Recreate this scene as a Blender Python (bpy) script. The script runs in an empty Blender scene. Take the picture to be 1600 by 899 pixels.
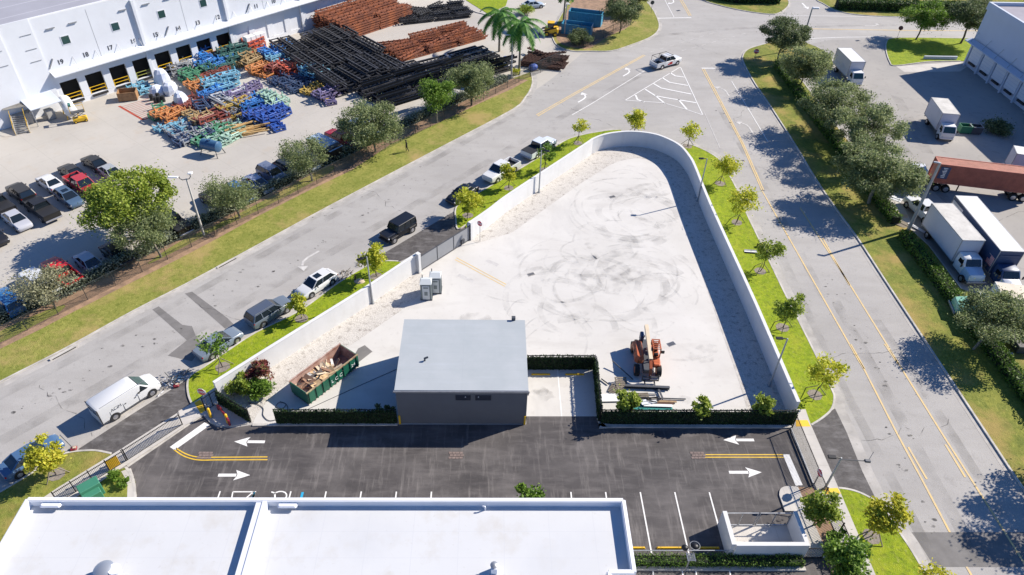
import bpy, math, random
from mathutils import Vector, Matrix
R_ = math.radians
scene = bpy.context.scene
# ------------------------------------------------------------------ camera
CF, CX, CY, CH = 1098.828, 783.690, 457.099, 48.6
CR = [[0.9997783, -0.0099652, 0.0185494], [0.0077151, -0.6463054, -0.7630398], [0.0195924, 0.7630138, -0.6460852]]
cam = bpy.data.cameras.new('camera')
cam.sensor_width = 36.0
cam.lens = CF / 1600.0 * 36.0
cam.shift_x = (800.0 - CX) / 1600.0
cam.shift_y = (CY - 449.5) / 1600.0
cam.clip_start = 0.5
cam.clip_end = 3000.0
camo = bpy.data.objects.new('camera', cam)
scene.collection.objects.link(camo)
camo.matrix_world = Matrix(((CR[0][0], -CR[1][0], -CR[2][0], 0.0), (CR[0][1], -CR[1][1], -CR[2][1], 0.0),
                            (CR[0][2], -CR[1][2], -CR[2][2], CH), (0, 0, 0, 1)))
scene.camera = camo
# ------------------------------------------------------------------ light
SUN_AZ, SUN_EL = 23.1, 35.2           # measured from the shadows of the lamp posts (azimuth from +X towards +Y)
world = bpy.data.worlds.new('World')
scene.world = world
world.use_nodes = True
wn = world.node_tree.nodes
wl = world.node_tree.links
wn.clear()
wo = wn.new('ShaderNodeOutputWorld')
bg = wn.new('ShaderNodeBackground')
sky = wn.new('ShaderNodeTexSky')
sky.sky_type = 'NISHITA'
sky.sun_disc = False
sky.sun_elevation = R_(SUN_EL)
sky.sun_rotation = R_(90.0 - SUN_AZ)
sky.air_density = 1.0
sky.dust_density = 0.3
sky.ozone_density = 5.0
bg.inputs['Strength'].default_value = 0.07
tint = wn.new('ShaderNodeMix'); tint.data_type = 'RGBA'; tint.blend_type = 'MULTIPLY'
tint.inputs[0].default_value = 1.0
tint.inputs[7].default_value = (0.66, 0.92, 1.26, 1)          # clear deep-blue dry-season sky
wl.new(sky.outputs[0], tint.inputs[6])
wl.new(tint.outputs[2], bg.inputs[0])
wl.new(bg.outputs[0], wo.inputs[0])
sl = bpy.data.lights.new('sun', 'SUN')
sl.energy = 5.0
sl.angle = R_(0.5)
sl.color = (1.0, 0.92, 0.815)
so = bpy.data.objects.new('sun', sl)
scene.collection.objects.link(so)
sd = Vector((math.cos(R_(SUN_EL)) * math.cos(R_(SUN_AZ)), math.cos(R_(SUN_EL)) * math.sin(R_(SUN_AZ)), math.sin(R_(SUN_EL))))
so.rotation_euler = sd.to_track_quat('Z', 'Y').to_euler()
so.location = (60, 30, 80)
scene.view_settings.view_transform = 'Standard'
scene.view_settings.look = 'None'
scene.view_settings.gamma = 1.0
scene.view_settings.use_curve_mapping = False
scene.view_settings.exposure = 0.64
rnd = random.Random(7)
# ------------------------------------------------------------------ helpers
def G(px, py, z=0.0):
    """measured photo pixel -> point on the horizontal plane at height z"""
    a = ((px - CX) / CF, (py - CY) / CF, 1.0)
    d = [CR[0][i] * a[0] + CR[1][i] * a[1] + CR[2][i] * a[2] for i in range(3)]
    t = (z - CH) / d[2]
    return (d[0] * t, d[1] * t)
def GP(pts, z=0.0):
    return [G(x, y, z) for x, y in pts]
def GV(px, py, p0, n):
    """photo pixel -> point on the vertical plane through p0 with normal n; returns (x, y, z)"""
    a = ((px - CX) / CF, (py - CY) / CF, 1.0)
    d = [CR[0][i] * a[0] + CR[1][i] * a[1] + CR[2][i] * a[2] for i in range(3)]
    t = (p0[0] * n[0] + p0[1] * n[1]) / (d[0] * n[0] + d[1] * n[1])
    return (d[0] * t, d[1] * t, CH + d[2] * t)
def ang(a, b):
    return math.atan2(b[1] - a[1], b[0] - a[0])
def dist(a, b):
    return math.hypot(a[0] - b[0], a[1] - b[1])
def smooth(P, n=5, closed=False):
    out = []
    N = len(P)
    rng = range(N) if closed else range(N - 1)
    for i in rng:
        p1, p2 = P[i], P[(i + 1) % N]
        p0 = P[(i - 1) % N] if (closed or i > 0) else p1
        p3 = P[(i + 2) % N] if (closed or i < N - 2) else p2
        for k in range(n):
            t = k / n
            out.append(tuple(0.5 * (2 * p1[j] + (p2[j] - p0[j]) * t + (2 * p0[j] - 5 * p1[j] + 4 * p2[j] - p3[j]) * t * t
                             + (3 * p1[j] - p0[j] - 3 * p2[j] + p3[j]) * t ** 3) for j in range(2)))
    if not closed:
        out.append(tuple(P[-1]))
    return out
def offset(P, d):
    """parallel path, d metres to the left"""
    out = []
    N = len(P)
    for i in range(N):
        a = P[max(i - 1, 0)]
        b = P[min(i + 1, N - 1)]
        dx, dy = b[0] - a[0], b[1] - a[1]
        L = math.hypot(dx, dy) or 1.0
        s = 1.0
        if 0 < i < N - 1:
            a1 = ang(P[i - 1], P[i]); a2 = ang(P[i], P[i + 1])
            s = 1.0 / max(0.6, math.cos((a2 - a1 + math.pi) % (2 * math.pi) / 2 - math.pi / 2))
        out.append((P[i][0] - dy / L * d * s, P[i][1] + dx / L * d * s))
    return out
class MB:
    def __init__(s):
        s.v, s.f, s.m, s.M = [], [], [], Matrix.Identity(4)
    def at(s, x=0, y=0, z=0, rz=0, rx=0, ry=0):
        s.M = Matrix.Translation((x, y, z)) @ Matrix.Rotation(rz, 4, 'Z') @ Matrix.Rotation(ry, 4, 'Y') @ Matrix.Rotation(rx, 4, 'X')
        return s
    def add(s, vs, fs, mi=0):
        o = len(s.v)
        for p in vs:
            q = s.M @ Vector(p)
            s.v.append((q.x, q.y, q.z))
        for f in fs:
            s.f.append(tuple(i + o for i in f))
            s.m.append(mi)
        return s
    def box(s, cx, cy, cz, sx, sy, sz, mi=0, rz=0.0):
        c, n = math.cos(rz), math.sin(rz)
        vs = []
        for dz in (-.5, .5):
            for dx, dy in ((-.5, -.5), (.5, -.5), (.5, .5), (-.5, .5)):
                x, y = dx * sx, dy * sy
                vs.append((cx + x * c - y * n, cy + x * n + y * c, cz + dz * sz))
        return s.add(vs, [(3, 2, 1, 0), (4, 5, 6, 7), (0, 1, 5, 4), (1, 2, 6, 5), (2, 3, 7, 6), (3, 0, 4, 7)], mi)
    def bevbox(s, cx, cy, cz, sx, sy, sz, b=0.03, mi=0):
        x, y, z = sx / 2, sy / 2, sz / 2
        b = min(b, x * .9, y * .9, z * .9)
        vs, ring = [], []
        for zz, k in ((-z, b), (-z + b, 0), (z - b, 0), (z, b)):
            X, Y = x - k, y - k
            for px, py in ((-X + b, -Y), (X - b, -Y), (X, -Y + b), (X, Y - b), (X - b, Y), (-X + b, Y), (-X, Y - b), (-X, -Y + b)):
                vs.append((cx + px, cy + py, cz + zz))
        fs = [tuple(range(7, -1, -1)), tuple(range(24, 32))]
        for r in range(3):
            for i in range(8):
                j = (i + 1) % 8
                fs.append((r * 8 + i, r * 8 + j, r * 8 + 8 + j, r * 8 + 8 + i))
        return s.add(vs, fs, mi)
    def prism(s, P, z0, z1, mi=0):
        n = len(P)
        area = sum(P[i][0] * P[(i + 1) % n][1] - P[(i + 1) % n][0] * P[i][1] for i in range(n))
        if area < 0:
            P = P[::-1]
        vs = [(x, y, z0) for x, y in P] + [(x, y, z1) for x, y in P]
        fs = [tuple(range(n, 2 * n)), tuple(range(n - 1, -1, -1))]
        for i in range(n):
            j = (i + 1) % n
            fs.append((i, j, n + j, n + i))
        return s.add(vs, fs, mi)
    def sheet(s, P, z, mi=0):
        n = len(P)
        area = sum(P[i][0] * P[(i + 1) % n][1] - P[(i + 1) % n][0] * P[i][1] for i in range(n))
        if area < 0:
            P = P[::-1]
        return s.add([(x, y, z) for x, y in P], [tuple(range(n))], mi)
    def cyl(s, p0, p1, r0, r1=None, n=10, mi=0, caps=True):
        r1 = r0 if r1 is None else r1
        a, b = Vector(p0), Vector(p1)
        d = (b - a).normalized()
        u = d.cross(Vector((0, 0, 1)))
        if u.length < 1e-4:
            u = Vector((1, 0, 0))
        u.normalize()
        w = d.cross(u)
        vs = []
        for c, r in ((a, r0), (b, r1)):
            for i in range(n):
                t = 2 * math.pi * i / n
                vs.append(tuple(c + u * (r * math.cos(t)) + w * (r * math.sin(t))))
        fs = [(i, (i + 1) % n, n + (i + 1) % n, n + i) for i in range(n)]
        if caps:
            fs += [tuple(range(n - 1, -1, -1)), tuple(range(n, 2 * n))]
        return s.add(vs, fs, mi)
    def bar(s, p0, p1, w, h, mi=0):
        a, b = Vector(p0), Vector(p1)
        d = b - a
        if d.length < 1e-5:
            return s
        d.normalize()
        u = d.cross(Vector((0, 0, 1)))
        if u.length < 1e-3:
            u = Vector((1, 0, 0))
        u.normalize()
        w_ = u.cross(d)
        vs = []
        for c in (a, b):
            for i, j in ((-.5, -.5), (.5, -.5), (.5, .5), (-.5, .5)):
                vs.append(tuple(c + u * (i * w) + w_ * (j * h)))
        return s.add(vs, [(3, 2, 1, 0), (4, 5, 6, 7), (0, 1, 5, 4), (1, 2, 6, 5), (2, 3, 7, 6), (3, 0, 4, 7)], mi)
    def tube(s, P, r, n=8, mi=0):
        for a, b in zip(P[:-1], P[1:]):
            s.cyl(a, b, r, r, n, mi)
        return s
    def ball(s, c, rx, ry, rz, nu=10, nv=6, mi=0):
        vs = [(c[0], c[1], c[2] + rz)]
        for j in range(1, nv):
            t = math.pi * j / nv
            for i in range(nu):
                a = 2 * math.pi * i / nu
                vs.append((c[0] + rx * math.sin(t) * math.cos(a), c[1] + ry * math.sin(t) * math.sin(a), c[2] + rz * math.cos(t)))
        vs.append((c[0], c[1], c[2] - rz))
        fs = [(0, 1 + i, 1 + (i + 1) % nu) for i in range(nu)]
        for j in range(nv - 2):
            for i in range(nu):
                k = 1 + j * nu
                fs.append((k + i, k + nu + i, k + nu + (i + 1) % nu, k + (i + 1) % nu))
        k = 1 + (nv - 2) * nu
        fs += [(k + i, len(vs) - 1, k + (i + 1) % nu) for i in range(nu)]
        return s.add(vs, fs, mi)
    def sweep(s, P, w, z0, z1, mi=0):
        """solid strip of width w along the open path P (left and right w/2)"""
        A, B = offset(P, w / 2), offset(P, -w / 2)
        n = len(P)
        vs = []
        for a, b in zip(A, B):
            vs += [(a[0], a[1], z0), (b[0], b[1], z0), (b[0], b[1], z1), (a[0], a[1], z1)]
        fs = [(0, 1, 2, 3), (4 * n - 1, 4 * n - 2, 4 * n - 3, 4 * n - 4)]
        for i in range(n - 1):
            k = 4 * i
            fs += [(k + 3, k + 2, k + 6, k + 7), (k + 1, k + 5, k + 6, k + 2), (k, k + 3, k + 7, k + 4), (k, k + 4, k + 5, k + 1)]
        return s.add(vs, fs, mi)
    def strip(s, P, w, z, mi=0):
        A, B = offset(P, w / 2), offset(P, -w / 2)
        n = len(P)
        return s.add([(x, y, z) for x, y in A] + [(x, y, z) for x, y in B], [(i, n + i, n + i + 1, i + 1) for i in range(n - 1)], mi)
    def mesh(s, name, mats, smooth_=False):
        me = bpy.data.meshes.new(name)
        me.from_pydata(s.v, [], s.f)
        if not isinstance(mats, (list, tuple)):
            mats = [mats]
        for m in mats:
            me.materials.append(m)
        if len(mats) > 1:
            me.polygons.foreach_set('material_index', s.m)
        if smooth_:
            me.polygons.foreach_set('use_smooth', [True] * len(s.f))
            try:
                me.set_sharp_from_angle(angle=R_(38))
            except Exception:
                pass
        me.update()
        return me
    def build(s, name, mats, parent=None, smooth_=False, label=None):
        o = bpy.data.objects.new(name, s.mesh(name, mats, smooth_))
        scene.collection.objects.link(o)
        if parent is not None:
            o.parent = parent
        if label:
            o['label'] = label
        return o
def tag(o, label=None, cat=None, group=None, kind=None):
    if label: o['label'] = label
    if cat: o['category'] = cat
    if group: o['group'] = group
    if kind: o['kind'] = kind
    return o
def thing(name, label, cat, x=0.0, y=0.0, rz=0.0, z=0.0, group=None):
    o = bpy.data.objects.new(name, None)
    o.empty_display_size = 0.3
    scene.collection.objects.link(o)
    o.location = (x, y, z)
    o.rotation_euler = (0, 0, rz)
    return tag(o, label, cat, group)
def children(o):
    return [c for c in bpy.data.objects if c.parent == o]
def copy_thing(o, x, y, rz, label=None, z=None, group=None, scale=None):
    r = o.copy()
    scene.collection.objects.link(r)
    r.location = (x, y, o.location.z if z is None else z)
    r.rotation_euler = (0, 0, rz)
    if scale: r.scale = scale
    if label: r['label'] = label
    if group: r['group'] = group
    for ch in kids.get(o.name, None) or children(o):
        c = ch.copy(); scene.collection.objects.link(c); c.parent = r
        for g in children(ch):
            d = g.copy(); scene.collection.objects.link(d); d.parent = c
    return r
kids = {}
def struct(name, mb, m, smooth_=False):
    return tag(mb.build(name, m, None, smooth_), kind='structure')
# ------------------------------------------------------------------ materials
def mat(name, col, rough=0.7, metal=0.0, spec=0.5, var=0.0, vscale=1.0, col2=None, bump=0.0, bscale=20.0, coat=0.0,
        detail=6.0, c_lo=0.35, c_hi=0.65, extra=None, emit=None):
    m = bpy.data.materials.new(name)
    m.use_nodes = True
    nt = m.node_tree
    b = nt.nodes['Principled BSDF']
    b.inputs['Roughness'].default_value = rough
    b.inputs['Metallic'].default_value = metal
    b.inputs['Specular IOR Level'].default_value = spec
    b.inputs['Base Color'].default_value = (*col, 1)
    if coat: b.inputs['Coat Weight'].default_value = coat; b.inputs['Coat Roughness'].default_value = 0.05
    tc = nt.nodes.new('ShaderNodeTexCoord')
    last = None
    if var or col2:
        if col2 is None:
            col2 = tuple(c * (1 - var) for c in col)
        no = nt.nodes.new('ShaderNodeTexNoise')
        no.inputs['Scale'].default_value = vscale
        no.inputs['Detail'].default_value = detail
        no.inputs['Roughness'].default_value = 0.62
        nt.links.new(tc.outputs['Object'], no.inputs['Vector'])
        mr = nt.nodes.new('ShaderNodeMapRange')
        mr.inputs[1].default_value = c_lo; mr.inputs[2].default_value = c_hi
        nt.links.new(no.outputs['Fac'], mr.inputs[0])
        mx = nt.nodes.new('ShaderNodeMix'); mx.data_type = 'RGBA'
        mx.inputs[6].default_value = (*col, 1); mx.inputs[7].default_value = (*col2, 1)
        nt.links.new(mr.outputs[0], mx.inputs[0])
        last = mx.outputs[2]
    if extra:
        for e in extra:                      # (scale, detail, lo, hi, colour, stretch, strength)
            sc, de, lo, hi, cc, st, fa = e
            mp = nt.nodes.new('ShaderNodeMapping')
            mp.inputs['Scale'].default_value = st
            mp.inputs['Rotation'].default_value = (0, 0, st[2] if st[2] != 1 else 0)
            nt.links.new(tc.outputs['Object'], mp.inputs['Vector'])
            no = nt.nodes.new('ShaderNodeTexNoise')
            no.inputs['Scale'].default_value = sc; no.inputs['Detail'].default_value = de
            no.inputs['Roughness'].default_value = 0.65
            nt.links.new(mp.outputs[0], no.inputs['Vector'])
            mr = nt.nodes.new('ShaderNodeMapRange')
            mr.inputs[1].default_value = lo; mr.inputs[2].default_value = hi; mr.inputs[4].default_value = fa
            nt.links.new(no.outputs['Fac'], mr.inputs[0])
            mx = nt.nodes.new('ShaderNodeMix'); mx.data_type = 'RGBA'
            if last: nt.links.new(last, mx.inputs[6])
            else: mx.inputs[6].default_value = (*col, 1)
            mx.inputs[7].default_value = (*cc, 1)
            nt.links.new(mr.outputs[0], mx.inputs[0])
            last = mx.outputs[2]
    if last: nt.links.new(last, b.inputs['Base Color'])
    if bump:
        nb = nt.nodes.new('ShaderNodeTexNoise')
        nb.inputs['Scale'].default_value = bscale; nb.inputs['Detail'].default_value = 4
        nt.links.new(tc.outputs['Object'], nb.inputs['Vector'])
        bp = nt.nodes.new('ShaderNodeBump')
        bp.inputs['Strength'].default_value = bump; bp.inputs['Distance'].default_value = 0.05
        nt.links.new(nb.outputs['Fac'], bp.inputs['Height'])
        nt.links.new(bp.outputs[0], b.inputs['Normal'])
    if emit:
        b.inputs['Emission Color'].default_value = (*emit, 1); b.inputs['Emission Strength'].default_value = 1
    return m
def joints(m, size_x, size_y, rot, col, width=0.012, fac=0.6):
    """saw-cut joints as a grid of thin lines in the surface colour"""
    nt = m.node_tree
    b = nt.nodes['Principled BSDF']
    src = b.inputs['Base Color'].links[0].from_socket
    tc = nt.nodes.new('ShaderNodeTexCoord')
    mp = nt.nodes.new('ShaderNodeMapping')
    mp.inputs['Rotation'].default_value = (0, 0, rot)
    mp.inputs['Scale'].default_value = (1 / size_x, 1 / size_y, 1)
    nt.links.new(tc.outputs['Object'], mp.inputs['Vector'])
    sp = nt.nodes.new('ShaderNodeSeparateXYZ')
    nt.links.new(mp.outputs[0], sp.inputs[0])
    outs = []
    for i, sz in ((0, size_x), (1, size_y)):
        fr = nt.nodes.new('ShaderNodeMath'); fr.operation = 'FRACT'
        nt.links.new(sp.outputs[i], fr.inputs[0])
        lt = nt.nodes.new('ShaderNodeMath'); lt.operation = 'LESS_THAN'; lt.inputs[1].default_value = width / sz
        nt.links.new(fr.outputs[0], lt.inputs[0])
        outs.append(lt)
    mxm = nt.nodes.new('ShaderNodeMath'); mxm.operation = 'MAXIMUM'
    nt.links.new(outs[0].outputs[0], mxm.inputs[0]); nt.links.new(outs[1].outputs[0], mxm.inputs[1])
    mu = nt.nodes.new('ShaderNodeMath'); mu.operation = 'MULTIPLY'; mu.inputs[1].default_value = fac
    nt.links.new(mxm.outputs[0], mu.inputs[0])
    mx = nt.nodes.new('ShaderNodeMix'); mx.data_type = 'RGBA'
    nt.links.new(src, mx.inputs[6]); mx.inputs[7].default_value = (*col, 1)
    nt.links.new(mu.outputs[0], mx.inputs[0])
    nt.links.new(mx.outputs[2], b.inputs['Base Color'])
    return m
def leafmat(name, c1, c2, c3, trans=0.35):
    """leaves: every leaf its own tone, clumps drift between tones"""
    m = bpy.data.materials.new(name)
    m.use_nodes = True
    nt = m.node_tree
    nt.nodes.clear()
    out = nt.nodes.new('ShaderNodeOutputMaterial')
    geo = nt.nodes.new('ShaderNodeNewGeometry')
    tc = nt.nodes.new('ShaderNodeTexCoord')
    no = nt.nodes.new('ShaderNodeTexNoise'); no.inputs['Scale'].default_value = 0.9; no.inputs['Detail'].default_value = 2
    nt.links.new(tc.outputs['Object'], no.inputs['Vector'])
    ma = nt.nodes.new('ShaderNodeMath'); ma.operation = 'MULTIPLY_ADD'; ma.inputs[1].default_value = 0.55
    nt.links.new(geo.outputs['Random Per Island'], ma.inputs[0])
    mb = nt.nodes.new('ShaderNodeMath'); mb.operation = 'SUBTRACT'; mb.inputs[1].default_value = 0.28
    nt.links.new(no.outputs['Fac'], mb.inputs[0]); nt.links.new(mb.outputs[0], ma.inputs[2])
    cr = nt.nodes.new('ShaderNodeValToRGB')
    e = cr.color_ramp.elements
    e[0].position = 0.1; e[0].color = (*c1, 1)
    e[1].position = 0.85; e[1].color = (*c3, 1)
    n = e.new(0.45); n.color = (*c2, 1)
    nt.links.new(ma.outputs[0], cr.inputs[0])
    d = nt.nodes.new('ShaderNodeBsdfPrincipled'); d.inputs['Roughness'].default_value = 0.55; d.inputs['Specular IOR Level'].default_value = 0.3
    t = nt.nodes.new('ShaderNodeBsdfTranslucent')
    nt.links.new(cr.outputs[0], d.inputs['Base Color']); nt.links.new(cr.outputs[0], t.inputs[0])
    mx = nt.nodes.new('ShaderNodeMixShader'); mx.inputs[0].default_value = trans
    nt.links.new(d.outputs[0], mx.inputs[1]); nt.links.new(t.outputs[0], mx.inputs[2])
    nt.links.new(mx.outputs[0], out.inputs[0])
    return m
I3 = (1, 1, 1)
m_road = mat('road_surface', (0.355, 0.34, 0.32), 0.9, col2=(0.42, 0.403, 0.378), vscale=0.07, bump=0.25, bscale=12,
             extra=[(0.9, 8, 0.56, 0.72, (0.23, 0.215, 0.20), I3, 0.45), (7.0, 6, 0.5, 0.7, (0.24, 0.23, 0.22), I3, 0.35),
                    (2.2, 5, 0.66, 0.72, (0.09, 0.085, 0.08), I3, 0.6), (0.35, 9, 0.44, 0.72, (0.29, 0.272, 0.25), (0.4, 1.6, 0.87), 0.45)])
m_yard = mat('yard_concrete', (0.41, 0.385, 0.345), 0.9, col2=(0.49, 0.46, 0.41), vscale=0.06, bump=0.2, bscale=10,
             extra=[(0.35, 7, 0.56, 0.75, (0.42, 0.30, 0.18), I3, 0.3), (1.3, 7, 0.58, 0.75, (0.30, 0.27, 0.23), I3, 0.4)])
joints(m_yard, 5.0, 5.0, R_(-49), (0.3, 0.28, 0.25), 0.05, 0.45)
m_lot = mat('lot_paving', (0.30, 0.285, 0.265), 0.9, col2=(0.36, 0.34, 0.31), vscale=0.09, bump=0.25, bscale=12,
            extra=[(0.8, 8, 0.55, 0.72, (0.17, 0.165, 0.155), I3, 0.45)])
m_slab = mat('slab_concrete', (0.55, 0.53, 0.49), 0.85, col2=(0.62, 0.60, 0.56), vscale=0.12, bump=0.1, bscale=8,
             extra=[(0.28, 9, 0.52, 0.72, (0.44, 0.415, 0.38), (0.45, 1.3, 0.35), 0.5), (1.6, 8, 0.57, 0.75, (0.37, 0.345, 0.31), I3, 0.35),
                    (0.12, 10, 0.56, 0.68, (0.46, 0.445, 0.42), (1.4, 0.6, 1.2), 0.45)])
m_gravel = mat('gravel', (0.60, 0.57, 0.52), 0.95, col2=(0.40, 0.37, 0.33), vscale=9.0, bump=0.9, bscale=9, c_lo=0.42, c_hi=0.62,
               extra=[(1.9, 9, 0.53, 0.64, (0.24, 0.21, 0.18), I3, 0.75), (0.5, 5, 0.45, 0.7, (0.64, 0.61, 0.56), I3, 0.4)])
m_asph = mat('asphalt', (0.052, 0.047, 0.047), 0.85, col2=(0.085, 0.077, 0.075), vscale=0.25, bump=0.3, bscale=25,
             extra=[(0.9, 10, 0.46, 0.72, (0.19, 0.172, 0.165), (0.35, 1.5, 1), 0.5), (0.22, 8, 0.48, 0.68, (0.16, 0.146, 0.14), (1, 1, .4), 0.55), (0.8, 10, 0.52, 0.70, (0.24, 0.22, 0.205), (3.0, 0.35, 0.12), 0.5),
                    (0.16, 4, 0.5, 0.75, (0.06, 0.054, 0.055), I3, 0.6)])
m_drive = mat('driveway_asphalt', (0.062, 0.056, 0.054), 0.85, col2=(0.105, 0.097, 0.094), vscale=1.1, bump=0.3, bscale=25,
              extra=[(0.8, 8, 0.52, 0.7, (0.21, 0.20, 0.195), (0.5, 1.6, 0.6), 0.75), (2.6, 9, .5, .7, (.15, .14, .135), (1, 1, 1), .6)])
m_patch = mat('asphalt_patch', (0.20, 0.19, 0.18), 0.9, var=0.2, vscale=1.0)
m_kerb = mat('kerb_concrete', (0.58, 0.55, 0.50), 0.85, var=0.35, vscale=0.8, bump=0.15)
m_gutter = mat('gutter_concrete', (0.47, 0.445, 0.41), 0.88, var=0.3, vscale=0.6, bump=0.15,
               extra=[(2.5, 6, 0.58, 0.72, (0.2, 0.18, 0.15), I3, 0.6)])
m_walk = mat('walk_concrete', (0.56, 0.53, 0.485), 0.85, var=0.18, vscale=0.5)
joints(m_walk, 1.6, 1.6, 0, (0.3, 0.28, 0.26), 0.03, 0.5)
m_dirt = mat('mulch', (0.22, 0.145, 0.095), 0.95, col2=(0.38, 0.24, 0.15), vscale=1.3, bump=0.6, bscale=15)
m_grass_lush = mat('grass_lush', (0.20, 0.275, 0.012), 0.9, col2=(0.30, 0.36, 0.016), vscale=1.1, bump=1.0, bscale=14, spec=0.2,
                   extra=[(2.6, 10, 0.50, 0.62, (0.09, 0.12, 0.015), I3, 0.55), (3.7, 10, 0.56, 0.66, (0.42, 0.42, 0.12), (1.3, .8, .5), 0.45), (6.0, 5, 0.45, 0.7, (0.12, 0.20, 0.010), I3, 0.5), (0.25, 4, 0.55, 0.7, (0.34, 0.34, 0.04), I3, 0.5)])
m_grass_dry = mat('grass_dry', (0.205, 0.225, 0.045), 0.9, col2=(0.31, 0.295, 0.075), vscale=0.5, bump=1.0, bscale=14, spec=0.2,
                  extra=[(2.6, 10, 0.50, 0.62, (0.09, 0.12, 0.015), I3, 0.55), (3.7, 10, 0.56, 0.66, (0.42, 0.42, 0.12), (1.3, .8, .5), 0.45), (5.0, 5, 0.45, 0.7, (0.15, 0.18, 0.024), I3, 0.5), (0.16, 6, 0.50, 0.64, (0.40, 0.29, 0.12), I3, 0.75), (0.9, 6, .52, .68, (0.16, 0.19, 0.03), I3, .5)])
m_grass_mix = mat('grass_mixed', (0.155, 0.185, 0.035), 0.9, col2=(0.26, 0.265, 0.05), vscale=0.6, bump=1.0, bscale=14, spec=0.2,
                  extra=[(2.6, 10, 0.50, 0.62, (0.09, 0.12, 0.015), I3, 0.55), (3.7, 10, 0.56, 0.66, (0.42, 0.42, 0.12), (1.3, .8, .5), 0.45), (5.0, 5, 0.45, 0.7, (0.07, 0.10, 0.014), I3, 0.5), (0.13, 5, 0.48, 0.62, (0.40, 0.28, 0.10), I3, 0.7)])
m_ground = mat('ground_cover', (0.22, 0.21, 0.15), 0.95, col2=(0.16, 0.18, 0.08), vscale=0.03)
m_white_wall = mat('white_stucco', (0.68, 0.68, 0.665), 0.85, var=0.07, vscale=0.6, bump=0.05, extra=[(0.7, 8, 0.52, 0.75, (0.54, 0.525, 0.49), (1.3, 1.3, .25), 0.4)])
m_whpaint = mat('warehouse_paint', (0.68, 0.70, 0.73), 0.85, var=0.06, vscale=0.3, extra=[(0.5, 8, 0.54, 0.75, (0.58, 0.57, 0.55), (1, 1, 1), 0.16)])
m_roofw = mat('white_roof', (0.60, 0.605, 0.605), 0.7, var=0.04, vscale=0.2, extra=[(0.45, 8, 0.52, 0.70, (0.50, 0.475, 0.43), I3, 0.55), (0.12, 6, .5, .65, (.54, .55, .56), I3, .6), (3.0, 8, .62, .72, (.42, .40, .36), I3, .35)])
joints(m_roofw, 3.05, 1.9, 0, (0.50, 0.51, 0.53), 0.045, 0.4)
m_parapet = mat('parapet_membrane', (0.74, 0.76, 0.80), 0.6, var=0.08, vscale=0.4)
m_mark_w = mat('marking_white', (0.80, 0.79, 0.76), 0.7, var=0.15, vscale=2.5)
m_mark_y = mat('marking_yellow', (0.78, 0.50, 0.045), 0.7, var=0.2, vscale=2.5)
m_mark_yf = mat('marking_yellow_worn', (0.70, 0.50, 0.20), 0.8, col2=(0.55, 0.44, 0.27), vscale=1.5)
m_mark_wf = mat('marking_white_worn', (0.60, 0.585, 0.55), 0.8, col2=(0.45, 0.43, 0.41), vscale=1.5)
m_mark_b = mat('marking_blue', (0.02, 0.33, 0.55), 0.7)
m_redline = mat('marking_red', (0.5, 0.09, 0.05), 0.8, var=0.4, vscale=2)
m_tact = mat('tactile_yellow', (0.85, 0.50, 0.02), 0.7)
m_black = mat('black_metal', (0.012, 0.012, 0.014), 0.45, metal=0.3)
m_grey = mat('galvanised_steel', (0.42, 0.43, 0.44), 0.45, metal=0.6, var=0.2, vscale=3)
m_dkgrey = mat('dark_grey_metal', (0.09, 0.095, 0.105), 0.5, metal=0.3)
m_yellow = mat('yellow_paint', (0.80, 0.48, 0.02), 0.45, var=0.1, vscale=3)
m_red = mat('red_paint', (0.55, 0.02, 0.02), 0.4)
m_redsign = mat('red_sign_sheeting', (0.62, 0.03, 0.05), 0.35)
m_tyre = mat('tyre_rubber', (0.018, 0.018, 0.018), 0.85)
m_rim = mat('alloy_rim', (0.48, 0.48, 0.50), 0.3, metal=0.8)
m_glass = mat('tinted_glass', (0.012, 0.018, 0.024), 0.06, spec=0.8)
m_glassg = mat('green_glass', (0.03, 0.07, 0.065), 0.08, spec=0.8)
m_lampw = mat('headlamp_glass', (0.65, 0.66, 0.68), 0.12)
m_lampr = mat('tail_lamp', (0.35, 0.008, 0.01), 0.2)
m_conc = mat('concrete_pole', (0.43, 0.41, 0.37), 0.85, var=0.2, vscale=1.5)
m_bark = mat('bark', (0.12, 0.095, 0.07), 0.95, var=0.4, vscale=6, bump=0.6, bscale=20)
m_barkpale = mat('bark_pale', (0.26, 0.23, 0.18), 0.95, var=0.4, vscale=6, bump=0.6, bscale=20)
m_wood = mat('timber', (0.42, 0.28, 0.15), 0.8, var=0.35, vscale=3)
m_plastic = mat('black_plastic', (0.02, 0.02, 0.022), 0.6)
m_white = mat('white_paint', (0.78, 0.78, 0.77), 0.4, var=0.03, vscale=2)
# ================================================================== THE SETTING
struct('ground', MB().sheet([(-700, -300), (700, -300), (700, 900), (-700, 900)], 0.0), m_ground)
struct('road', MB().sheet([(-170, -20), (170, -20), (170, 330), (-170, 330)], 0.006), m_road)
Z1, Z2, Z3, Z4 = 0.012, 0.018, 0.024, 0.030
struct('yard_pavement', MB().sheet(GP([(-500, 800), (-200, 597), (0, 505), (415, 303), (800, 122), (829, 114), (832, 128), (822, 151), (860, 125), (912, 82), (893, 80),
       (875, 74), (865, 62), (872, 50), (900, 30), (930, -30), (940, -120), (-300, -200), (-900, 200)]), Z1), m_yard)
struct('parking_lot', MB().sheet(GP([(1262, 70), (1300, 62), (1385, 62), (1600, 62), (1900, 62), (2100, 700), (1700, 760), (1560, 540), (1500, 450), (1420, 358),
       (1390, 305), (1282, 167), (1245, 117), (1275, 106), (1302, 104), (1300, 90)]), Z1), m_lot)
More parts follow.
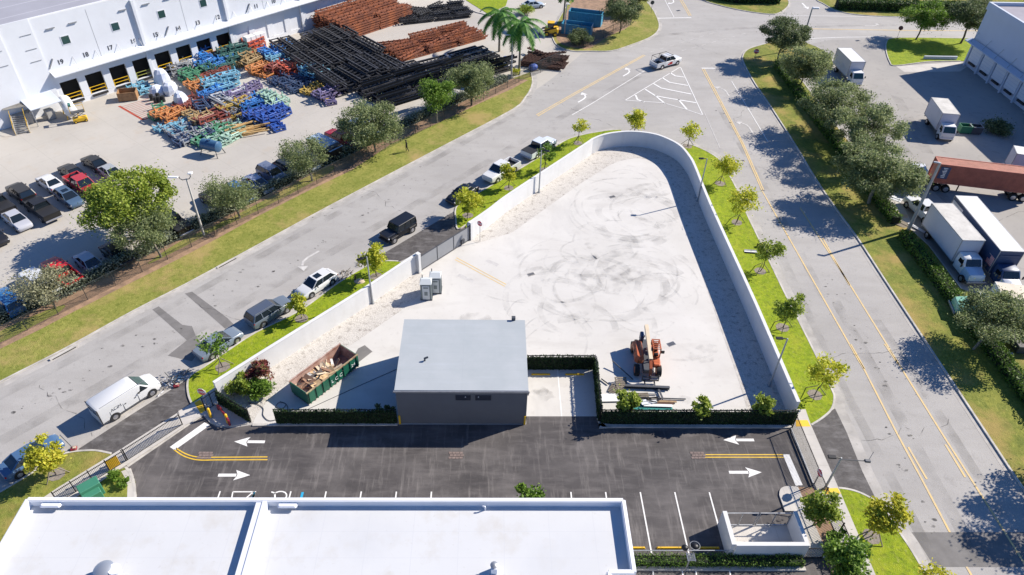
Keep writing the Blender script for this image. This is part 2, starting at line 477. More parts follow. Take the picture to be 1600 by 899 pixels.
# ---- wall centre lines (top edge measured at the wall height)
HW = 2.35
wallA = [G(x, y, HW) for x, y in ((333.5, 597.5), (400, 555.5), (487, 501.5), (567, 452), (652, 395.5))]
wallB = smooth([G(x, y, HW) for x, y in ((731, 349.5), (765, 326), (800, 300), (912, 226.5), (928, 216), (950, 208.5), (985, 205), (1020, 208.5), (1045, 217), (1064, 228), (1077, 243),
                (1086, 259), (1110, 317.5), (1170.5, 450), (1197, 510), (1248, 628))], 6)
gc = [G(x, y, 0) for x, y in ((345, 606), (395, 662), (820, 662), (936, 664), (1170, 665), (1238, 664))]
struct('gravel', MB().sheet(wallA + wallB + [gc[5], gc[3], gc[2], gc[1], gc[0]], Z1), m_gravel)
slab = GP([(745, 381), (800, 364), (900, 292), (950, 260), (970, 251)]) + smooth(GP([(970, 251), (1000, 247), (1025, 256), (1042, 273), (1052, 300), (1065, 337), (1082, 387)]), 4)[1:] + \
    GP([(1105, 450), (1137, 542), (1157, 600), (1170, 645), (1173, 664), (936, 664), (933, 651), (823, 651), (822, 663), (395, 662), (400, 650), (430, 612), (480, 583), (560, 532), (625, 487), (655, 462), (662, 440), (657, 424), (733, 375)])
struct('concrete_slab', MB().sheet(slab, Z2), m_slab)
struct('slab_edge', MB().strip(smooth(GP([(970, 251), (1000, 247), (1025, 256), (1042, 273), (1052, 300), (1065, 337), (1082, 387), (1105, 450), (1137, 542), (1157, 600), (1171, 648)]), 4), 0.18, Z3), m_kerb)
lot = GP([(290, 667), (304, 658), (318, 650), (328, 662), (340, 668), (363, 669), (390, 665), (620, 664), (822, 664), (822, 651), (933, 651), (936, 664), (1235, 669)]) + \
    GP([(1272, 764), (1312, 850), (1400, 1060), (120, 1060), (213, 790), (213, 760), (208, 745), (199, 730)])
struct('asphalt_lot', MB().sheet(lot, Z2), m_asph)
struct('driveway', MB().sheet(GP([(590, 402), (712, 329), (714, 345), (717, 359), (727, 352), (733, 376), (657, 424), (640, 402), (622, 410), (592, 411)]), Z2), m_drive)
struct('driveway', MB().sheet(GP([(1266, 664), (1282, 655), (1302, 640), (1307, 637), (1325, 675), (1350, 737), (1376, 792), (1340, 771), (1310, 765)]), Z2), m_drive)
struct('driveway', MB().sheet(GP([(122, 702), (214, 641), (295, 592), (294, 604), (296, 618), (301, 632), (278, 646), (290, 667), (199, 730), (173, 713), (150, 707), (127, 707)]), Z2), m_drive)
# ---- raised verges: grass inside a kerb
def verge(name, path, rest, m, z=0.11, kerb=0.17, gutter=0.0, sm=4, side=1, kz=0.13):
    """path: kerbed outer edge; rest: the other points that close the patch (world points)"""
    P = smooth(path, sm) if sm > 1 else path
    struct(name, MB().prism(P + rest, -0.02, z), m)
    if kerb:
        struct('kerb', MB().sweep(offset(P, -side * kerb / 2), kerb, 0.0, kz), m_kerb)
    if gutter:
        struct('gutter', MB().strip(offset(P, -side * (kerb + gutter / 2)), gutter, Z1 + 0.003), m_gutter)
# far verge of the diagonal road, with mulch under the trees
pl = GP([(-200, 702), (0, 597), (100, 546), (207, 487), (289, 445), (400, 385), (525, 317), (700, 225), (800, 172), (819, 154), (829, 138), (831, 124), (828, 114)])
verge('grass_verge', pl, GP([(800, 124), (760, 143), (415, 305), (0, 507), (-200, 604)]), m_grass_dry, side=1, gutter=0.75, sm=3)
struct('mulch_bed', MB().sheet(GP([(-200, 645), (0, 547), (60, 518), (117, 488), (200, 446), (280, 406), (340, 374), (400, 341), (475, 303), (550, 267), (612, 226), (675, 198), (760, 158), (800, 140), (826, 126),
        (800, 124), (760, 143), (415, 305), (225, 400), (0, 510), (-200, 608)]), 0.116), m_dirt)
struct('grass_patch', MB().sheet(smooth(GP([(0, 537), (60, 507), (95, 488), (100, 478), (60, 492), (0, 520)]), 4, True), 0.121), m_grass_dry)
struct('grass_patch', MB().sheet(smooth(GP([(230, 415), (290, 386), (335, 362), (400, 332), (470, 296), (520, 268), (510, 262), (440, 300), (360, 342), (280, 380)]), 4, True), 0.121), m_grass_dry)
# island at the yard entrance
verge('grass_verge', GP([(930, -60), (880, 20), (865, 50), (865, 62), (873, 73), (893, 80), (920, 80.5), (955, 80), (985, 71), (1013, 60), (1026, 50), (1029, 38), (1022, 20), (1014, 8), (1010, -5), (1008, -80)]),
      [], m_grass_dry, side=1, gutter=0.5)
struct('mulch_bed', MB().sheet(smooth(GP([(922, 76), (950, 58), (985, 40), (986, 8), (984, -40), (930, -50), (885, 20), (869, 55), (878, 70), (900, 76)]), 3, True), 0.116), m_dirt)
# top verges
verge('grass_verge', GP([(1060, -60), (1085, -14), (1100, 1), (1125, 9), (1160, 17), (1200, 22.5), (1216, 21), (1228, 13), (1232, 5), (1229, -6), (1225, -50)]), [], m_grass_mix, side=1, gutter=0.4)
verge('grass_verge', GP([(1262, -50), (1272, -6), (1288, 7), (1310, 18), (1345, 24), (1405, 27), (1500, 28), (1700, 29)]), GP([(1800, -20), (1800, -60)]), m_grass_mix, side=1, gutter=0.4)
# island by the right-hand warehouse
verge('grass_verge', GP([(1500, 96), (1450, 97), (1400, 103), (1391, 98), (1385, 80), (1386, 66), (1395, 61), (1430, 60), (1500, 61), (1560, 62)]), GP([(1560, 96)]), m_grass_lush, side=-1, gutter=0)
struct('ramp', MB().sheet(GP([(1400, 104), (1500, 97), (1512, 104), (1500, 112), (1413, 113)]), Z2), m_walk)
# long verge right of the right-hand road
pr = GP([(1245, 117), (1215, 96), (1208, 66)]) if False else None
rk = smooth(GP([(1255, 66), (1215, 66), (1181, 74), (1167, 80), (1161, 90), (1164, 102), (1180, 131), (1200, 160), (1242, 225), (1275, 280), (1307, 327), (1342, 375), (1391, 450), (1540, 675), (1600, 765), (1760, 1000), (1900, 1210)]), 4)
struct('grass_verge', MB().prism(rk + GP([(2250, 1210), (1760, 700), (1620, 560), (1545, 470), (1500, 452), (1450, 385), (1417, 355), (1390, 305), (1282, 167), (1245, 117), (1262, 107), (1302, 104), (1298, 87), (1275, 74)]), -0.02, 0.11), m_grass_mix)
struct('kerb', MB().sweep(offset(rk, -0.09), 0.18, 0.0, 0.14), m_kerb)
struct('gutter', MB().strip(offset(rk, -0.4), 0.45, Z1 + 0.003), m_gutter)
struct('kerb', MB().sweep(offset(GP([(1275, 74), (1298, 87), (1302, 104), (1262, 107), (1245, 117), (1282, 167), (1390, 305), (1417, 355), (1450, 385), (1500, 452)]), 0.08), 0.16, 0.0, 0.135), m_kerb)
struct('mulch_bed', MB().sheet(GP([(1398, 305), (1412, 325), (1425, 352), (1412, 352), (1396, 330), (1385, 312)]), 0.116), m_walk)
# site verges (between the wall and the roads)
wo_ = offset(wallA, 0.0)
verge('grass_verge', GP([(302, 632), (296.5, 618), (295, 600), (300, 588), (319, 576), (350, 555), (400, 522), (470, 487), (525, 447), (562, 424), (580, 415), (592, 411), (606, 409.5), (622, 410)]),
      [wallA[4], wallA[3], wallA[2], wallA[1], wallA[0]], m_grass_lush, side=-1, gutter=0.7)
nB = len(wallB)
iA = min(range(nB), key=lambda i: dist(wallB[i], G(985, 205, HW)))
verge('grass_verge', GP([(727, 352), (716, 358), (713.5, 345), (713, 328), (722, 318), (757, 298), (800, 273), (845, 246), (880, 223), (905, 213.5), (945, 206), (970, 204)]),
      [wallB[i] for i in range(iA, -1, -1)], m_grass_lush, side=-1, gutter=0.6)
iC = min(range(nB), key=lambda i: dist(wallB[i], G(1064, 228, HW)))
verge('grass_verge', GP([(1069, 226), (1080, 228), (1100, 236), (1122, 250), (1136, 271), (1150, 297), (1163, 330), (1181, 368), (1200, 408), (1222, 454), (1245, 500), (1270, 550), (1296, 606), (1301.5, 622),
        (1297, 640), (1282, 654), (1266, 664)]), GP([(1250, 642)]) + [wallB[i] for i in range(nB - 1, iC - 1, -1)], m_grass_lush, side=-1, gutter=0.9)
verge('grass_verge', GP([(1310, 765), (1325, 767), (1342, 772), (1362, 782), (1378, 794), (1395, 822), (1416, 852), (1437, 887), (1475, 960)]), GP([(1404, 980), (1367, 899)]), m_grass_lush, side=-1, gutter=0.9)
struct('gutter', MB().strip(offset(GP([(1302, 628), (1325, 675), (1350, 737), (1378, 794)]), 0.30), 0.9, Z3), m_gutter)
verge('grass_verge', GP([(-220, 900), (-100, 830), (0, 772), (50, 742), (78, 724), (95, 713.5), (110, 709), (127, 707), (150, 706.5), (173, 711)]), GP([(190, 722), (192, 727), (119, 770), (40, 815), (-60, 1060), (-400, 1060)]),
      m_grass_mix, side=-1, gutter=0.7)
struct('gutter', MB().strip(offset(GP([(120, 703), (214, 642), (297, 590)]), 0.3), 0.7, Z3), m_gutter)
verge('planting_bed', GP([(199, 730), (205, 738), (210, 748), (212.5, 762), (213, 795), (200, 860)]), GP([(60, 860), (122, 768)]), m_grass_mix, side=1, kerb=0.2)
struct('walkway', MB().prism(GP([(205, 733), (209, 745), (210, 760), (210, 795), (199, 795), (200, 760), (196, 748), (190, 738)]), 0.0, 0.12), m_walk)
# footways
struct('sidewalk', MB().prism(GP([(1237, 668), (1244, 641), (1258, 641), (1266, 664), (1310, 765), (1367, 899), (1404, 985), (1366, 985), (1333, 899), (1312, 850), (1293, 806), (1271, 760), (1236, 676)]), -0.02, 0.115), m_walk)
for q in (((1243, 658), (1261, 658), (1266, 668), (1243, 668)), ((1282, 765), (1308, 764), (1313, 773), (1286, 774))):
    struct('tactile_paving', MB().prism(GP(q), 0.1, 0.122), m_tact)
struct('sidewalk', MB().prism(GP([(279, 644), (307, 628), (337, 606), (352, 616), (392, 659), (387, 663), (363, 667), (340, 666), (328, 661), (318, 650), (288, 667)]), -0.02, 0.12), m_walk)
struct('tactile_paving', MB().prism(GP(((304, 631), (313, 626), (323, 642), (314, 648))), 0.1, 0.127), m_tact)
struct('sidewalk', MB().prism(smooth(GP([(1217, 775), (1218, 767), (1223, 762.5), (1232, 761), (1246, 762)]), 3) + GP([(1285, 850), (1290, 872), (1252, 872), (1262, 850), (1240, 800), (1226, 800)]), -0.02, 0.13), m_walk)
struct('planting_bed', MB().prism(GP([(1246, 762), (1270, 764), (1312, 850), (1345, 930), (1310, 930), (1290, 872), (1285, 850)]), -0.02, 0.10), m_dirt)
struct('gate_run', MB().sheet(GP([(60, 800), (70, 778), (92, 763), (190, 703), (279, 646), (290, 667), (199, 728), (110, 785)]), 0.125), m_walk)
struct('gate_track', MB().sweep(GP([(199, 729), (290, 666.5), (318, 648)]), 0.28, 0.0, 0.035), m_kerb)
struct('kerb', MB().sweep(smooth(GP([(935, 655), (938, 662), (945, 666), (960, 667), (1236, 668)]), 3), 0.3, 0.0, 0.15), m_kerb)
struct('kerb', MB().sweep(GP([(395, 665), (433, 664.5), (621, 664)]), 0.25, 0.0, 0.12), m_kerb)
struct('parking_pad', MB().sheet(GP([(823, 578), (927, 578), (934, 651), (823, 651)]), Z3), m_slab)
# kerb + hedge strip + second aisle at the foot of the picture
struct('planting_bed', MB().prism(GP([(960, 871.5), (1252, 872), (1258, 888), (960, 888)]), -0.02, 0.11), m_dirt)
struct('kerb', MB().sweep(GP([(950, 889.5), (1258, 890)]), 0.3, 0.0, 0.15), m_kerb)
# ---- utility-trench patches in the diagonal road
for q in (((238, 484), (248, 479), (285, 508), (300, 510), (306, 525), (318, 540), (300, 565), (262, 556), (292, 532)),
          ((289, 459), (300, 456), (355, 497), (365, 507), (352, 514))):
    struct('road_patch', MB().sheet(GP(q), Z1), m_patch)
struct('road_patch', MB().sheet(GP([(1414, 832), (1600, 832), (1900, 832), (1950, 888), (1439, 886)]), Z1), m_patch)
# ---- painted markings
mw, my, myf, mwf = MB(), MB(), MB(), MB()
def line(mb, pts, w, z=Z4, sm=0):
    P = GP(pts)
    mb.strip(smooth(P, sm) if sm else P, w, z)
ZM = Z1 + 0.012
line(myf, [(840, 182), (900, 147), (1008, 87)], 0.17, ZM); line(myf, [(838, 180), (898, 145.5), (1006, 86)], 0.17, ZM)
line(mw, [(894, 180), (925, 162), (1007, 111)], 0.12, ZM)
for a, b in (((977, 157), (1063, 105)), ((1063, 105), (1098, 180)), ((1098, 180), (1068, 170)), ((1068, 170), (1036, 161)), ((1036, 161), (977, 157))):
    line(mw, [a, b], 0.14, ZM)
for q in (((1047, 114), (1055, 119), (1070, 121)), ((1035, 122), (1046, 129), (1075, 134)), ((1021, 131), (1033, 138), (1080, 147.5)), ((1008, 140), (1024, 150), (1040, 163)),
          ((1024, 150), (1040, 153), (1088, 161)), ((993, 149), (996, 156), (1007, 160)), ((1060, 156), (1073, 171))):
    line(mw, q, 0.3, ZM)
line(mw, [(1025, 29), (1080, 28)], 0.35, ZM)
line(mw, [(1053, 27), (1036, -5), (1010, -60)], 0.12, ZM)
line(myf, [(1080, 25), (1063, -4), (1030, -70)], 0.17, ZM); line(myf, [(1077, 25), (1060, -4), (1027, -70)], 0.17, ZM)
line(mw, [(1096, 107), (1117, 107)], 0.35, ZM)
line(myf, [(1097, 108), (1159, 225), (1190, 297), (1278, 452), (1340, 561), (1351, 579)], 0.17, ZM)
line(myf, [(1100, 108), (1161.5, 225), (1193, 297)], 0.17, ZM)
line(myf, [(1329, 538), (1351, 577)], 0.17, ZM)
line(myf, [(1351, 579), (1400, 675), (1440, 749), (1484, 832)], 0.17, ZM)
line(myf, [(1419, 699), (1448, 749)], 0.17, ZM)
line(myf, [(1250, 325), (1331, 450), (1408, 575), (1470, 675), (1523, 758), (1600, 880)], 0.17, ZM)
line(myf, [(1285, 372), (1327, 446)], 0.17, ZM)
line(myf, [(1382, 538), (1404, 570)], 0.17, ZM); line(myf, [(1477, 695), (1508, 746)], 0.17, ZM)
line(mw, [(1143, 127), (1170, 172), (1200, 222)], 0.12, ZM)
line(mwf, [(1100, 175), (1125, 232)], 0.10, ZM)
line(myf, [(1510, 886), (1524, 910)], 0.17, ZM)
for i in range(7):
    x = 1015 + i * 15.5; line(mwf, [(x, 82 - i * 4.7), (x + 7, 80 - i * 4.7)], 0.12, ZM)
    line(mwf, [(x + 50, 80 - i * 4.3), (x + 57, 78 - i * 4.3)], 0.12, ZM)
line(mw, [(1228, 25), (1310, 25.5), (1405, 27.5)], 0.16, ZM); line(mwf, [(1258, 36), (1600, 38)], 0.12, ZM)
line(myf, [(1240, 45), (1420, 48), (1600, 49)], 0.3, ZM)
line(mw, [(1256, 61), (1320, 58.5), (1385, 58)], 0.2, ZM)
def arrow(mb, x, y, a, L=3.0, turn=0, z=ZM, gap=True, s=1.0):
    c, n = math.cos(a), math.sin(a)
    def T(P): return [(x + (p * c - q * n) * s, y + (p * n + q * c) * s) for p, q in P]
    if turn == 0:
        mb.sheet(T([(L / 2, 0), (L / 2 - 1.25, 0.5), (L / 2 - 1.05, 0.09), (L / 2 - 1.05, -0.09), (L / 2 - 1.25, -0.5)]), z)
        mb.sheet(T([(L / 2 - 1.12, 0.14), (-L / 2, 0.14), (-L / 2, -0.14), (L / 2 - 1.12, -0.14)]), z)
    else:
        t = turn
        P = [(-1.5, 0), (-0.3, 0), (0.35, 0.15 * t), (0.75, 0.55 * t)]
        mb.strip(T(P), 0.2 * s, z)
        mb.sheet(T([(0.45, 0.95 * t), (1.1, 0.35 * t), (1.15, 1.25 * t)]), z)
def arrow_px(mb, a, b, turn=0, **k):
    A, B = G(*a), G(*b)
    arrow(mb, (A[0] + B[0]) / 2, (A[1] + B[1]) / 2, ang(A, B), dist(A, B), turn, **k)
arrow_px(mw, (414, 691), (366, 690.5), z=Z4); arrow_px(mw, (341, 743), (391, 743), z=Z4)
arrow_px(mw, (1178, 688), (1130, 688), z=Z4); arrow_px(mw, (1139, 738.5), (1190, 738.5), z=Z4)
da = ang(G(840, 182), G(1008, 87))
for p, t, dd in (((983, 114), 1, 0), ((914, 154), 1, 0), ((477, 405), 1, math.pi)):
    q = G(*p); arrow(mw if dd == 0 else mwf, q[0], q[1], da + dd, turn=t, s=1.3)
for p in ((1170, 198), (1134, 142)):
    q = G(*p); arrow(mwf, q[0], q[1], R_(90), turn=1, s=1.35)
q = G(1053, 3); arrow(mw, q[0], q[1], R_(-90), turn=-1, s=1.3)
for p in ((1243, 41), (1365, 41)):
    q = G(*p); arrow(mwf, q[0], q[1], R_(0), turn=1, s=1.2)
q = G(1258, 10); arrow(mw, q[0], q[1], R_(-90), turn=0, s=1.3)
# aisle lines
line(my, [(1095, 711), (1224, 711)], 0.10); line(my, [(1095, 715), (1224, 715)], 0.10)
mw.sheet(GP([(1223, 710.5), (1233, 710.5), (1254, 758.5), (1243, 759.5)]), Z4)
mw.sheet(GP([(265.5, 699), (319.5, 660.5), (328, 665), (273, 704)]), Z4)
my.strip(smooth(GP([(275, 700.5), (287, 708), (300, 713), (315, 715), (340, 715), (418, 714.5)]), 4), 0.10, Z4)
my.strip(smooth(GP([(272, 703), (285, 712), (300, 717.5), (315, 719.5), (340, 719.2), (418, 718.8)]), 4), 0.10, Z4)
# stall lines every nine feet
x0 = G(1000.3, 769.5); x1 = G(1108.3, 770.2)
st = (x1[0] - x0[0]) / 2
for k in range(-12, 3):
    if k in (-4, -5, -3) and k != -3: continue
    x = x0[0] + k * st
    mw.sheet([(x - .055, x0[1]), (x + .055, x0[1]), (x + .055, x0[1] - 5.5), (x - .055, x0[1] - 5.5)], Z4)
mb_ = MB()
for px in (398, 473):
    p = G(px, 769.5); mb_.sheet([(p[0] - .1, p[1]), (p[0] + .1, p[1]), (p[0] + .1, p[1] - 5.5), (p[0] - .1, p[1] - 5.5)], Z4)
struct('road_marking', mb_, m_mark_b)
P = GP([(364, 769), (397, 769)]); 
for a, b in (((364, 769), (396, 769)), ((364, 769), (360, 790)), ((396, 769), (372, 790)), ((396, 769), (394, 790))):
    line(mw, [a, b], 0.1)
p = G(437, 776)
mw.strip([(p[0] + .55 * math.cos(t * .45), p[1] + .45 * math.sin(t * .45)) for t in range(-2, 7)], 0.11, Z4)
mw.strip([(p[0] - .75, p[1] + .4), (p[0] - .45, p[1] + .3), (p[0] - .2, p[1] - .6)], 0.12, Z4)
# south aisle stalls
for px in (1020, 1066, 1087, 1140):
    line(mw, [(px, 892), (px + 3, 912)], 0.1)
line(mw, [(871, 578), (877.5, 651)], 0.12)
line(mwf, [(716, 430), (740, 440)], 0.5, Z3); line(mwf, [(760, 407), (778, 415)], 0.5, Z3)
line(myf, [(713, 403), (791, 445)], 0.14, Z3); line(myf, [(711, 406), (789, 448)], 0.14, Z3)
mr_ = MB()
a_, b_, c_, d_ = G(186, 166), G(224, 188), G(262, 172), G(232, 152)
mr_.strip([a_, b_], 0.35, ZM); mr_.strip([b_, c_], 0.25, ZM)
for k in range(1, 12):
    t = k / 12
    mr_.strip([(a_[0] + (b_[0] - a_[0]) * t, a_[1] + (b_[1] - a_[1]) * t), (d_[0] + (c_[0] - d_[0]) * t, d_[1] + (c_[1] - d_[1]) * t)], 0.10, ZM)
struct('road_marking', mr_, m_redline)
for n_, mm in ((mw, m_mark_w), (my, m_mark_y), (myf, m_mark_yf), (mwf, m_mark_wf)):
    struct('road_marking', n_, mm)
# ---- tyre marks left on the slab by turning vehicles
def veil(name, col, alpha, sc):
    m = mat(name, col, 0.9)
    nt = m.node_tree; b = nt.nodes['Principled BSDF']
    tc = nt.nodes.new('ShaderNodeTexCoord'); no = nt.nodes.new('ShaderNodeTexNoise'); no.inputs['Scale'].default_value = sc; no.inputs['Detail'].default_value = 8
    nt.links.new(tc.outputs['Object'], no.inputs['Vector'])
    mr = nt.nodes.new('ShaderNodeMapRange'); mr.inputs[1].default_value = 0.42; mr.inputs[2].default_value = 0.7; mr.inputs[4].default_value = alpha
    nt.links.new(no.outputs['Fac'], mr.inputs[0]); nt.links.new(mr.outputs[0], b.inputs['Alpha'])
    return m
m_skid = veil('tyre_smear', (0.25, 0.245, 0.24), 0.16, 0.6)
m_skidw = veil('tyre_smudge', (0.26, 0.255, 0.25), 0.16, 0.5)
m_oil = veil('oil_stain', (0.20, 0.19, 0.185), 0.20, 0.8)
sk = MB()
def arc(cx, cy, rx, ry, a0, a1, w, rot=0.0, z=Z3 + 0.002):
    c = G(cx, cy); P = []
    n = max(6, int(abs(a1 - a0) / 8))
    for i in range(n + 1):
        t = R_(a0 + (a1 - a0) * i / n)
        x, y = rx * math.cos(t), ry * math.sin(t)
        P.append((c[0] + x * math.cos(rot) - y * math.sin(rot), c[1] + x * math.sin(rot) + y * math.cos(rot)))
    sk.strip(P, w, z)
zz = Z3 + 0.002
for a in ((975, 322, 6.2, 6.5, 90, 290, .28), (972, 325, 5.0, 5.2, 110, 300, .22), (985, 300, 6.6, 3.4, -20, 120, .3), (1000, 440, 4.2, 3.4, -70, 130, .35), (1003, 437, 3.4, 2.6, -60, 150, .3),
          (900, 432, 4.6, 2.6, 20, 150, .32), (855, 412, 3.6, 2.6, 10, 165, .3), (960, 470, 7.5, 3.2, 190, 300, .3), (905, 500, 5.2, 2.2, 200, 330, .3), (840, 455, 6.0, 2.0, 200, 320, .25),
          (930, 445, 5.0, 1.6, 30, 170, .5), (985, 425, 3.2, 2.0, 180, 330, .4), (1030, 330, 3.6, 3.2, 60, 210, .25), (1060, 545, 3.6, 1.6, 200, 340, .3), (950, 395, 5.5, 3.0, 100, 220, .22),
          (1000, 495, 4.6, 4.2, 20, 120, .3), (880, 470, 3.4, 4.2, -60, 60, .2)):
    arc(*a, z=zz); zz += 0.0006
ar_ = random.Random(22); thin_ = sk; sk = MB()
for i in range(26):
    cx, cy = ar_.choice(((990, 430), (940, 460), (990, 320), (900, 430), (1000, 340), (870, 470), (960, 380)))
    a0 = ar_.uniform(0, 360)
    arc(cx + ar_.gauss(0, 22), cy + ar_.gauss(0, 14), ar_.uniform(3.6, 6.8), ar_.uniform(3.4, 5.5), a0, a0 + ar_.uniform(50, 150), ar_.uniform(.5, 1.3), ar_.uniform(0, 3), z=zz); zz += 0.0004
struct('tyre_smudges', sk, m_skidw)
sk = thin_; ar_ = random.Random(21)
for i in range(46):
    cx, cy = ar_.choice(((990, 430), (940, 460), (990, 320), (900, 430), (1000, 340), (870, 470), (960, 380), (1030, 470), (850, 520)))
    a0 = ar_.uniform(0, 360)
    arc(cx + ar_.gauss(0, 26), cy + ar_.gauss(0, 16), ar_.uniform(2.2, 7.5), ar_.uniform(1.6, 6.0), a0, a0 + ar_.uniform(50, 190), ar_.uniform(.1, .28), ar_.uniform(0, 3), z=zz); zz += 0.0004
struct('tyre_marks', sk, m_skid)
ol = MB(); orr = random.Random(3); zz = Z3 + 0.055
for cx, cy, r in ((848, 618, 1.3), (845, 612, .8), (935, 445, 3.0), (975, 428, 2.4), (958, 310, .8), (1090, 560, 1.6), (1105, 545, 1.2), (925, 385, 1.0), (905, 430, 2.2), (1070, 625, .8), (1000, 430, 2.4), (1012, 300, 3), (745, 500, 2.0)):
    c = G(cx, cy); zz += 0.0006
    ol.sheet([(c[0] + r * (0.6 + .5 * orr.random()) * math.cos(t * .45), c[1] + r * .7 * (0.6 + .5 * orr.random()) * math.sin(t * .45)) for t in range(14)], zz)
struct('oil_stains', ol, m_oil)
dr_ = random.Random(14); sp_ = MB(); zz = ZM + .002
for (a, b, n) in (((20, 640), (120, 600), 12), ((120, 600), (420, 432), 34), ((420, 432), (690, 262), 30), ((480, 350), (760, 195), 14), ((820, 160), (900, 105), 22), ((1290, 430), (1430, 690), 36), ((1120, 160), (1290, 470), 26), ((1380, 660), (1470, 850), 18), ((150, 560), (380, 425), 16)):
    A, B = G(*a), G(*b)
    for i in range(n):
        k = dr_.random(); x = A[0] + (B[0] - A[0]) * k + dr_.gauss(0, .5); y = A[1] + (B[1] - A[1]) * k + dr_.gauss(0, .5)
        r0 = .05 + .13 * dr_.random() ** 2
        sp_.sheet([(x + r0 * (1 + dr_.random()) * math.cos(j * .9), y + r0 * (.6 + .7 * dr_.random()) * math.sin(j * .9)) for j in range(7)], zz); zz += .00002
ws = MB(); zz2 = ZM - .003
for pts, w_ in (([(1222, 400), (1300, 570), (1420, 800), (1470, 900)], .9), ([(1305, 470), (1400, 640), (1530, 880)], 1.1), ([(1370, 500), (1450, 620), (1570, 810)], .9), ([(1125, 170), (1215, 330), (1290, 470)], 1.0),
                ([(-40, 640), (207, 512), (480, 360), (830, 165)], 1.0), ([(0, 690), (207, 575), (400, 462), (700, 290), (900, 170), (1000, 118)], 1.2), ([(1000, 60), (1150, 45), (1400, 40)], 1.0), ([(1400, 150), (1450, 240)], 1.6), ([(1340, 130), (1440, 270), (1500, 330)], 1.4)):
    ws.strip(smooth(GP(pts), 4), w_, zz2); zz2 += .0003
struct('wheel_tracks', ws, veil('wheel_track', (0.20, 0.19, 0.175), 0.24, 0.35))
cr_l = MB(); ck = random.Random(9); zz2 = ZM + .0005
for (x0_, y0_, x1_, y1_) in ((1180, 260, 1330, 330), (1300, 560, 1420, 545), (1350, 690, 1490, 660), (1150, 190, 1180, 150), (560, 290, 640, 340), (300, 470, 420, 520), (60, 600, 150, 680), (870, 160, 960, 200), (1060, 60, 1160, 100), (1480, 380, 1600, 330), (1340, 200, 1440, 180)):
    A, B = G(x0_, y0_), G(x1_, y1_); P = []
    for i in range(14):
        k = i / 13; P.append((A[0] + (B[0] - A[0]) * k + ck.gauss(0, .22), A[1] + (B[1] - A[1]) * k + ck.gauss(0, .22)))
    cr_l.strip(P, .05, zz2); zz2 += .0002
struct('road_cracks', cr_l, veil('crack', (0.10, 0.095, 0.09), 0.9, 1.2))
struct('oil_drips', sp_, veil('oil_drip', (0.08, 0.075, 0.07), 1.0, 2.5))
# drains
for px, py in ((830, 429), (1049, 538), (957, 308), (1340, 64), (1060, 17)):
    c = G(px, py); d = thing('drain_grate', {830: 'square drain grate in the slab right of the worn yellow lines', 1049: 'slotted drain grate in the slab right of the orange loader', 957: 'drain grate in the slab below the top wall curve',
        1340: 'round manhole cover in the lot entrance at the top right', 1060: 'dark manhole cover in the top road lane'}[px], 'drain grate', c[0], c[1], R_(25), Z3 + 0.004)
    MB().box(0, 0, 0.012, .8, .5, .02).build('grate_frame', m_kerb if px < 1049 else m_grey, d)
    g = MB()
    for i in range(6): g.box(-.3 + i * .12, 0, 0.03, .06, .4, .02)
    g.build('bars', m_dkgrey, d)
m_brick = mat('brick_paver', (0.24, 0.185, 0.165), 0.9, var=0.3, vscale=4)
for px in (320, 712, 1090):
    c = G(px, 712); b = MB()
    for i in range(4):
        for j in range(3): b.box(c[0] - .45 + i * .3 + (j % 2) * .1, c[1] - .25 + j * .25, Z4 + .005, .27, .21, .02)
    struct('brick_patch', b, m_brick)
# ================================================================== WALLS, BUILDINGS, FENCES
def text_mesh(name, s, size, m, x, y, z, rot, parent=None, depth=0.01, thick=0.0):
    cu = bpy.data.curves.new(name, 'FONT')
    cu.body = s; cu.size = size; cu.align_x = 'CENTER'; cu.align_y = 'CENTER'; cu.extrude = depth; cu.offset = thick
    tmp = bpy.data.objects.new(name, cu)
    scene.collection.objects.link(tmp)
    bpy.context.view_layer.update()
    me = bpy.data.meshes.new_from_object(tmp.evaluated_get(bpy.context.evaluated_depsgraph_get()))
    bpy.data.objects.remove(tmp)
    me.materials.clear(); me.materials.append(m)
    o = bpy.data.objects.new(name, me)
    scene.collection.objects.link(o)
    o.location = (x, y, z); o.rotation_euler = rot
    if parent: o.parent = parent
    return o
# ---- white perimeter wall of the yard
w = thing('perimeter_wall', 'tall white stucco wall curving round the top of the triangular concrete yard', 'wall')
MB().sweep(wallB, 0.26, -0.02, HW - 0.07).build('wall_panel', m_white_wall, w)
MB().sweep(wallB, 0.32, HW - 0.07, HW).build('coping', m_white_wall, w)
w = thing('perimeter_wall', 'straight white stucco wall between the street gate and the planted corner by the dumpster', 'wall')
MB().sweep(wallA, 0.26, -0.02, HW - 0.07).build('wall_panel', m_white_wall, w)
MB().sweep(wallA, 0.32, HW - 0.07, HW).build('coping', m_white_wall, w)
# ---- leaves helper
def leafquad(mb, p, s, r, flat=0.0, mi=0, elong=1.0):
    """one leaf-sized quad at p with a random tilt"""
    t = r.random() * 6.2832
    n = Vector((r.gauss(0, 1), r.gauss(0, 1), r.gauss(0, 1) + flat))
    if n.length < 1e-3: n = Vector((0, 0, 1))
    n.normalize()
    u = n.orthogonal().normalized()
    v = n.cross(u)
    a = (u * math.cos(t) + v * math.sin(t)) * s * 0.5 * elong
    b = (v * math.cos(t) - u * math.sin(t)) * s * 0.32
    o = len(mb.v)
    P = Vector(p)
    for q in (P - a, P + b - a * .1, P + a, P - b - a * .1):
        mb.v.append((q.x, q.y, q.z))
    mb.f.append((o, o + 1, o + 2, o + 3)); mb.m.append(mi)
m_ivy = leafmat('ivy_leaves', (0.010, 0.024, 0.007), (0.019, 0.054, 0.012), (0.060, 0.108, 0.026), 0.15)
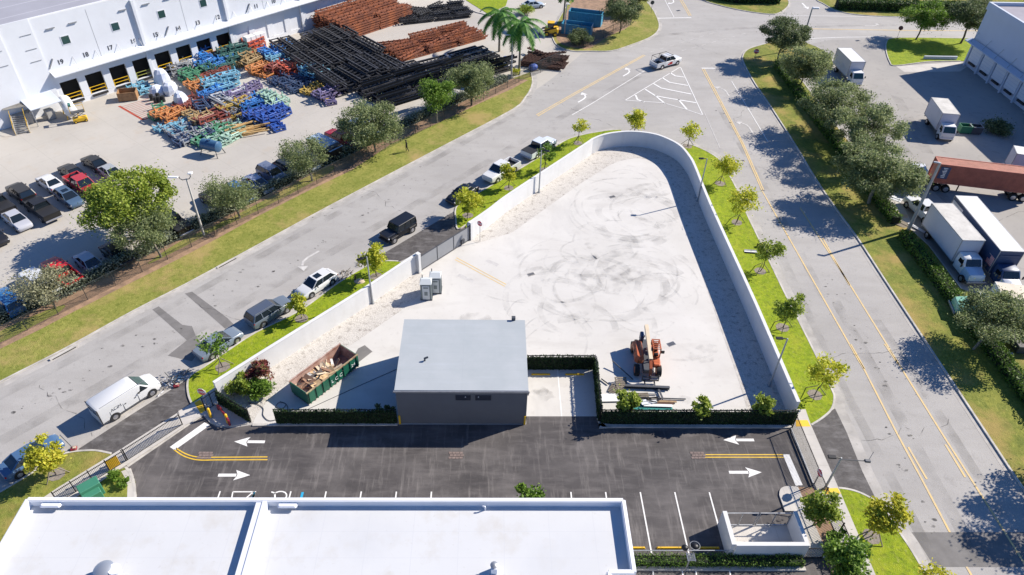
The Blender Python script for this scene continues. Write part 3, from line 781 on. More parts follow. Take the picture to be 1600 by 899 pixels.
m_hedge = leafmat('hedge_leaves', (0.053, 0.112, 0.015), (0.098, 0.188, 0.024), (0.195, 0.285, 0.045), 0.25)
m_hedged = leafmat('hedge_leaves_dark', (0.027, 0.063, 0.015), (0.053, 0.112, 0.021), (0.105, 0.180, 0.038), 0.2)
m_hedgeg = leafmat('hedge_leaves_grey', (0.16, 0.19, 0.13), (0.26, 0.30, 0.21), (0.42, 0.45, 0.33), 0.35)
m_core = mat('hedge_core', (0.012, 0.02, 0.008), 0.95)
def hedge(name, label, cat, P, w, h, m, dens=90, leaf=0.16, seed=1, group=None, z0=0.05, rough=0.12):
    r = random.Random(seed)
    t = thing(name, label, cat, group=group)
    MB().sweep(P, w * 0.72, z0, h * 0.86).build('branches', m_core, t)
    mb = MB()
    for a, b in zip(P[:-1], P[1:]):
        L = dist(a, b); th = ang(a, b); c, s = math.cos(th), math.sin(th)
        per = 2 * h + w
        for _ in range(int(L * per * dens)):
            x = r.random() * L; k = r.random() * per
            if k < w: y = -w / 2 + k; z = h
            elif k < w + h: y = -w / 2; z = k - w
            else: y = w / 2; z = k - w - h
            wob = rough * math.sin(x * 2.1 + a[0]) * math.sin(x * .77 + 1.3)
            y += r.gauss(0, rough * .6) ; z += r.gauss(0, rough * .6) + (wob if z > h * .6 else 0)
            leafquad(mb, (a[0] + x * c - y * s, a[1] + x * s + y * c, max(z0, z)), leaf * (0.6 + .8 * r.random()), r, 0.4)
    mb.build('foliage', m, t)
    return t
def ivy_fence(label, P, h, group):
    t = hedge('ivy_fence', label, 'ivy fence', P, 0.22, h, m_ivy, 150, 0.13, int(abs(P[0][0] * 10)) + 3, group, rough=0.05)
    for a, b in zip(P[:-1], P[1:]):
        n = max(1, round(dist(a, b) / 2.4))
        for i in range(n + 1):
            x = a[0] + (b[0] - a[0]) * i / n; y = a[1] + (b[1] - a[1]) * i / n
            if i == n and (b is not P[-1]): continue
            MB().box(x, y, h / 2 + .06, .07, .07, h + .12).build('post', m_black, t)
    MB().sweep(P, 0.07, h - .02, h + 0.045).build('rail', m_black, t)
    return t
gi = 'ivy covered fences round the back yard'
HI = 1.8
ivy_fence('dark ivy fence left of the grey building, below the green dumpster', [G(433, 662), G(621, 662)], HI, gi)
ivy_fence('long dark ivy fence along the foot of the triangular yard', [G(938, 662), G(1238, 663)], HI, gi)
ivy_fence('ivy fence at the back of the two-car pad, right of the grey building', [G(823, 577), G(927, 577)], HI, gi)
ivy_fence('ivy fence along the right side of the two-car pad', [G(928.5, 579), G(936, 660)], HI, gi)
ivy_fence('slanting ivy fence beside the yellow bollards at the left entrance', [G(343, 631), G(392, 660)], HI - .2, gi)
# ---- grey building
m_gwall = mat('grey_wall', (0.135, 0.14, 0.15), 0.8, var=0.08, vscale=0.8)
m_groof = mat('grey_roof', (0.37, 0.40, 0.41), 0.6, col2=(0.41, 0.435, 0.445), vscale=0.4, extra=[(0.9, 6, 0.55, 0.75, (0.44, 0.47, 0.50), (0.2, 2, 1), 0.5)])
joints(m_groof, 40, 1.05, 0, (0.33, 0.36, 0.38), 0.04, 0.3)
g = thing('storage_building', 'dark grey flat-roofed block standing alone at the foot of the yard', 'building', -2.13, 43.9)
bx0, bx1, by0, by1, bh = -7.66 + 2.13, 3.41 + 2.13, 39.55 - 43.9, 48.15 - 43.9, 4.2
MB().prism([(bx0, by0), (bx1, by0), (bx1, by1), (bx0, by1)], -0.02, bh).build('wall', m_gwall, g)
rf = MB().prism([(bx0 - .06, by0 - .06), (bx1 + .06, by0 - .06), (bx1 + .06, by1 + .06), (bx0 - .06, by1 + .06)], bh + .003, bh + .22).build('roof', m_groof, g)
MB().box(0, by0 - .12, bh + .08, bx1 - bx0 + .3, .12, .17).build('gutter', m_grey, g)
MB().box(bx1 + .02, by0 - .05, bh - .15, .16, .16, .3).build('downspout_head', m_grey, g)
MB().box(bx1 - 1.0, by1 + .12, bh + .3, .35, .3, .5).build('vent_box', m_dkgrey, rf)
MB().cyl((-3.3, -1.0, bh + .2), (-3.3, -1.0, bh + .55), .08, n=8).cyl((-3.3, -1.0, bh + .5), (-3.0, -.95, bh + .62), .09, n=8).build('vent_pipe', m_dkgrey, rf)
for x0_, x1_ in ((-2.63, -1.40), (-0.96, 0.33)):
    xc = (x0_ + x1_) / 2 + 2.13
    wv = MB().box(xc, by0 - .012, 3.45, x1_ - x0_ + .06, .05, .62).build('window', m_dkgrey, g)
    pv = MB()
    for i in range(5): pv.box(xc, by0 - .045, 3.21 + i * .12, x1_ - x0_, .03, .085)
    pv.build('louvre', mat('louvre_blue', (0.02, 0.03, 0.05), 0.4), wv)
    MB().cyl((xc + (.2 if x0_ < -2 else -.4), by0 - .1, 3.62), (xc + (.2 if x0_ < -2 else -.4), by0 - .02, 3.62), .05).build('lamp', m_lampw, wv)
for x in (bx0 + .1, bx1 - .1):
    MB().box(x, by0 - .04, .55, .16, .07, 1.1).build('corner_guard', m_yellow, g)
# ---- white flat-roofed building in the foreground
RH, PH = 5.72, 6.3
wb = thing('white_building', 'large white flat-roofed building along the bottom edge with pale blue parapets', 'building', -11, 20)
O = (-11, 20)
out = [(-31.4, 27.93), (9.65, 27.95), (9.6, 22.4), (8.0, 22.4), (7.9, 9.0), (-31.4, 9.0)]
L_ = [(x - O[0], y - O[1]) for x, y in out]
MB().prism(L_, -0.02, RH - .25).build('wall', m_white_wall, wb)
rw_ = MB().prism(L_, RH - .25 + .003, RH).build('roof', m_roofw, wb)
Pp = L_ + [L_[0], L_[1]]
A_ = [(x, y) for x, y in L_]
def pbox(mb, a, b, t, z0, z1):
    L = dist(a, b); mb.box((a[0] + b[0]) / 2, (a[1] + b[1]) / 2, (z0 + z1) / 2, L, t, z1 - z0, rz=ang(a, b))
pp = MB()
ins = .16
e = [(L_[0][0] + ins, L_[0][1] - ins), (L_[1][0] - ins, L_[1][1] - ins), (L_[2][0] - ins, L_[2][1] + ins), (L_[3][0] - ins, L_[3][1] + ins), (L_[4][0] - ins, L_[4][1] + ins), (L_[5][0] + ins, L_[5][1] + ins)]
for i in range(6):
    a, b = e[i], e[(i + 1) % 6]
    pbox(pp, a, b, .32, RH + .002 + i * .001, PH - i * .0015)
pp.build('parapet', m_parapet, wb)
cp = MB()
for i in range(6):
    a, b = e[i], e[(i + 1) % 6]
    pbox(cp, a, b, .20, PH + .002 + i * .001, PH + .035 - i * .0015)
cp.build('coping', m_white, wb)
dv = MB()
dv.box(-15.35 - O[0], 18.5 - O[1], (RH + PH) / 2 - .02, .75, 18.5, PH - RH - .05); dv.box(-15.15 - O[0], 18.5 - O[1], PH - .02, .30, 18.4, .06)
dv.build('dividing_parapet', m_parapet, wb)
for x, ln in ((-13.6, 1.9), (-29.6, 2.0)):
    MB().bevbox(x - O[0], 27.5 - O[1], PH - .22, ln * .7, .5, .2, .08).build('scupper_hood', m_parapet, wb)
# roof plant: exhaust cowl, stack, gooseneck
c = G(168, 899, RH)
fv = thing('exhaust_cowl', 'big round grey exhaust cowl at the bottom edge of the white roof', 'roof vent', c[0], c[1], 0, RH)
MB().cyl((0, 0, 0), (0, 0, .35), .45, .45, 18).build('curb', m_grey, fv)
MB().cyl((0, 0, .35), (0, 0, .75), .6, .62, 20).cyl((0, 0, .75), (0, 0, .92), .62, .35, 20).build('hood', mat('cowl_metal', (0.40, 0.43, 0.47), .4, metal=.5), fv, True)
MB().cyl((.62, 0, .45), (.68, 0, .8), .38, .38, 16).build('side_ring', m_parapet, fv, True)
c = G(772, 893, RH)
fv = thing('vent_stack', 'short square vent stack near the bottom edge of the white roof', 'roof vent', c[0], c[1], 0, RH)
MB().bevbox(0, 0, .3, .42, .42, .6, .03).build('casing', m_parapet, fv)
MB().cyl((0, 0, .6), (0, 0, .8), .14, .2, 14).cyl((0, 0, .8), (0, 0, .9), .26, .1, 14).build('cap', m_grey, fv, True)
c = G(758, 797, RH)
fv = thing('vent_pipe', 'thin gooseneck vent pipe beside the top parapet of the white roof', 'roof vent', c[0], c[1], 0, RH)
MB().tube([(0, 0, 0), (0, 0, .38), (-.06, 0, .45), (-.18, 0, .42)], .055).build('pipe', m_parapet, fv, True)
# ---- dumpster enclosure
en = thing('bin_enclosure', 'white walled bin enclosure with open grey gates at the bottom right', 'enclosure', 20.7, 28.4)
eh = 1.9
def E_(x, y): return (x - 20.7, y - 28.4)
MB().prism([E_(17.9, 27.0), E_(18.22, 27.0), E_(18.22, 29.75), E_(17.9, 29.75)], -.02, eh).build('wall', m_white_wall, en)
MB().prism([E_(18.222, 26.9), E_(23.6, 26.9), E_(23.6, 27.2), E_(18.222, 27.2)], -.02, eh - .003).build('wall', m_white_wall, en)
MB().prism([E_(23.3, 27.202), E_(23.6, 27.202), E_(23.6, 29.75), E_(23.3, 29.75)], -.02, eh).build('wall', m_white_wall, en)
MB().prism([E_(18.23, 27.22), E_(23.29, 27.22), E_(23.29, 29.7), E_(18.23, 29.7)], .0, .06).build('floor_slab', m_walk, en)
for x0_, x1_ in ((18.25, 20.7), (20.8, 23.25)):
    gt = MB()
    a, b = E_(x0_, 29.66), E_(x1_, 29.66)
    for z in (.15, 1.75): gt.bar((a[0], a[1], z), (b[0], b[1], z), .06, .06)
    for x in (a[0] + .03, b[0] - .03, (a[0] + b[0]) / 2): gt.bar((x, a[1], .15), (x, a[1], 1.75), .06, .06)
    go = gt.build('gate', m_grey, en)
# ---- big warehouse on the left
WA = R_(49)
WU = (math.cos(WA), math.sin(WA)); WN = (math.sin(WA), -math.cos(WA))
W0 = (-62.84, 100.92)
wh = thing('warehouse', 'huge white warehouse at the top left with numbered loading docks under a long canopy', 'warehouse', W0[0], W0[1], WA)
# local frame: x along the facade, -y towards the yard
WT = 13.15
def openings():
    o = []
    for k in range(13):
        u0 = -1.18 + 3.73 * k
        o.append((u0, u0 + 2.6))
    return o
ops = openings()
wl_ = MB()
zb, zt = 0.78, 3.78
xs = [-34.0]
for a, b in ops: xs += [a, b]
xs.append(90.0)
T = .35
for i in range(0, len(xs), 2):
    wl_.box((xs[i] + xs[i + 1]) / 2, T / 2, (zb + zt) / 2, xs[i + 1] - xs[i], T, zt - zb)
wl_.box(28, T / 2, (zt + WT) / 2 + .0, 124, T, WT - zt); wl_.box(28, T / 2, zb / 2 - .02, 124, T, zb)
wl_.box(28, 30, WT / 2 - 1.0, 124, 59.2, .3); 
wl_.box(-33.8, 30, WT / 2, .4, 59, WT - .2); wl_.box(89.8, 30, WT / 2, .4, 59, WT - .2); wl_.box(28, 59.5, WT / 2, 124, .4, WT - .2)
wl_.build('wall', m_whpaint, wh)
MB().box(-19.1, -.22, (WT + .25) / 2, 26, .44, WT + .3).box(-4.0, -.09, WT / 2 + .15, 4.1, .18, WT + .25).build('corner_bay', m_whpaint, wh)
m_whroof = mat('warehouse_roof', (0.36, 0.36, 0.40), 0.8, var=0.12, vscale=0.15)
joints(m_whroof, 200, 3.0, WA * -1, (0.5, 0.5, 0.54), 0.18, 0.6)
MB().box(28, 30, WT - .55, 123, 59, .2).build('roof', m_whroof, wh)
MB().box(28, .25, WT + .06, 124, .5, .12).build('coping', m_white, wh)
m_inside = mat('dark_interior', (0.012, 0.011, 0.010), 0.9)
for k, (a, b) in enumerate(ops):
    d = MB().box((a + b) / 2, 1.2 if k < 8 else .2, (zb + zt) / 2, b - a + (.6 if k < 8 else -.01), .1, zt - zb + (.5 if k < 8 else -.01)).build('dock_door', m_inside if k < 8 else m_whpaint, wh)  # open docks: black sheet painted as the unlit interior; the rest are shut doors
    if k < 8:
        r_ = MB()
        for z in (zb + .5, zb + 1.0): r_.bar((a + .1, .1, z), (b - .1, .1, z), .07, .07)
        for x in (a + .12, b - .12): r_.bar((x, .1, zb), (x, .1, zb + 1.05), .09, .09)
        r_.build('dock_rail', m_yellow if k != 3 else mat('olive_paint', (.35, .35, .08), .6), d)
        MB().box((a + b) / 2, -.12, zb - .25, b - a - .2, .22, .3).build('dock_bumper', m_plastic, d)
MB().prism([(-.5, -.01), (-.5, -.013), (38, -.013), (38, -.01)], 0, .01)
# canopy
cv = MB()
cv.add([(-1.85, 0, 5.75), (60, 0, 5.75), (60, -1.3, 5.3), (-1.85, -1.3, 5.3), (-1.85, 0, 5.6), (60, 0, 5.6), (60, -1.3, 5.12), (-1.85, -1.3, 5.12)],
       [(0, 3, 2, 1), (4, 5, 6, 7), (3, 7, 6, 2), (0, 4, 7, 3), (1, 2, 6, 5)])
cn = cv.build('canopy', m_whpaint, wh)
for k in range(18):
    x = 1.9 + k * 3.4
    MB().bar((x, -.02, 6.9), (x, -1.1, 5.42), .05, .05).build('tie_rod', m_grey, cn)
for u in (12.68, 27.66, 42.6, 57.6):
    MB().box(u, -.2, (5.8 + WT - .6) / 2, .42, .4, WT - .6 - 5.8).box(u, -.12, 2.8, .5, .24, 5.4).build('pilaster', m_whpaint, wh)
for u, z in ((1.87, 9.4), (9.3, 9.4), (16.8, 9.4), (24.1, 9.4), (31.5, 9.4)):
    wv = MB().box(u, -.0, z, 1.3, .08, 1.3).build('window', m_whpaint, wh)
    MB().box(u, -.03, z, 1.08, .06, 1.08).build('pane', m_glassg, wv)
for u in (.45, 3.6, 11.1, 14.8, 18.4, 22.0, 25.6):
    MB().box(u, -.1, 11.45, 1.15, .22, .12).build('scupper', m_grey, wh)
for z in (11.4, 9.4, 7.7): MB().box(-3.0, -.21, z, 1.5, .06, .07).build('ledge', m_grey, wh)
for z in (10.3, 8.3): MB().box(-7.4, -.47, z, 1.6, .06, .07).build('ledge', m_grey, wh)
for u in (5.9, 20.3, 35.0): MB().box(u, -.004, 9, .05, .012, 7.5).build('panel_joint', m_grey, wh)
nm = [(.06, '19'), (3.75, '18'), (7.48, '17'), (11.18, '16'), (14.9, '15'), (18.77, '14'), (22.31, '13'), (26.01, '12'), (33.59, '11'), (37.19, '10')]
for u, s_ in nm:
    text_mesh('number', s_, .9, m_dkgrey, u, -.02, 6.62, (R_(90), 0, 0), wh, thick=0.03)
for u in (-1.7, 16.4, 31.5):
    MB().bar((u, -.06, 6.1), (u + .9, -.1, 7.4), .14, .14).build('sign_arm', m_grey, wh)
# ---- warehouse on the right, in its own shade
rw = thing('warehouse', 'blue-shaded warehouse with white roll-up dock doors at the top right edge', 'warehouse', 84.6, 122.0, R_(-90))
# local x runs along -Y, local y points into the building
m_rw = mat('wall_shade_blue', (0.52, 0.56, 0.64), 0.85, var=0.05, vscale=0.3)  # pale wall with the blue of its shade put into the colour
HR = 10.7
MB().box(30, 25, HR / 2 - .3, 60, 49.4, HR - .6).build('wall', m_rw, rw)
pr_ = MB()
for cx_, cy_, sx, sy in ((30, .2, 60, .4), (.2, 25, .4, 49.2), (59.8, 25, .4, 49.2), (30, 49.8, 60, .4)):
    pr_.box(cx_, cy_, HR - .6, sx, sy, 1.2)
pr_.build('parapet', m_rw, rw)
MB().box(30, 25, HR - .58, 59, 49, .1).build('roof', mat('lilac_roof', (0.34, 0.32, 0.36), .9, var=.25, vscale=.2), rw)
for k in range(9):
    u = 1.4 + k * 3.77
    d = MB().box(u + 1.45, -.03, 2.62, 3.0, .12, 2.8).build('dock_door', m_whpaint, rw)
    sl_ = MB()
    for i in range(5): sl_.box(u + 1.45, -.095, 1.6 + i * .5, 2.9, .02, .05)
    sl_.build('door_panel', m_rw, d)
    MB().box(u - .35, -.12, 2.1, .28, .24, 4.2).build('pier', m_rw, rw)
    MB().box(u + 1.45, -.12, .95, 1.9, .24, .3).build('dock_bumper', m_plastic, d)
cv = MB().add([(-.2, 0, 4.55), (60, 0, 4.55), (60, -1.1, 4.2), (-.2, -1.1, 4.2), (-.2, 0, 4.4), (60, 0, 4.4), (60, -1.1, 4.05), (-.2, -1.1, 4.05)],
       [(0, 3, 2, 1), (4, 5, 6, 7), (3, 7, 6, 2), (0, 4, 7, 3), (1, 2, 6, 5)])
cn = cv.build('canopy', m_rw, rw)
for k in range(14): MB().bar((1.2 + k * 3.77, -.02, 5.9), (1.2 + k * 3.77, -.9, 4.3), .06, .06).build('tie_rod', m_grey, cn)
MB().box(-1.5, -3.2, .3, .3, 6.0, .7).build('ramp_kerb', m_rw, rw)
# ---- picket fences
def pickets(label, a, b, h, n_posts, name='picket_fence', spacing=.115, group='black picket fences at the street entrances', yellow=None):
    a3, b3 = a, b
    L = dist(a, b); t = thing(name, label, 'picket fence', a[0], a[1], ang(a, b), group=group)
    pk = MB(); n = int(L / spacing)
    for i in range(n): pk.box((i + .5) * spacing, 0, h / 2 + .03, .022, .022, h - .06)
    pk.build('pickets', m_black, t)
    for z in (.12, h - .12): MB().bar((0, 0, z), (L, 0, z), .045, .045).build('rail', m_black, t)
    for i in range(n_posts + 1):
        MB().box(L * i / n_posts, 0, h / 2 + .03, .075, .075, h + .1).build('post', m_black, t)
    return t, L
t, L = pickets('black sliding picket gate across the left driveway', G(200, 720.5), G(285.6, 665), 1.5, 1, 'picket_gate')
MB().box(L * .5, -.04, .06, L, .08, .12).build('bottom_beam', m_black, t)
t, L = pickets('black picket fence between the green transformer and the lawn at the lower left', G(92, 787), G(198, 721.8), 1.45, 4)
MB().box(L - .9, .03, .75, .9, .03, 1.15).build('panel', m_tact, t)
FE = [G(1236.5, 671), G(1271.5, 758), G(1293, 805), G(1333, 899), G(1352, 942)]
t, L = pickets('black sliding picket gate between the two white stop bars and the east sidewalk', FE[0], FE[1], 1.84, 1, 'picket_gate')
MB().bar((0, -.12, .25), (L, -.12, .25), .1, .1).build('roller_beam', m_grey, t)
pickets('black picket fence beside the green trees at the bottom right', FE[1], FE[3], 1.84, 5)
a_, b_ = G(1253, 872.6), G(1283, 872.6)
pickets('short black picket panel joining the bin enclosure corner', a_, b_, 1.5, 1)
a_, b_ = G(1285, 800), G(1315, 812)
# pedestrian gate by the bollards
a_, b_ = G(322, 643), G(345, 628)
pickets('black pedestrian picket gate behind the yellow bollards', a_, b_, 1.7, 2, 'picket_gate')
MB()
t = thing('handrail', 'low grey handrail in front of the hedge at the bottom edge', 'handrail', *G(985, 872), 0)
L = dist(G(985, 872), G(1150, 872))
hr = MB()
hr.bar((0, 0, 1.05), (L, 0, 1.05), .05, .05)
hr.build('rail', m_grey, t)
for i in range(8): MB().bar((L * i / 7, 0, 0), (L * i / 7, 0, 1.05), .045, .045).build('post', m_grey, t)
# ---- grey street gate in the wall gap
ga, gb = G(657.5, 424), G(733.5, 375.5)
sg = thing('street_gate', 'grey solid panel sliding gate in the gap of the white wall', 'gate', ga[0], ga[1], ang(ga, gb))
L = dist(ga, gb)
m_gate = mat('gate_sheet', (0.30, 0.31, 0.325), 0.55, metal=.2, var=.08, vscale=1)
for i in range(3):
    MB().box(L * (i + .5) / 3, 0, 1.05, L / 3 - .1, .03, 1.75).build('gate_panel', m_gate, sg)
for i in range(4):
    MB().box(L * i / 3, 0, 1.05, .09, .09, 2.0).build('post', m_dkgrey, sg)
for z in (.12, 1.98): MB().bar((0, 0, z), (L, 0, z), .08, .08).build('rail', m_dkgrey, sg)
MB().box(L * .84, -.14, .55, .5, .18, .55).build('gate_motor', m_dkgrey, sg)
for p, h, lb in ((ga, 2.55, 'white square gate pier at the lower end of the grey street gate'), (gb, 2.4, 'white gate pier by the stop sign, upper end of the grey street gate')):
    q = thing('gate_pier', lb, 'gate pier', p[0], p[1], ang(ga, gb))
    sgn = -1 if p is ga else 1
    MB().box(sgn * .22, 0, h / 2, .34, .42, h).build('pier', m_white_wall, q)
    MB().box(sgn * -.0, 0, h / 2 - .1, .1, .3, h - .3).build('guide_frame', m_dkgrey, q)
    MB().box(sgn * .22, 0, h + .03, .40, .48, .06).build('cap', m_white_wall, q)
# ---- chain link fence along the yard
m_link = mat('chain_link', (0.05, 0.06, 0.06), 0.6, metal=.3)
def alpha_grid(m, sc, th):
    nt = m.node_tree; b = nt.nodes['Principled BSDF']
    tc = nt.nodes.new('ShaderNodeTexCoord'); mp = nt.nodes.new('ShaderNodeMapping')
    nt.links.new(tc.outputs['Object'], mp.inputs[0]); mp.inputs['Rotation'].default_value = (0, R_(45), 0); mp.inputs['Scale'].default_value = (sc, sc, sc)
    sp = nt.nodes.new('ShaderNodeSeparateXYZ'); nt.links.new(mp.outputs[0], sp.inputs[0])
    o = []
    for i in (0, 2):
        fr = nt.nodes.new('ShaderNodeMath'); fr.operation = 'FRACT'; nt.links.new(sp.outputs[i], fr.inputs[0])
        lt = nt.nodes.new('ShaderNodeMath'); lt.operation = 'LESS_THAN'; lt.inputs[1].default_value = th; nt.links.new(fr.outputs[0], lt.inputs[0]); o.append(lt)
    mm = nt.nodes.new('ShaderNodeMath'); mm.operation = 'MAXIMUM'
    nt.links.new(o[0].outputs[0], mm.inputs[0]); nt.links.new(o[1].outputs[0], mm.inputs[1]); nt.links.new(mm.outputs[0], b.inputs['Alpha'])
alpha_grid(m_link, 9.0, 0.14)
def chain_fence(label, a, b, h=1.9, step=3.0):
    t = thing('chain_link_fence', label, 'chain link fence', a[0], a[1], ang(a, b))
    L = dist(a, b); n = max(1, round(L / step))
    MB().add([(0, 0, .05), (L, 0, .05), (L, 0, h), (0, 0, h)], [(0, 1, 2, 3)]).build('mesh_fabric', m_link, t)
    MB().bar((0, 0, h), (L, 0, h), .05, .05).build('rail', m_link_post, t)
    for i in range(n + 1): MB().cyl((L * i / n, 0, 0), (L * i / n, 0, h + .08), .035, n=6).build('post', m_link_post, t)
m_link_post = mat('fence_post', (0.05, 0.055, 0.055), 0.6, metal=.3)
chain_fence('long black chain link fence along the mulch bed beside the parked cars', G(-60, 570), G(828, 121))
chain_fence('short chain link fence closing the scrap heap at the yard entrance', G(829, 121), G(874, 101), 2.2)
chain_fence('chain link fence curving past the blue containers at the top', G(912, 76), G(985, 40), 1.8)
# ---- hedges
HG = 'hedges'
hedge('hedge', 'grey-green hedge behind the row of cars parked on the left', 'hedge', [G(-30, 516), G(100, 462), G(225, 399)], 1.2, 1.15, m_hedgeg, 75, .2, 11, rough=.16)
hedge('hedge', 'dusty grey-green hedge from the tall lamp post up to the steel stacks', 'hedge', [G(225, 399), G(415, 303), G(560, 233), G(700, 166)], 1.2, 1.15, m_hedgeg, 65, .2, 12, rough=.16)
hedge('hedge', 'ragged hedge below the palms at the end of the steel stacks', 'hedge', [G(702, 165), G(790, 127)], 1.2, 1.2, m_hedgeg, 60, .2, 13, rough=.2)
hedge('hedge', 'clipped green hedge in front of the white box trucks on the right', 'hedge', [G(1408, 372), G(1450, 425), G(1505, 497), G(1568, 580), G(1640, 676)], 1.25, 1.25, m_hedge, 75, .2, 14, rough=.14)
hedge('hedge', 'clipped hedge half hidden under the tall oaks right of the road', 'hedge', [G(1213, 105), G(1262, 172), G(1330, 262), G(1397, 352)], 1.25, 1.3, m_hedge, 60, .22, 15, rough=.14)
hedge('hedge', 'dark clipped hedge along the top edge beside the far side street', 'hedge', [G(1305, 14), G(1400, 17), G(1530, 19)], 2.0, 1.9, m_hedged, 40, .3, 16)
hedge('hedge', 'dark hedge on the small island at the very top', 'hedge', [G(1090, -8), G(1150, 4), G(1216, 5)], 2.2, 1.9, m_hedged, 40, .3, 17)
hedge('hedge', 'low green hedge strip between handrail and kerb at the bottom edge', 'hedge', [G(955, 880.5), G(1252, 881)], .75, .75, m_hedge, 140, .12, 18, rough=.1, z0=.11)
hedge('hedge', 'tall dark hedge in the far background at the top right corner', 'hedge', [G(1335, -8), G(1620, -6)], 2.5, 2.6, m_hedged, 30, .35, 19)
# ================================================================== VEHICLES  (local x forward, origin on the ground)
def loft(mb, S, mi=0):
    """S: (x, half width, z bottom, z top[, top width factor])"""
    n = 10
    vs = []
    for s in S:
        x, w, zb_, zt_ = s[:4]
        k = s[4] if len(s) > 4 else .86
        h = zt_ - zb_
        c = min(.10, h * .3)
        for y, z in ((-w * .88, zb_), (-w * .98, zb_ + c), (-w, zb_ + h * .55), (-w * (k + 1) / 2 - .0, zt_ - c * .7), (-w * k + .02, zt_), (w * k - .02, zt_), (w * (k + 1) / 2, zt_ - c * .7), (w, zb_ + h * .55), (w * .98, zb_ + c), (w * .88, zb_)):
            vs.append((x, y, z))
    fs = []
    m = len(S)
    for i in range(m - 1):
        for j in range(n):
            a, b = i * n + j, i * n + (j + 1) % n
            fs.append((a, b, b + n, a + n))
    fs.append(tuple(range(n - 1, -1, -1))); fs.append(tuple(range((m - 1) * n, m * n)))
    if S[0][0] > S[-1][0]:
        fs = [f[::-1] for f in fs]
    return mb.add(vs, fs, mi)
def frustum(mb, xb0, xb1, hb, zb_, xt0, xt1, ht, zt_, mi=0):
    vs = [(xb0, -hb, zb_), (xb1, -hb, zb_), (xb1, hb, zb_), (xb0, hb, zb_), (xt0, -ht, zt_), (xt1, -ht, zt_), (xt1, ht, zt_), (xt0, ht, zt_)]
    return mb.add(vs, [(3, 2, 1, 0), (4, 5, 6, 7), (0, 1, 5, 4), (1, 2, 6, 5), (2, 3, 7, 6), (3, 0, 4, 7)], mi)
_paint = {}
def paint(col, rough=.3):
    if col not in _paint:
        _paint[col] = mat('car_paint', col, rough, spec=.5, coat=.35 if sum(col) > .3 else .12)
    return _paint[col]
_wh = {}
def wheel(t, x, y, r=.34, w=.22, rim=m_rim):
    k = (round(r, 2), round(w, 2), rim.name)
    if k not in _wh:
        a = MB(); a.cyl((0, -w / 2, 0), (0, w / 2, 0), r, r, 16)
        b = MB()
        for s in (-1, 1):
            b.cyl((0, s * (w / 2 + .004), 0), (0, s * (w / 2 + .02), 0), r * .62, r * .55, 10)
            b.cyl((0, s * (w / 2 + .02), 0), (0, s * (w / 2 + .035), 0), r * .18, r * .15, 6)
        _wh[k] = (a.mesh('wheel', m_tyre, True), b.mesh('rim', rim))
    o = bpy.data.objects.new('wheel', _wh[k][0]); scene.collection.objects.link(o); o.parent = t; o.location = (x, y, r)
    p = bpy.data.objects.new('rim', _wh[k][1]); scene.collection.objects.link(p); p.parent = o
def common(t, L, W, zl, xf, xr, wf, r=.34, track=None, lw=.3, hz=.62, tz=.8, front=True):
    tr = track or W / 2 - .12
    for x in (wf[0], wf[1]):
        for s in (-1, 1):
            wheel(t, x, s * tr, r, .24)
    for x in wf:
        for s in (-1, 1):
            MB().cyl((x, s * (W / 2 - .03), r + .02), (x, s * (W / 2 + .004), r + .02), r + .09, r + .07, 16).build('wheel_arch', m_plastic, t)
    for s in (-1, 1):
        MB().bevbox(xf - .10, s * (W / 2 - .28), hz, .16, .34, .15, .04).build('headlight', m_lampw, t)
        MB().bevbox(xr + .06, s * (W / 2 - .20), tz, .12, .28, .18, .04).build('taillight', m_lampr, t)
        MB().bevbox(L * .12 if L < 5.3 else L * .13, s * (W / 2 + .08), zl + .05, .14, .16, .12, .03).build('mirror', m_plastic, t)
    MB().box(xr - .005, 0, tz - .16, .02, .34, .14).build('number_plate', m_white, t)
def glasshouse(t, P, xb0, xb1, hb, zb_, xt0, xt1, ht, zt_, mids=(), roofth=.05, glass=m_glass, roofp=None, sunroof=False, rails=False):
    frustum(MB(), xb0, xb1, hb, zb_, xt0, xt1, ht, zt_).build('windows', glass, t)
    pl = MB()
    for s in (-1, 1):
        pl.bar((xb0, s * hb, zb_), (xt0, s * ht, zt_), .07, .05)
        pl.bar((xb1, s * hb, zb_), (xt1, s * ht, zt_), .13, .06)
        for m in mids:
            k = m
            pl.bar((xb0 + (xb1 - xb0) * k, s * hb, zb_), (xt0 + (xt1 - xt0) * k, s * (ht + .005), zt_), .08, .04)
    pl.build('pillars', P, t)
    ro = MB().bevbox((xt0 + xt1) / 2, 0, zt_ + roofth * .3, abs(xt0 - xt1) + .10, ht * 2 + .06, roofth * 1.6, .035).build('roof', roofp or P, t)
    if sunroof:
        MB().box((xt0 * .7 + xt1 * .3), 0, zt_ + roofth * 1.1 + .004, .75, ht * 1.2, .012).build('sunroof', m_glass, ro)
    if rails:
        r_ = MB()
        for s in (-1, 1): r_.bar((xt0 - .1, s * (ht - .04), zt_ + .12), (xt1 + .1, s * (ht - .04), zt_ + .12), .04, .04)
        r_.build('roof_rails', m_grey, ro)
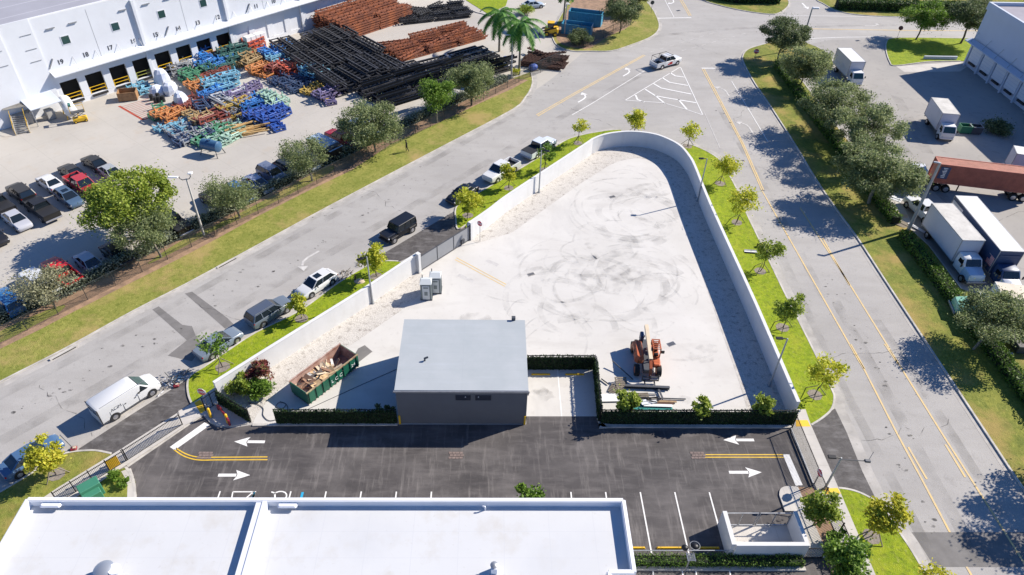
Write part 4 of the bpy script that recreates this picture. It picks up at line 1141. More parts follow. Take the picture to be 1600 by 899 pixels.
def car(kind, label, cat, col, px, py, hd, group=None, z=.7, **k):
    p = G(px, py, z)
    nm = {'sedan': 'parked_car', 'suv': 'parked_suv', 'pickup': 'pickup_truck', 'jeep': 'box_suv', 'van': 'panel_van', 'hatch': 'parked_car'}[kind]
    t = thing(nm, label, cat, p[0], p[1], R_(hd), group=group)
    P = paint(col)
    if kind in ('sedan', 'hatch'):
        W = 1.84
        tail = .95 if kind == 'sedan' else 1.0
        loft(MB(), [(2.36, .66, .36, .60), (2.28, .80, .24, .70), (1.9, .90, .2, .80), (1.0, .92, .2, .93), (-.2, .92, .2, .95), (-1.5, .92, .2, .99), (-1.95, .90, .22, tail), (-2.28, .84, .3, tail - .03), (-2.36, .74, .42, tail - .15)]).build('body', P, t, True)
        if kind == 'sedan':
            glasshouse(t, P, 1.12, -1.78, .80, .92, .28, -.95, .60, 1.40, (.48,), sunroof=k.get('sunroof', False))
        else:
            glasshouse(t, P, 1.12, -2.1, .80, .92, .3, -1.55, .62, 1.46, (.42,), sunroof=k.get('sunroof', False))
        common(t, 4.7, W, .95, 2.3, -2.32, (1.42, -1.38))
    elif kind == 'suv':
        W = 1.94
        loft(MB(), [(2.4, .72, .40, .78), (2.32, .86, .28, .92), (1.9, .95, .25, 1.02), (1.0, .97, .25, 1.10), (-1.0, .97, .25, 1.10), (-2.1, .95, .25, 1.12), (-2.36, .90, .32, 1.08), (-2.42, .8, .42, .95)]).build('body', P, t, True)
        glasshouse(t, P, 1.1, -2.34, .86, 1.07, .35, -2.0, .68, 1.66, (.36, .68), sunroof=k.get('sunroof', False), rails=k.get('rails', False), roofp=k.get('roofp'))
        common(t, 4.8, W, 1.1, 2.34, -2.38, (1.45, -1.42), .37, hz=.78, tz=.95)
    elif kind == 'jeep':
        W = 1.9
        loft(MB(), [(2.3, .70, .55, 1.05), (2.26, .74, .5, 1.14), (.9, .82, .45, 1.2), (.88, .9, .4, 1.2), (-2.2, .92, .4, 1.2), (-2.24, .88, .45, 1.15)]).build('body', P, t, True)
        glasshouse(t, P, .9, -2.2, .88, 1.18, .55, -2.12, .80, 1.85, (.38, .7), roofth=.08)
        fl = MB()
        for x in (1.5, -1.4):
            for s in (-1, 1): fl.bevbox(x, s * .92, .93, 1.1, .3, .1, .04)
        fl.build('fender', m_plastic, t)
        MB().bevbox(2.36, 0, .55, .16, 1.6, .2, .04).build('bumper', m_plastic, t)
        MB().cyl((-2.28, 0, 1.0), (-2.5, 0, 1.0), .38, .38, 16).build('spare_wheel', m_tyre, t)
        common(t, 4.6, W, 1.2, 2.3, -2.22, (1.5, -1.4), .41, hz=.9, tz=.95)
    elif kind == 'pickup':
        W = 2.0
        loft(MB(), [(2.9, .78, .5, 1.0), (2.84, .9, .4, 1.12), (2.3, .98, .35, 1.18), (1.35, 1.0, .35, 1.22), (-.95, 1.0, .35, 1.24)]).build('body', P, t, True)
        glasshouse(t, P, 1.45, -.92, .90, 1.2, .75, -.78, .72, 1.86, (.5,), sunroof=False)
        bd = MB()
        bd.box(-1.95, .93, .85, 2.0, .12, .78); bd.box(-1.95, -.93, .85, 2.0, .12, .78)
        bd.box(-1.95, 0, .62, 1.98, 1.74, .3)
        bo = bd.build('cargo_bed', P, t)
        MB().box(-2.96, 0, .86, .09, 1.98, .72).build('tailgate', P, bo)
        MB().box(-1.95, 0, .785, 1.95, 1.72, .02).build('bed_liner', m_plastic, bo)
        if k.get('cover'):
            MB().box(-1.96, 0, 1.25, 2.02, 1.9, .05).build('bed_cover', k['cover'], bo)
        if k.get('rack'):
            rk_ = MB()
            for s in (-1, 1):
                rk_.bar((.6, s * .9, 2.1), (-2.7, s * .9, 2.1), .05, .05)
                for x in (-1.0, -2.7): rk_.bar((x, s * .92, 1.2), (x, s * .9, 2.1), .05, .05)
            for x in (.5, -1.0, -2.7): rk_.bar((x, -.9, 2.1), (x, .9, 2.1), .05, .05)
            rk_.build('ladder_rack', m_plastic, t)
        if k.get('decal'):
            for s in (-1, 1):
                MB().box(.2, s * 1.003, .78, .7, .012, .4).box(-.2, s * 1.006, .66, .5, .012, .22).build('red_decal', m_red, t)
        MB().bevbox(-3.08, 0, .55, .18, 1.9, .2, .04).build('bumper', m_rim, t)
        common(t, 5.8, W, 1.2, 2.84, -2.97, (1.85, -1.75), .40, hz=.95, tz=.95)
    elif kind == 'van':
        W = 2.02
        loft(MB(), [(2.82, .72, .45, .85, .8), (2.74, .9, .3, 1.02, .8), (2.35, .98, .25, 1.17, .82), (1.75, 1.0, .25, 1.30, .84), (1.25, 1.0, .25, 1.78, .82), (.92, 1.0, .25, 2.06, .80), (.5, 1.0, .25, 2.13, .80), (-2.6, 1.0, .25, 2.13, .80), (-2.82, .97, .3, 2.02, .80)]).build('body', P, t, True)
        ws = MB().add([(1.86, -.78, 1.30), (1.86, .78, 1.30), (1.08, .70, 2.03), (1.08, -.70, 2.03), (1.80, -.78, 1.25), (1.80, .78, 1.25), (1.02, .70, 1.96), (1.02, -.70, 1.96)],
                      [(0, 1, 2, 3), (0, 4, 5, 1), (1, 5, 6, 2), (2, 6, 7, 3), (3, 7, 4, 0)])
        ws.build('windscreen', m_glassg, t)
        for s in (-1, 1):
            MB().add([(1.62, s * 1.0, 1.28), (.72, s * 1.0, 1.28), (.72, s * .9, 1.90), (1.12, s * .9, 1.88), (1.62, s * .9, 1.28), (.72, s * .9, 1.28), (.72, s * .83, 1.90), (1.12, s * .83, 1.88)],
                     [(0, 1, 2, 3), (3, 2, 1, 0), (0, 3, 7, 4), (1, 5, 6, 2)]).build('side_window', m_glass, t)
            for x_ in (.62, -.75, -1.95): MB().box(x_, s * 1.002, .82, .025, .02, .85).build('door_seam', m_dkgrey, t)
            MB().box(-.4, s * .86, 2.10, 4.2, .03, .03).build('drip_rail', m_grey, t)
            MB().box(-.35, s * 1.012, .45, 4.7, .02, .07).build('rub_strip', m_plastic, t)
            MB().box(.35, s * 1.015, 1.1, .14, .03, .07).box(-.55, s * 1.015, 1.12, .14, .03, .07).build('door_handle', m_plastic, t)
        MB().box(-2.80, 0, 1.15, .07, 1.96, 1.75).build('rear_doors', m_plastic, t)
        MB().box(-2.845, 0, 1.15, .03, 1.78, 1.62).build('rear_panel', P, t)
        for s in (-1, 1): MB().box(-2.865, s * .45, 1.6, .02, .7, .45).build('rear_window', m_glass, t)
        MB().bevbox(2.80, 0, .6, .14, 1.7, .3, .05).build('grille', m_plastic, t)
        text_mesh('lettering', 'ACIM', .40, m_dkgrey, -1.35, -1.008, 1.28, (R_(80), R_(0), 0), t, .004)
        common(t, 5.7, W, 1.35, 2.78, -2.8, (1.78, -1.72), .38, hz=.85, tz=1.15)
    return t
cr_ = 'vehicles parked along the diagonal road'
DR = math.degrees(ang(G(400, 385), G(700, 225)))      # heading of the diagonal road
WHITE, BLACK, SILVER, GREY, BLUE, DBLUE, RED = (.66, .665, .66), (.008, .008, .009), (.42, .44, .46), (.13, .14, .15), (.03, .10, .30), (.02, .04, .10), (.50, .015, .015)
def pose(a, b, z=.9):
    """centre pixel and heading from two pixels along the vehicle's middle (tail, nose) at height z"""
    A, B = G(*a, z), G(*b, z)
    return math.degrees(ang(A, B))
car('van', 'white panel van parked at the kerb above the left driveway', 'van', WHITE, 195.5, 616.5, DR + 2, cr_, 1.1)
car('sedan', 'bright blue sedan half cut off at the left edge behind the yellow tree', 'car', (.07, .14, .26), 48, 712, DR + 1, cr_)
car('sedan', 'silver-blue sedan parked behind the sparse young tree left of the white wall', 'car', (.17, .21, .26), 341, 535, DR + 2, cr_)
car('suv', 'dark silver estate car with roof rails parked by the yellow tree below the white hatchback', 'car', (.14, .17, .21), 420, 484, DR, cr_, .9, rails=True, roofp=paint((.08, .10, .14)))
car('hatch', 'white crossover with a black sunroof parked left of the street gate', 'car', WHITE, 494, 441, DR + 181, cr_, .8, sunroof=True)
car('jeep', 'boxy black off-roader parked in front of the street gate driveway', 'car', (.012, .013, .016), 622, 357, DR + 180, cr_, .95)
car('sedan', 'dark car almost hidden behind the yellow-green tree right of the boxy black off-roader', 'car', (.01, .012, .02), 722, 302, DR + 180, cr_)
car('pickup', 'white pickup truck parked along the wall between two small trees', 'pickup truck', WHITE, 783, 265, DR + 180, cr_, .9)
car('pickup', 'white pickup with a black roof parked highest on the diagonal road', 'pickup truck', (.62, .66, .70), 843, 229, DR, cr_, .9, cover=m_plastic)
car('pickup', 'white work pickup with ladder rack and red door decal driving through the junction', 'pickup truck', WHITE, 1041, 95, pose((1024, 100), (1060, 90)), None, .9, rack=True, decal=True)
# ---- cars in the yard
cy_ = 'cars parked in the left yard'
PR = DR - 90 + 1            # nose to the hedge
def yc(kind, label, col, px, py, flip=0, cat='car', **k):
    return car(kind, label, cat, col, px, py, PR + 180 * flip, cy_, .75, **k)
yc('sedan', 'black sedan at the far right end of the upper parking row', (.012, .012, .014), 147, 253, 1)
yc('sedan', 'black sedan second from the right end of the upper row, behind the red pickup', (.014, .014, .016), 111, 267, 1)
yc('sedan', 'white sedan in the upper parking row', WHITE, 77, 284, 1)
yc('suv', 'black sport utility car left of the white sedan in the upper row', (.016, .015, .015), 32, 300, 1)
yc('pickup', 'black pickup with a grey bed cover cut off by the left edge', (.014, .014, .015), -4, 318, 1, 'pickup truck', cover=m_plastic)
yc('sedan', 'pale grey car half hidden by the big bright green tree', (.35, .37, .38), 174, 269, 0)
yc('pickup', 'dark red pickup with bright red cab roof beside the big green tree', (.45, .03, .04), 129, 289, 0, 'pickup truck')
yc('hatch', 'blue-grey hatchback in the lower row right of the black pickup', (.07, .12, .19), 106, 307, 0, sunroof=True)
yc('pickup', 'black pickup with a dark bed cover in the lower row', (.010, .010, .011), 64, 326, 1, 'pickup truck', cover=m_plastic)
yc('sedan', 'silver sedan at the left end of the lower row', (.45, .46, .50), 25, 342, 0)
yc('sedan', 'dark car cut off by the left edge below the silver sedan', (.02, .02, .022), -12, 366, 0)
yc('suv', 'blue sport utility car at the left edge behind the grey-green hedge', (.04, .16, .36), 12, 470, 1)
yc('pickup', 'white pickup mostly hidden under the sparse tree by the left edge', (.6, .62, .63), 62, 443, 1, 'pickup truck')
yc('pickup', 'bright red pickup under the sparse tree by the hedge', (.62, .02, .02), 97, 426, 1, 'pickup truck')
yc('sedan', 'silver sedan with black rear window parked right of the bright red pickup', (.42, .46, .52), 141, 411, 0)
yc('sedan', 'black sedan in the shade right of the silver sedan by the hedge', (.008, .008, .01), 182, 395, 0)
yc('pickup', 'black pickup parked left of the tall lamp post under the big tree', (.008, .008, .009), 268, 347, 1, 'pickup truck', cover=m_plastic)
yc('suv', 'black sport utility car right of the tall lamp post', (.012, .011, .012), 336, 311, 1)
yc('hatch', 'bright blue hatchback behind the sparse tree right of the tall lamp post', (.02, .16, .50), 374, 299, 0)
yc('sedan', 'blue and white sedan just left of the slate-blue sport utility car', (.30, .34, .45), 402, 286, 0)
yc('suv', 'slate-blue sport utility car by the hedge below the timber pile', (.15, .18, .26), 426, 272, 0)
yc('hatch', 'dark grey car under the tree right of the slate-blue sport utility car', (.03, .035, .04), 450, 262, 0)
yc('sedan', 'white car under the tree left of the blue-topped box trailer', (.5, .53, .56), 477, 251, 0)
yc('pickup', 'dark red pickup with black bed beside the blue-topped box trailer', (.30, .01, .015), 535, 217, 1, 'pickup truck')
yc('pickup', 'steel blue pickup hidden under the broad tree beside the black steel stacks', (.08, .13, .2), 572, 199, 1, 'pickup truck')
c = G(508, 232, 1.2); t = thing('box_trailer', 'dark box trailer with a pale blue tarpaulin roof among the parked cars', 'trailer', c[0], c[1], R_(PR))
MB().bevbox(0, 0, 1.35, 4.6, 2.2, 1.8, .05).build('body', m_black, t)
MB().add([(2.5, -1.15, 2.0), (2.5, 1.15, 2.0), (1.2, 1.15, 2.32), (-2.4, 1.15, 2.32), (-2.4, -1.15, 2.32), (1.2, -1.15, 2.32)], [(0, 1, 2, 5), (5, 2, 3, 4)]).build('tarpaulin', mat('pale_blue_tarp', (.38, .50, .62), .5, var=.15, vscale=1.5), t)
for x in (-.6, .6):
    for s in (-1, 1): wheel(t, x, s * 1.0, .36, .22)
MB().bar((2.3, 0, .5), (3.3, 0, .5), .1, .1).build('drawbar', m_black, t)
c = G(833, 10, .7)
car('sedan', 'silver car parked behind the palms at the top', 'car', (.40, .46, .52), 833, 7, PR + 60, None)
# ---- trucks
def box_truck(label, px, py, hd, L=6.0, W=2.4, bt=3.6, cabcol=m_white, boxm=m_white, nose='cabover', z=2.0, roofm=None, side=None, group='white box trucks in the right lot', side2=None, deco=None, nosecol=None):
    """box from x=-L .. 0 , cab in front of 0"""
    p = G(px, py, z)
    t = thing('box_truck', label, 'box truck', p[0], p[1], R_(hd), group=group)
    z0 = .95
    MB().box(-L / 2, 0, (z0 + bt) / 2, L, W, bt - z0).build('cargo_box', side or boxm, t)
    MB().box(-L / 2, 0, bt + .02, L - .1, W - .1, .035).build('box_roof', roofm or boxm, t)
    fr = MB()
    for s in (-1, 1):
        for zz in (z0 + .05, bt): fr.bar((-L, s * W / 2, zz), (0, s * W / 2, zz), .06, .09)
        for x in (-L, 0): fr.bar((x, s * W / 2, z0), (x, s * W / 2, bt), .07, .07)
    for x in (-L, 0): fr.bar((x, -W / 2, bt), (x, W / 2, bt), .08, .08)
    fr.build('box_frame', m_grey, t)
    MB().box(-L / 2 + .6, 0, .72, L + 2.2, .9, .3).build('chassis', m_black, t)
    if nose == 'cabover':
        loft(MB(), [(1.72, .92, .45, 1.25, .95), (1.66, .96, .4, 1.4, .95), (1.25, .98, .4, 2.25, .86), (.12, .98, .45, 2.28, .88)]).build('cab', cabcol, t, True)
        MB().add([(1.72, -.82, 1.40), (1.72, .82, 1.40), (1.30, .76, 2.16), (1.30, -.76, 2.16), (1.5, .8, 1.4), (1.5, -.8, 1.4), (1.1, .7, 2.12), (1.1, -.7, 2.12)], [(0, 1, 2, 3), (1, 4, 6, 2), (0, 3, 7, 5), (3, 2, 6, 7)]).build('windscreen', m_glassg, t)
        for s in (-1, 1):
            MB().add([(1.42, s * .99, 1.42), (.5, s * .99, 1.42), (.5, s * .93, 2.05), (1.15, s * .93, 2.05)], [(0, 1, 2, 3), (3, 2, 1, 0)]).build('side_window', m_glass, t)
            MB().bevbox(1.55, s * 1.15, 1.6, .1, .2, .35, .03).build('mirror', m_plastic, t)
            MB().bevbox(1.72, s * .7, .75, .08, .3, .18, .03).build('headlight', m_lampw, t)
        MB().bevbox(1.76, 0, .55, .12, 1.9, .25, .04).build('bumper', m_white, t)
        fx = 1.0
    else:
        pc = nosecol or cabcol
        loft(MB(), [(3.25, .72, .6, 1.25, .85), (3.1, .9, .5, 1.45, .85), (2.1, 1.0, .5, 1.62, .85), (1.75, 1.05, .5, 1.66, .9)]).build('bonnet', pc, t, True)
        loft(MB(), [(1.80, 1.05, .5, 1.66, .95), (1.35, 1.05, .5, 2.35, .84), (1.15, 1.05, .5, 2.42, .84), (.15, 1.05, .5, 2.42, .86)]).build('cab', cabcol, t, True)
        MB().add([(1.86, -.86, 1.70), (1.86, .86, 1.70), (1.44, .78, 2.32), (1.44, -.78, 2.32), (1.6, .8, 1.7), (1.6, -.8, 1.7), (1.2, .75, 2.3), (1.2, -.75, 2.3)], [(0, 1, 2, 3), (1, 4, 6, 2), (0, 3, 7, 5), (3, 2, 6, 7)]).build('windscreen', m_glass, t)
        for s in (-1, 1):
            MB().add([(1.58, s * 1.062, 1.6), (.6, s * 1.062, 1.6), (.6, s * .97, 2.25), (1.3, s * .97, 2.25)], [(0, 1, 2, 3), (3, 2, 1, 0)]).build('side_window', m_glass, t)
            MB().bevbox(1.75, s * 1.3, 1.75, .1, .22, .4, .03).build('mirror', m_plastic, t)
            MB().bevbox(3.15, s * .72, 1.0, .14, .28, .2, .03).build('headlight', m_lampw, t)
        MB().bevbox(3.32, 0, .6, .16, 2.1, .3, .05).build('bumper', m_grey, t)
        fx = 2.4
    for s in (-1, 1):
        wheel(t, fx, s * (W / 2 - .22), .42, .26, m_rim)
        wheel(t, -L + 1.6, s * (W / 2 - .25), .44, .42, m_rim)
    MB().box(-L - .12, 0, .62, .12, W * .85, .14).build('rear_bumper', m_grey, t)
    if deco: deco(t, L, W, z0, bt)
    return t
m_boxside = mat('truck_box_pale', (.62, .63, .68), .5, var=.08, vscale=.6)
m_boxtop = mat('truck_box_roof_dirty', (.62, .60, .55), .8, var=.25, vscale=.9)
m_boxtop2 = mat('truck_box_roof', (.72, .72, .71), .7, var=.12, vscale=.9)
def deco1(t, L, W, z0, bt):
    gz = MB()
    r = random.Random(4)
    P = [(-L * .85, 1.9)]
    for i in range(12): P.append((-L * .85 + (i + 1) * L * .055, 1.5 + r.random() * .9))
    for a, b in zip(P[:-1], P[1:]): gz.bar((a[0], -W / 2 - .04, a[1]), (b[0], -W / 2 - .04, b[1]), .012, .16)
    gz.build('spray_lettering', m_whpaint, t)
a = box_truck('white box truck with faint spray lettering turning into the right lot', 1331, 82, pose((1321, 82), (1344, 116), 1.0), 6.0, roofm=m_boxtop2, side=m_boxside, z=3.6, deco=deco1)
def fix(t, cx, cy, z, L, dx=0):
    pass
def set_front(t, a, b, z):
    """put the roof's front edge middle (x = 0) on the midpoint of two photo pixels at height z"""
    A, B = G(*a, z), G(*b, z)
    t.location = ((A[0] + B[0]) / 2, (A[1] + B[1]) / 2, 0)
def roof_pose(rl, rr, fl, fr, z):
    """box roof corners (rear left, rear right, front left, front right) -> heading, length, width"""
    q = [Vector((*G(*p, z), 0)) for p in (rl, rr, fl, fr)]
    r_, f_ = (q[0] + q[1]) / 2, (q[2] + q[3]) / 2
    d = f_ - r_
    return math.degrees(math.atan2(d.y, d.x)), d.length, ((q[0] - q[1]).length + (q[2] - q[3]).length) / 2, f_
def place_truck(t, rl, rr, fl, fr, z):
    h, L, W, f_ = roof_pose(rl, rr, fl, fr, z)
    t.location = (f_.x, f_.y, 0); t.rotation_euler = (0, 0, R_(h))
    return L, W
place_truck(a, (1307, 72.5), (1327, 73.5), (1331, 96.5), (1352.5, 97.5), 3.6)
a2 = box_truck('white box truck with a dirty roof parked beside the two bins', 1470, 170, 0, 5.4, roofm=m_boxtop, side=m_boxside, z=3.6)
place_truck(a2, (1453.5, 150), (1478, 150.5), (1474.5, 178), (1499.5, 179), 3.6)
m_lblue = mat('box_side_pale_blue', (.50, .56, .62), .5)  # one even pale blue for the box side
a3 = box_truck('long white box truck with pale blue bonnet parked nearest the clipped hedge', 1500, 340, 0, 7.4, 2.5, 3.9, nose='bonnet', roofm=m_boxtop, side=m_boxside, nosecol=paint((.38, .52, .66)))
print('truck3', place_truck(a3, (1454.5, 316.5), (1487, 316), (1505, 376), (1539, 376), 3.9))
m_navy = mat('navy_box_side', (.025, .055, .13), .45)
def deco4(t, L, W, z0, bt):
    MB().box(-L * .88, -W / 2 - .02, 2.6, L * .22, .012, 1.9).build('panel', m_boxside, t)
    for i in range(7): MB()
    sg_ = MB()
    for i in range(9): sg_.bar((-L * .97 + i * .22, -W / 2 - .035, 1.9), (-L * .95 + i * .22, -W / 2 - .035, 3.2), .01, .05)
    sg_.build('black_lettering', m_black, t)
    MB().cyl((-L * .60, -W / 2 - .02, 2.6), (-L * .60, -W / 2 - .035, 2.6), .52, .52, 24).build('round_emblem', m_grey, t)
    MB().cyl((-L * .60, -W / 2 - .036, 2.6), (-L * .60, -W / 2 - .045, 2.6), .38, .38, 24).build('emblem_centre', m_navy, t)
    fl = MB(); st_ = MB()
    fx = -.72
    for i in range(7): st_.box(fx, -W / 2 - .03, 1.75 + i * .16, 1.1, .012, .08)
    st_.build('flag_stripes', m_red, t)
    MB().box(fx, -W / 2 - .018, 2.23, 1.1, .012, 1.1).build('flag_field', m_white, t)
    MB().box(fx - .33, -W / 2 - .042, 2.5, .42, .012, .5).build('flag_canton', m_navy, t)
    MB().box(0.06, 0, 3.35, .04, W - .3, .22).build('front_panel', m_navy, t)
a4 = box_truck('long navy box truck with a small flag on its side and white roof', 1500, 340, 0, 11.0, 2.55, 4.0, nose='bonnet', roofm=m_boxtop2, side=m_navy, cabcol=m_navy, nosecol=paint((.55, .57, .62)), deco=deco4)
print('truck4', place_truck(a4, (1492, 306), (1526, 306), (1565.5, 392), (1600, 394), 4.0))
m_mint = paint((.25, .52, .38))
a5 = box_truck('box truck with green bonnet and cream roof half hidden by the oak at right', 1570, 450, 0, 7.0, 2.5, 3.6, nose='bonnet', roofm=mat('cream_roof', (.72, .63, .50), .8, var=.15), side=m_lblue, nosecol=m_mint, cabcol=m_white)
place_truck(a5, (1620, 500), (1640, 460), (1572, 478), (1556, 440), 3.6)
p5 = G(1560, 455, 3.4); a5.location = (p5[0], p5[1], 0); a5.rotation_euler = (0, 0, R_(168))
a6 = box_truck('white box truck cut off at the right edge above the red container', 1600, 250, 0, 5.5, 2.4, 3.4, roofm=m_boxtop2, side=m_boxside)
p6 = G(1593, 238, 3.4); a6.location = (p6[0] + 5.0, p6[1] - 1.2, 0); a6.rotation_euler = (0, 0, R_(-20))
# red container on a trailer
A, B = G(1459, 244.5, 4.0), G(1472, 257, 4.0); C_ = G(1600, 272, 4.0)
hdg = ang(C_, B)
t = thing('container_trailer', 'rust-red corrugated container on a trailer across the right lot', 'container trailer', (A[0] + B[0]) / 2, (A[1] + B[1]) / 2, hdg)
Wc = min(dist(A, B), 2.6); print('container W', dist(A, B), math.degrees(hdg))
m_cont = mat('container_red', (.50, .16, .105), .6, var=.25, vscale=1.2); m_contt = mat('container_red_top', (.62, .29, .20), .7, var=.2, vscale=1.2)
cb = MB(); Lc = 12.2; n = 90
cb.box(-Lc / 2, 0, 2.68, Lc - .1, Wc - .12, 2.58)
for i in range(n):
    x = -.15 - i * (Lc - .3) / n
    for s in (-1, 1): cb.box(x, s * (Wc / 2 - .04), 2.68, .07, .06, 2.4)
cb.build('container', m_cont, t)
cb = MB()
for i in range(n): cb.box(-.15 - i * (Lc - .3) / n, 0, 3.985, .08, Wc - .25, .03)
cb.build('roof_ribs', m_contt, t)
fr = MB()
for s in (-1, 1):
    for zz in (1.4, 3.98): fr.bar((0, s * (Wc / 2 - .04), zz), (-Lc, s * (Wc / 2 - .04), zz), .12, .14)
    for x in (0, -Lc): fr.bar((x, s * (Wc / 2 - .04), 1.35), (x, s * (Wc / 2 - .04), 4.0), .14, .14)
for x in (0, -Lc): fr.bar((x, -Wc / 2, 3.97), (x, Wc / 2, 3.97), .12, .12)
fr.build('frame', m_cont, t)
MB().box(-.95, Wc / 2 + .005, 2.85, 1.2, .02, 1.7).build('blue_panel', m_navy, t)
lt = MB()
for i, wd in enumerate((.5, .35, .55, .4, .3, .5, .45)): lt.box(-.95 + (wd - .5) * .3, Wc / 2 + .022, 3.5 - i * .21, wd, .01, .10)
lt.build('white_lettering', m_white, t)
MB().box(-Lc / 2, 0, 1.2, Lc, 1.0, .22).build('chassis', m_black, t)
for x in (-.9, -2.1, -10.2, -11.4):
    for s in (-1, 1): wheel(t, x, s * (Wc / 2 - .3), .5, .5, m_rim)
MB().box(-3.4, .9, .9, .12, .12, 1.0).box(-3.4, -.9, .9, .12, .12, 1.0).build('landing_leg', m_black, t)
tr = thing('tractor_unit', 'white and blue tractor unit under the oak, coupled to the red container', 'truck', t.location[0], t.location[1], hdg)
loft(MB(), [(4.3, .9, .6, 1.5, .85), (4.2, 1.0, .5, 1.7, .85), (2.9, 1.1, .5, 1.85, .9)]).build('bonnet', paint((.30, .38, .55)), tr, True)
loft(MB(), [(2.9, 1.1, .5, 1.85, .95), (2.5, 1.15, .5, 2.7, .85), (.9, 1.15, .5, 2.8, .88)]).build('cab', m_boxside, tr, True)
MB().add([(2.95, -.9, 1.9), (2.95, .9, 1.9), (2.6, .8, 2.6), (2.6, -.8, 2.6)], [(0, 1, 2, 3), (3, 2, 1, 0)]).build('windscreen', m_glass, tr)
for s in (-1, 1): wheel(tr, 3.5, s * 1.0, .5, .3, m_rim)
MB().box(.6, 0, .9, 3.0, .9, .25).build('chassis', m_black, tr)
MB().cyl((.8, .9, 1.0), (2.2, .9, 1.0), .32, .32, 12).build('fuel_tank', m_rim, tr, True)
t.rotation_euler = (0, 0, hdg)
# white half hidden pickup/van by the pole
car('pickup', 'white crew-cab pickup standing nose-out behind the concrete lamp pole', 'pickup truck', WHITE, 1444, 326, pose((1462, 345), (1425, 312), 1.0), None, 1.0, cover=m_white)
# ---- excavator loader by the yard entrance
c = G(862, 48, .8); t = thing('skid_loader', 'small yellow loader parked beside the blue containers', 'loader', c[0], c[1], R_(170))
MB().bevbox(0, 0, 1.0, 2.6, 1.7, 1.0, .15).build('body', m_yellow, t)
MB().bevbox(.2, 0, 1.85, 1.2, 1.3, .9, .1).build('cab', m_glass, t)
MB().bevbox(.2, 0, 2.35, 1.3, 1.4, .1, .03).build('cab_roof', m_yellow, t)
for s in (-1, 1):
    MB().bar((-.9, s * .9, 1.7), (1.9, s * .9, .8), .16, .22).build('lift_arm', m_black, t)
    for x in (-.8, .8): wheel(t, x, s * .95, .42, .3, m_yellow)
MB().bevbox(2.1, 0, .45, .5, 1.9, .6, .08).build('bucket', m_dkgrey, t)
# ================================================================== TREES
L_oak = leafmat('oak_leaves', (0.11, 0.145, 0.055), (0.21, 0.26, 0.105), (0.44, 0.48, 0.24), 0.5)
L_oakd = leafmat('oak_leaves_dark', (0.06, 0.09, 0.035), (0.12, 0.16, 0.065), (0.28, 0.33, 0.15), 0.42)
L_green = leafmat('leaves_bright', (0.14, 0.20, 0.03), (0.26, 0.34, 0.045), (0.46, 0.52, 0.09), 0.42)
L_green2 = leafmat('leaves_green', (0.07, 0.13, 0.018), (0.14, 0.25, 0.03), (0.27, 0.40, 0.06), 0.4)
L_yg = leafmat('leaves_yellow_green', (0.28, 0.34, 0.03), (0.50, 0.54, 0.05), (0.80, 0.72, 0.10), 0.5)
L_yel = leafmat('leaves_yellow', (0.28, 0.33, 0.03), (0.52, 0.52, 0.05), (0.80, 0.70, 0.10), 0.45)
L_palm = leafmat('palm_leaves', (0.03, 0.11, 0.02), (0.08, 0.22, 0.035), (0.20, 0.38, 0.07), 0.4)
L_red = leafmat('leaves_red', (0.10, 0.02, 0.025), (0.26, 0.06, 0.06), (0.24, 0.26, 0.08), 0.3)
L_pale = leafmat('leaves_pale', (0.16, 0.17, 0.09), (0.28, 0.28, 0.16), (0.48, 0.46, 0.30), 0.35)
def limb(mb, a, b, r0, r1, r, bend=.12, n=3):
    a, b = Vector(a), Vector(b); L = (b - a).length
    pts = [a]
    for i in range(1, n): pts.append(a.lerp(b, i / n) + Vector((r.gauss(0, bend * L * .4), r.gauss(0, bend * L * .4), r.gauss(0, bend * L * .2))))
    pts.append(b)
    for i in range(n):
        mb.cyl(pts[i], pts[i + 1], r0 + (r1 - r0) * i / n, r0 + (r1 - r0) * (i + 1) / n, 6, 0, i == n - 1)
    return pts
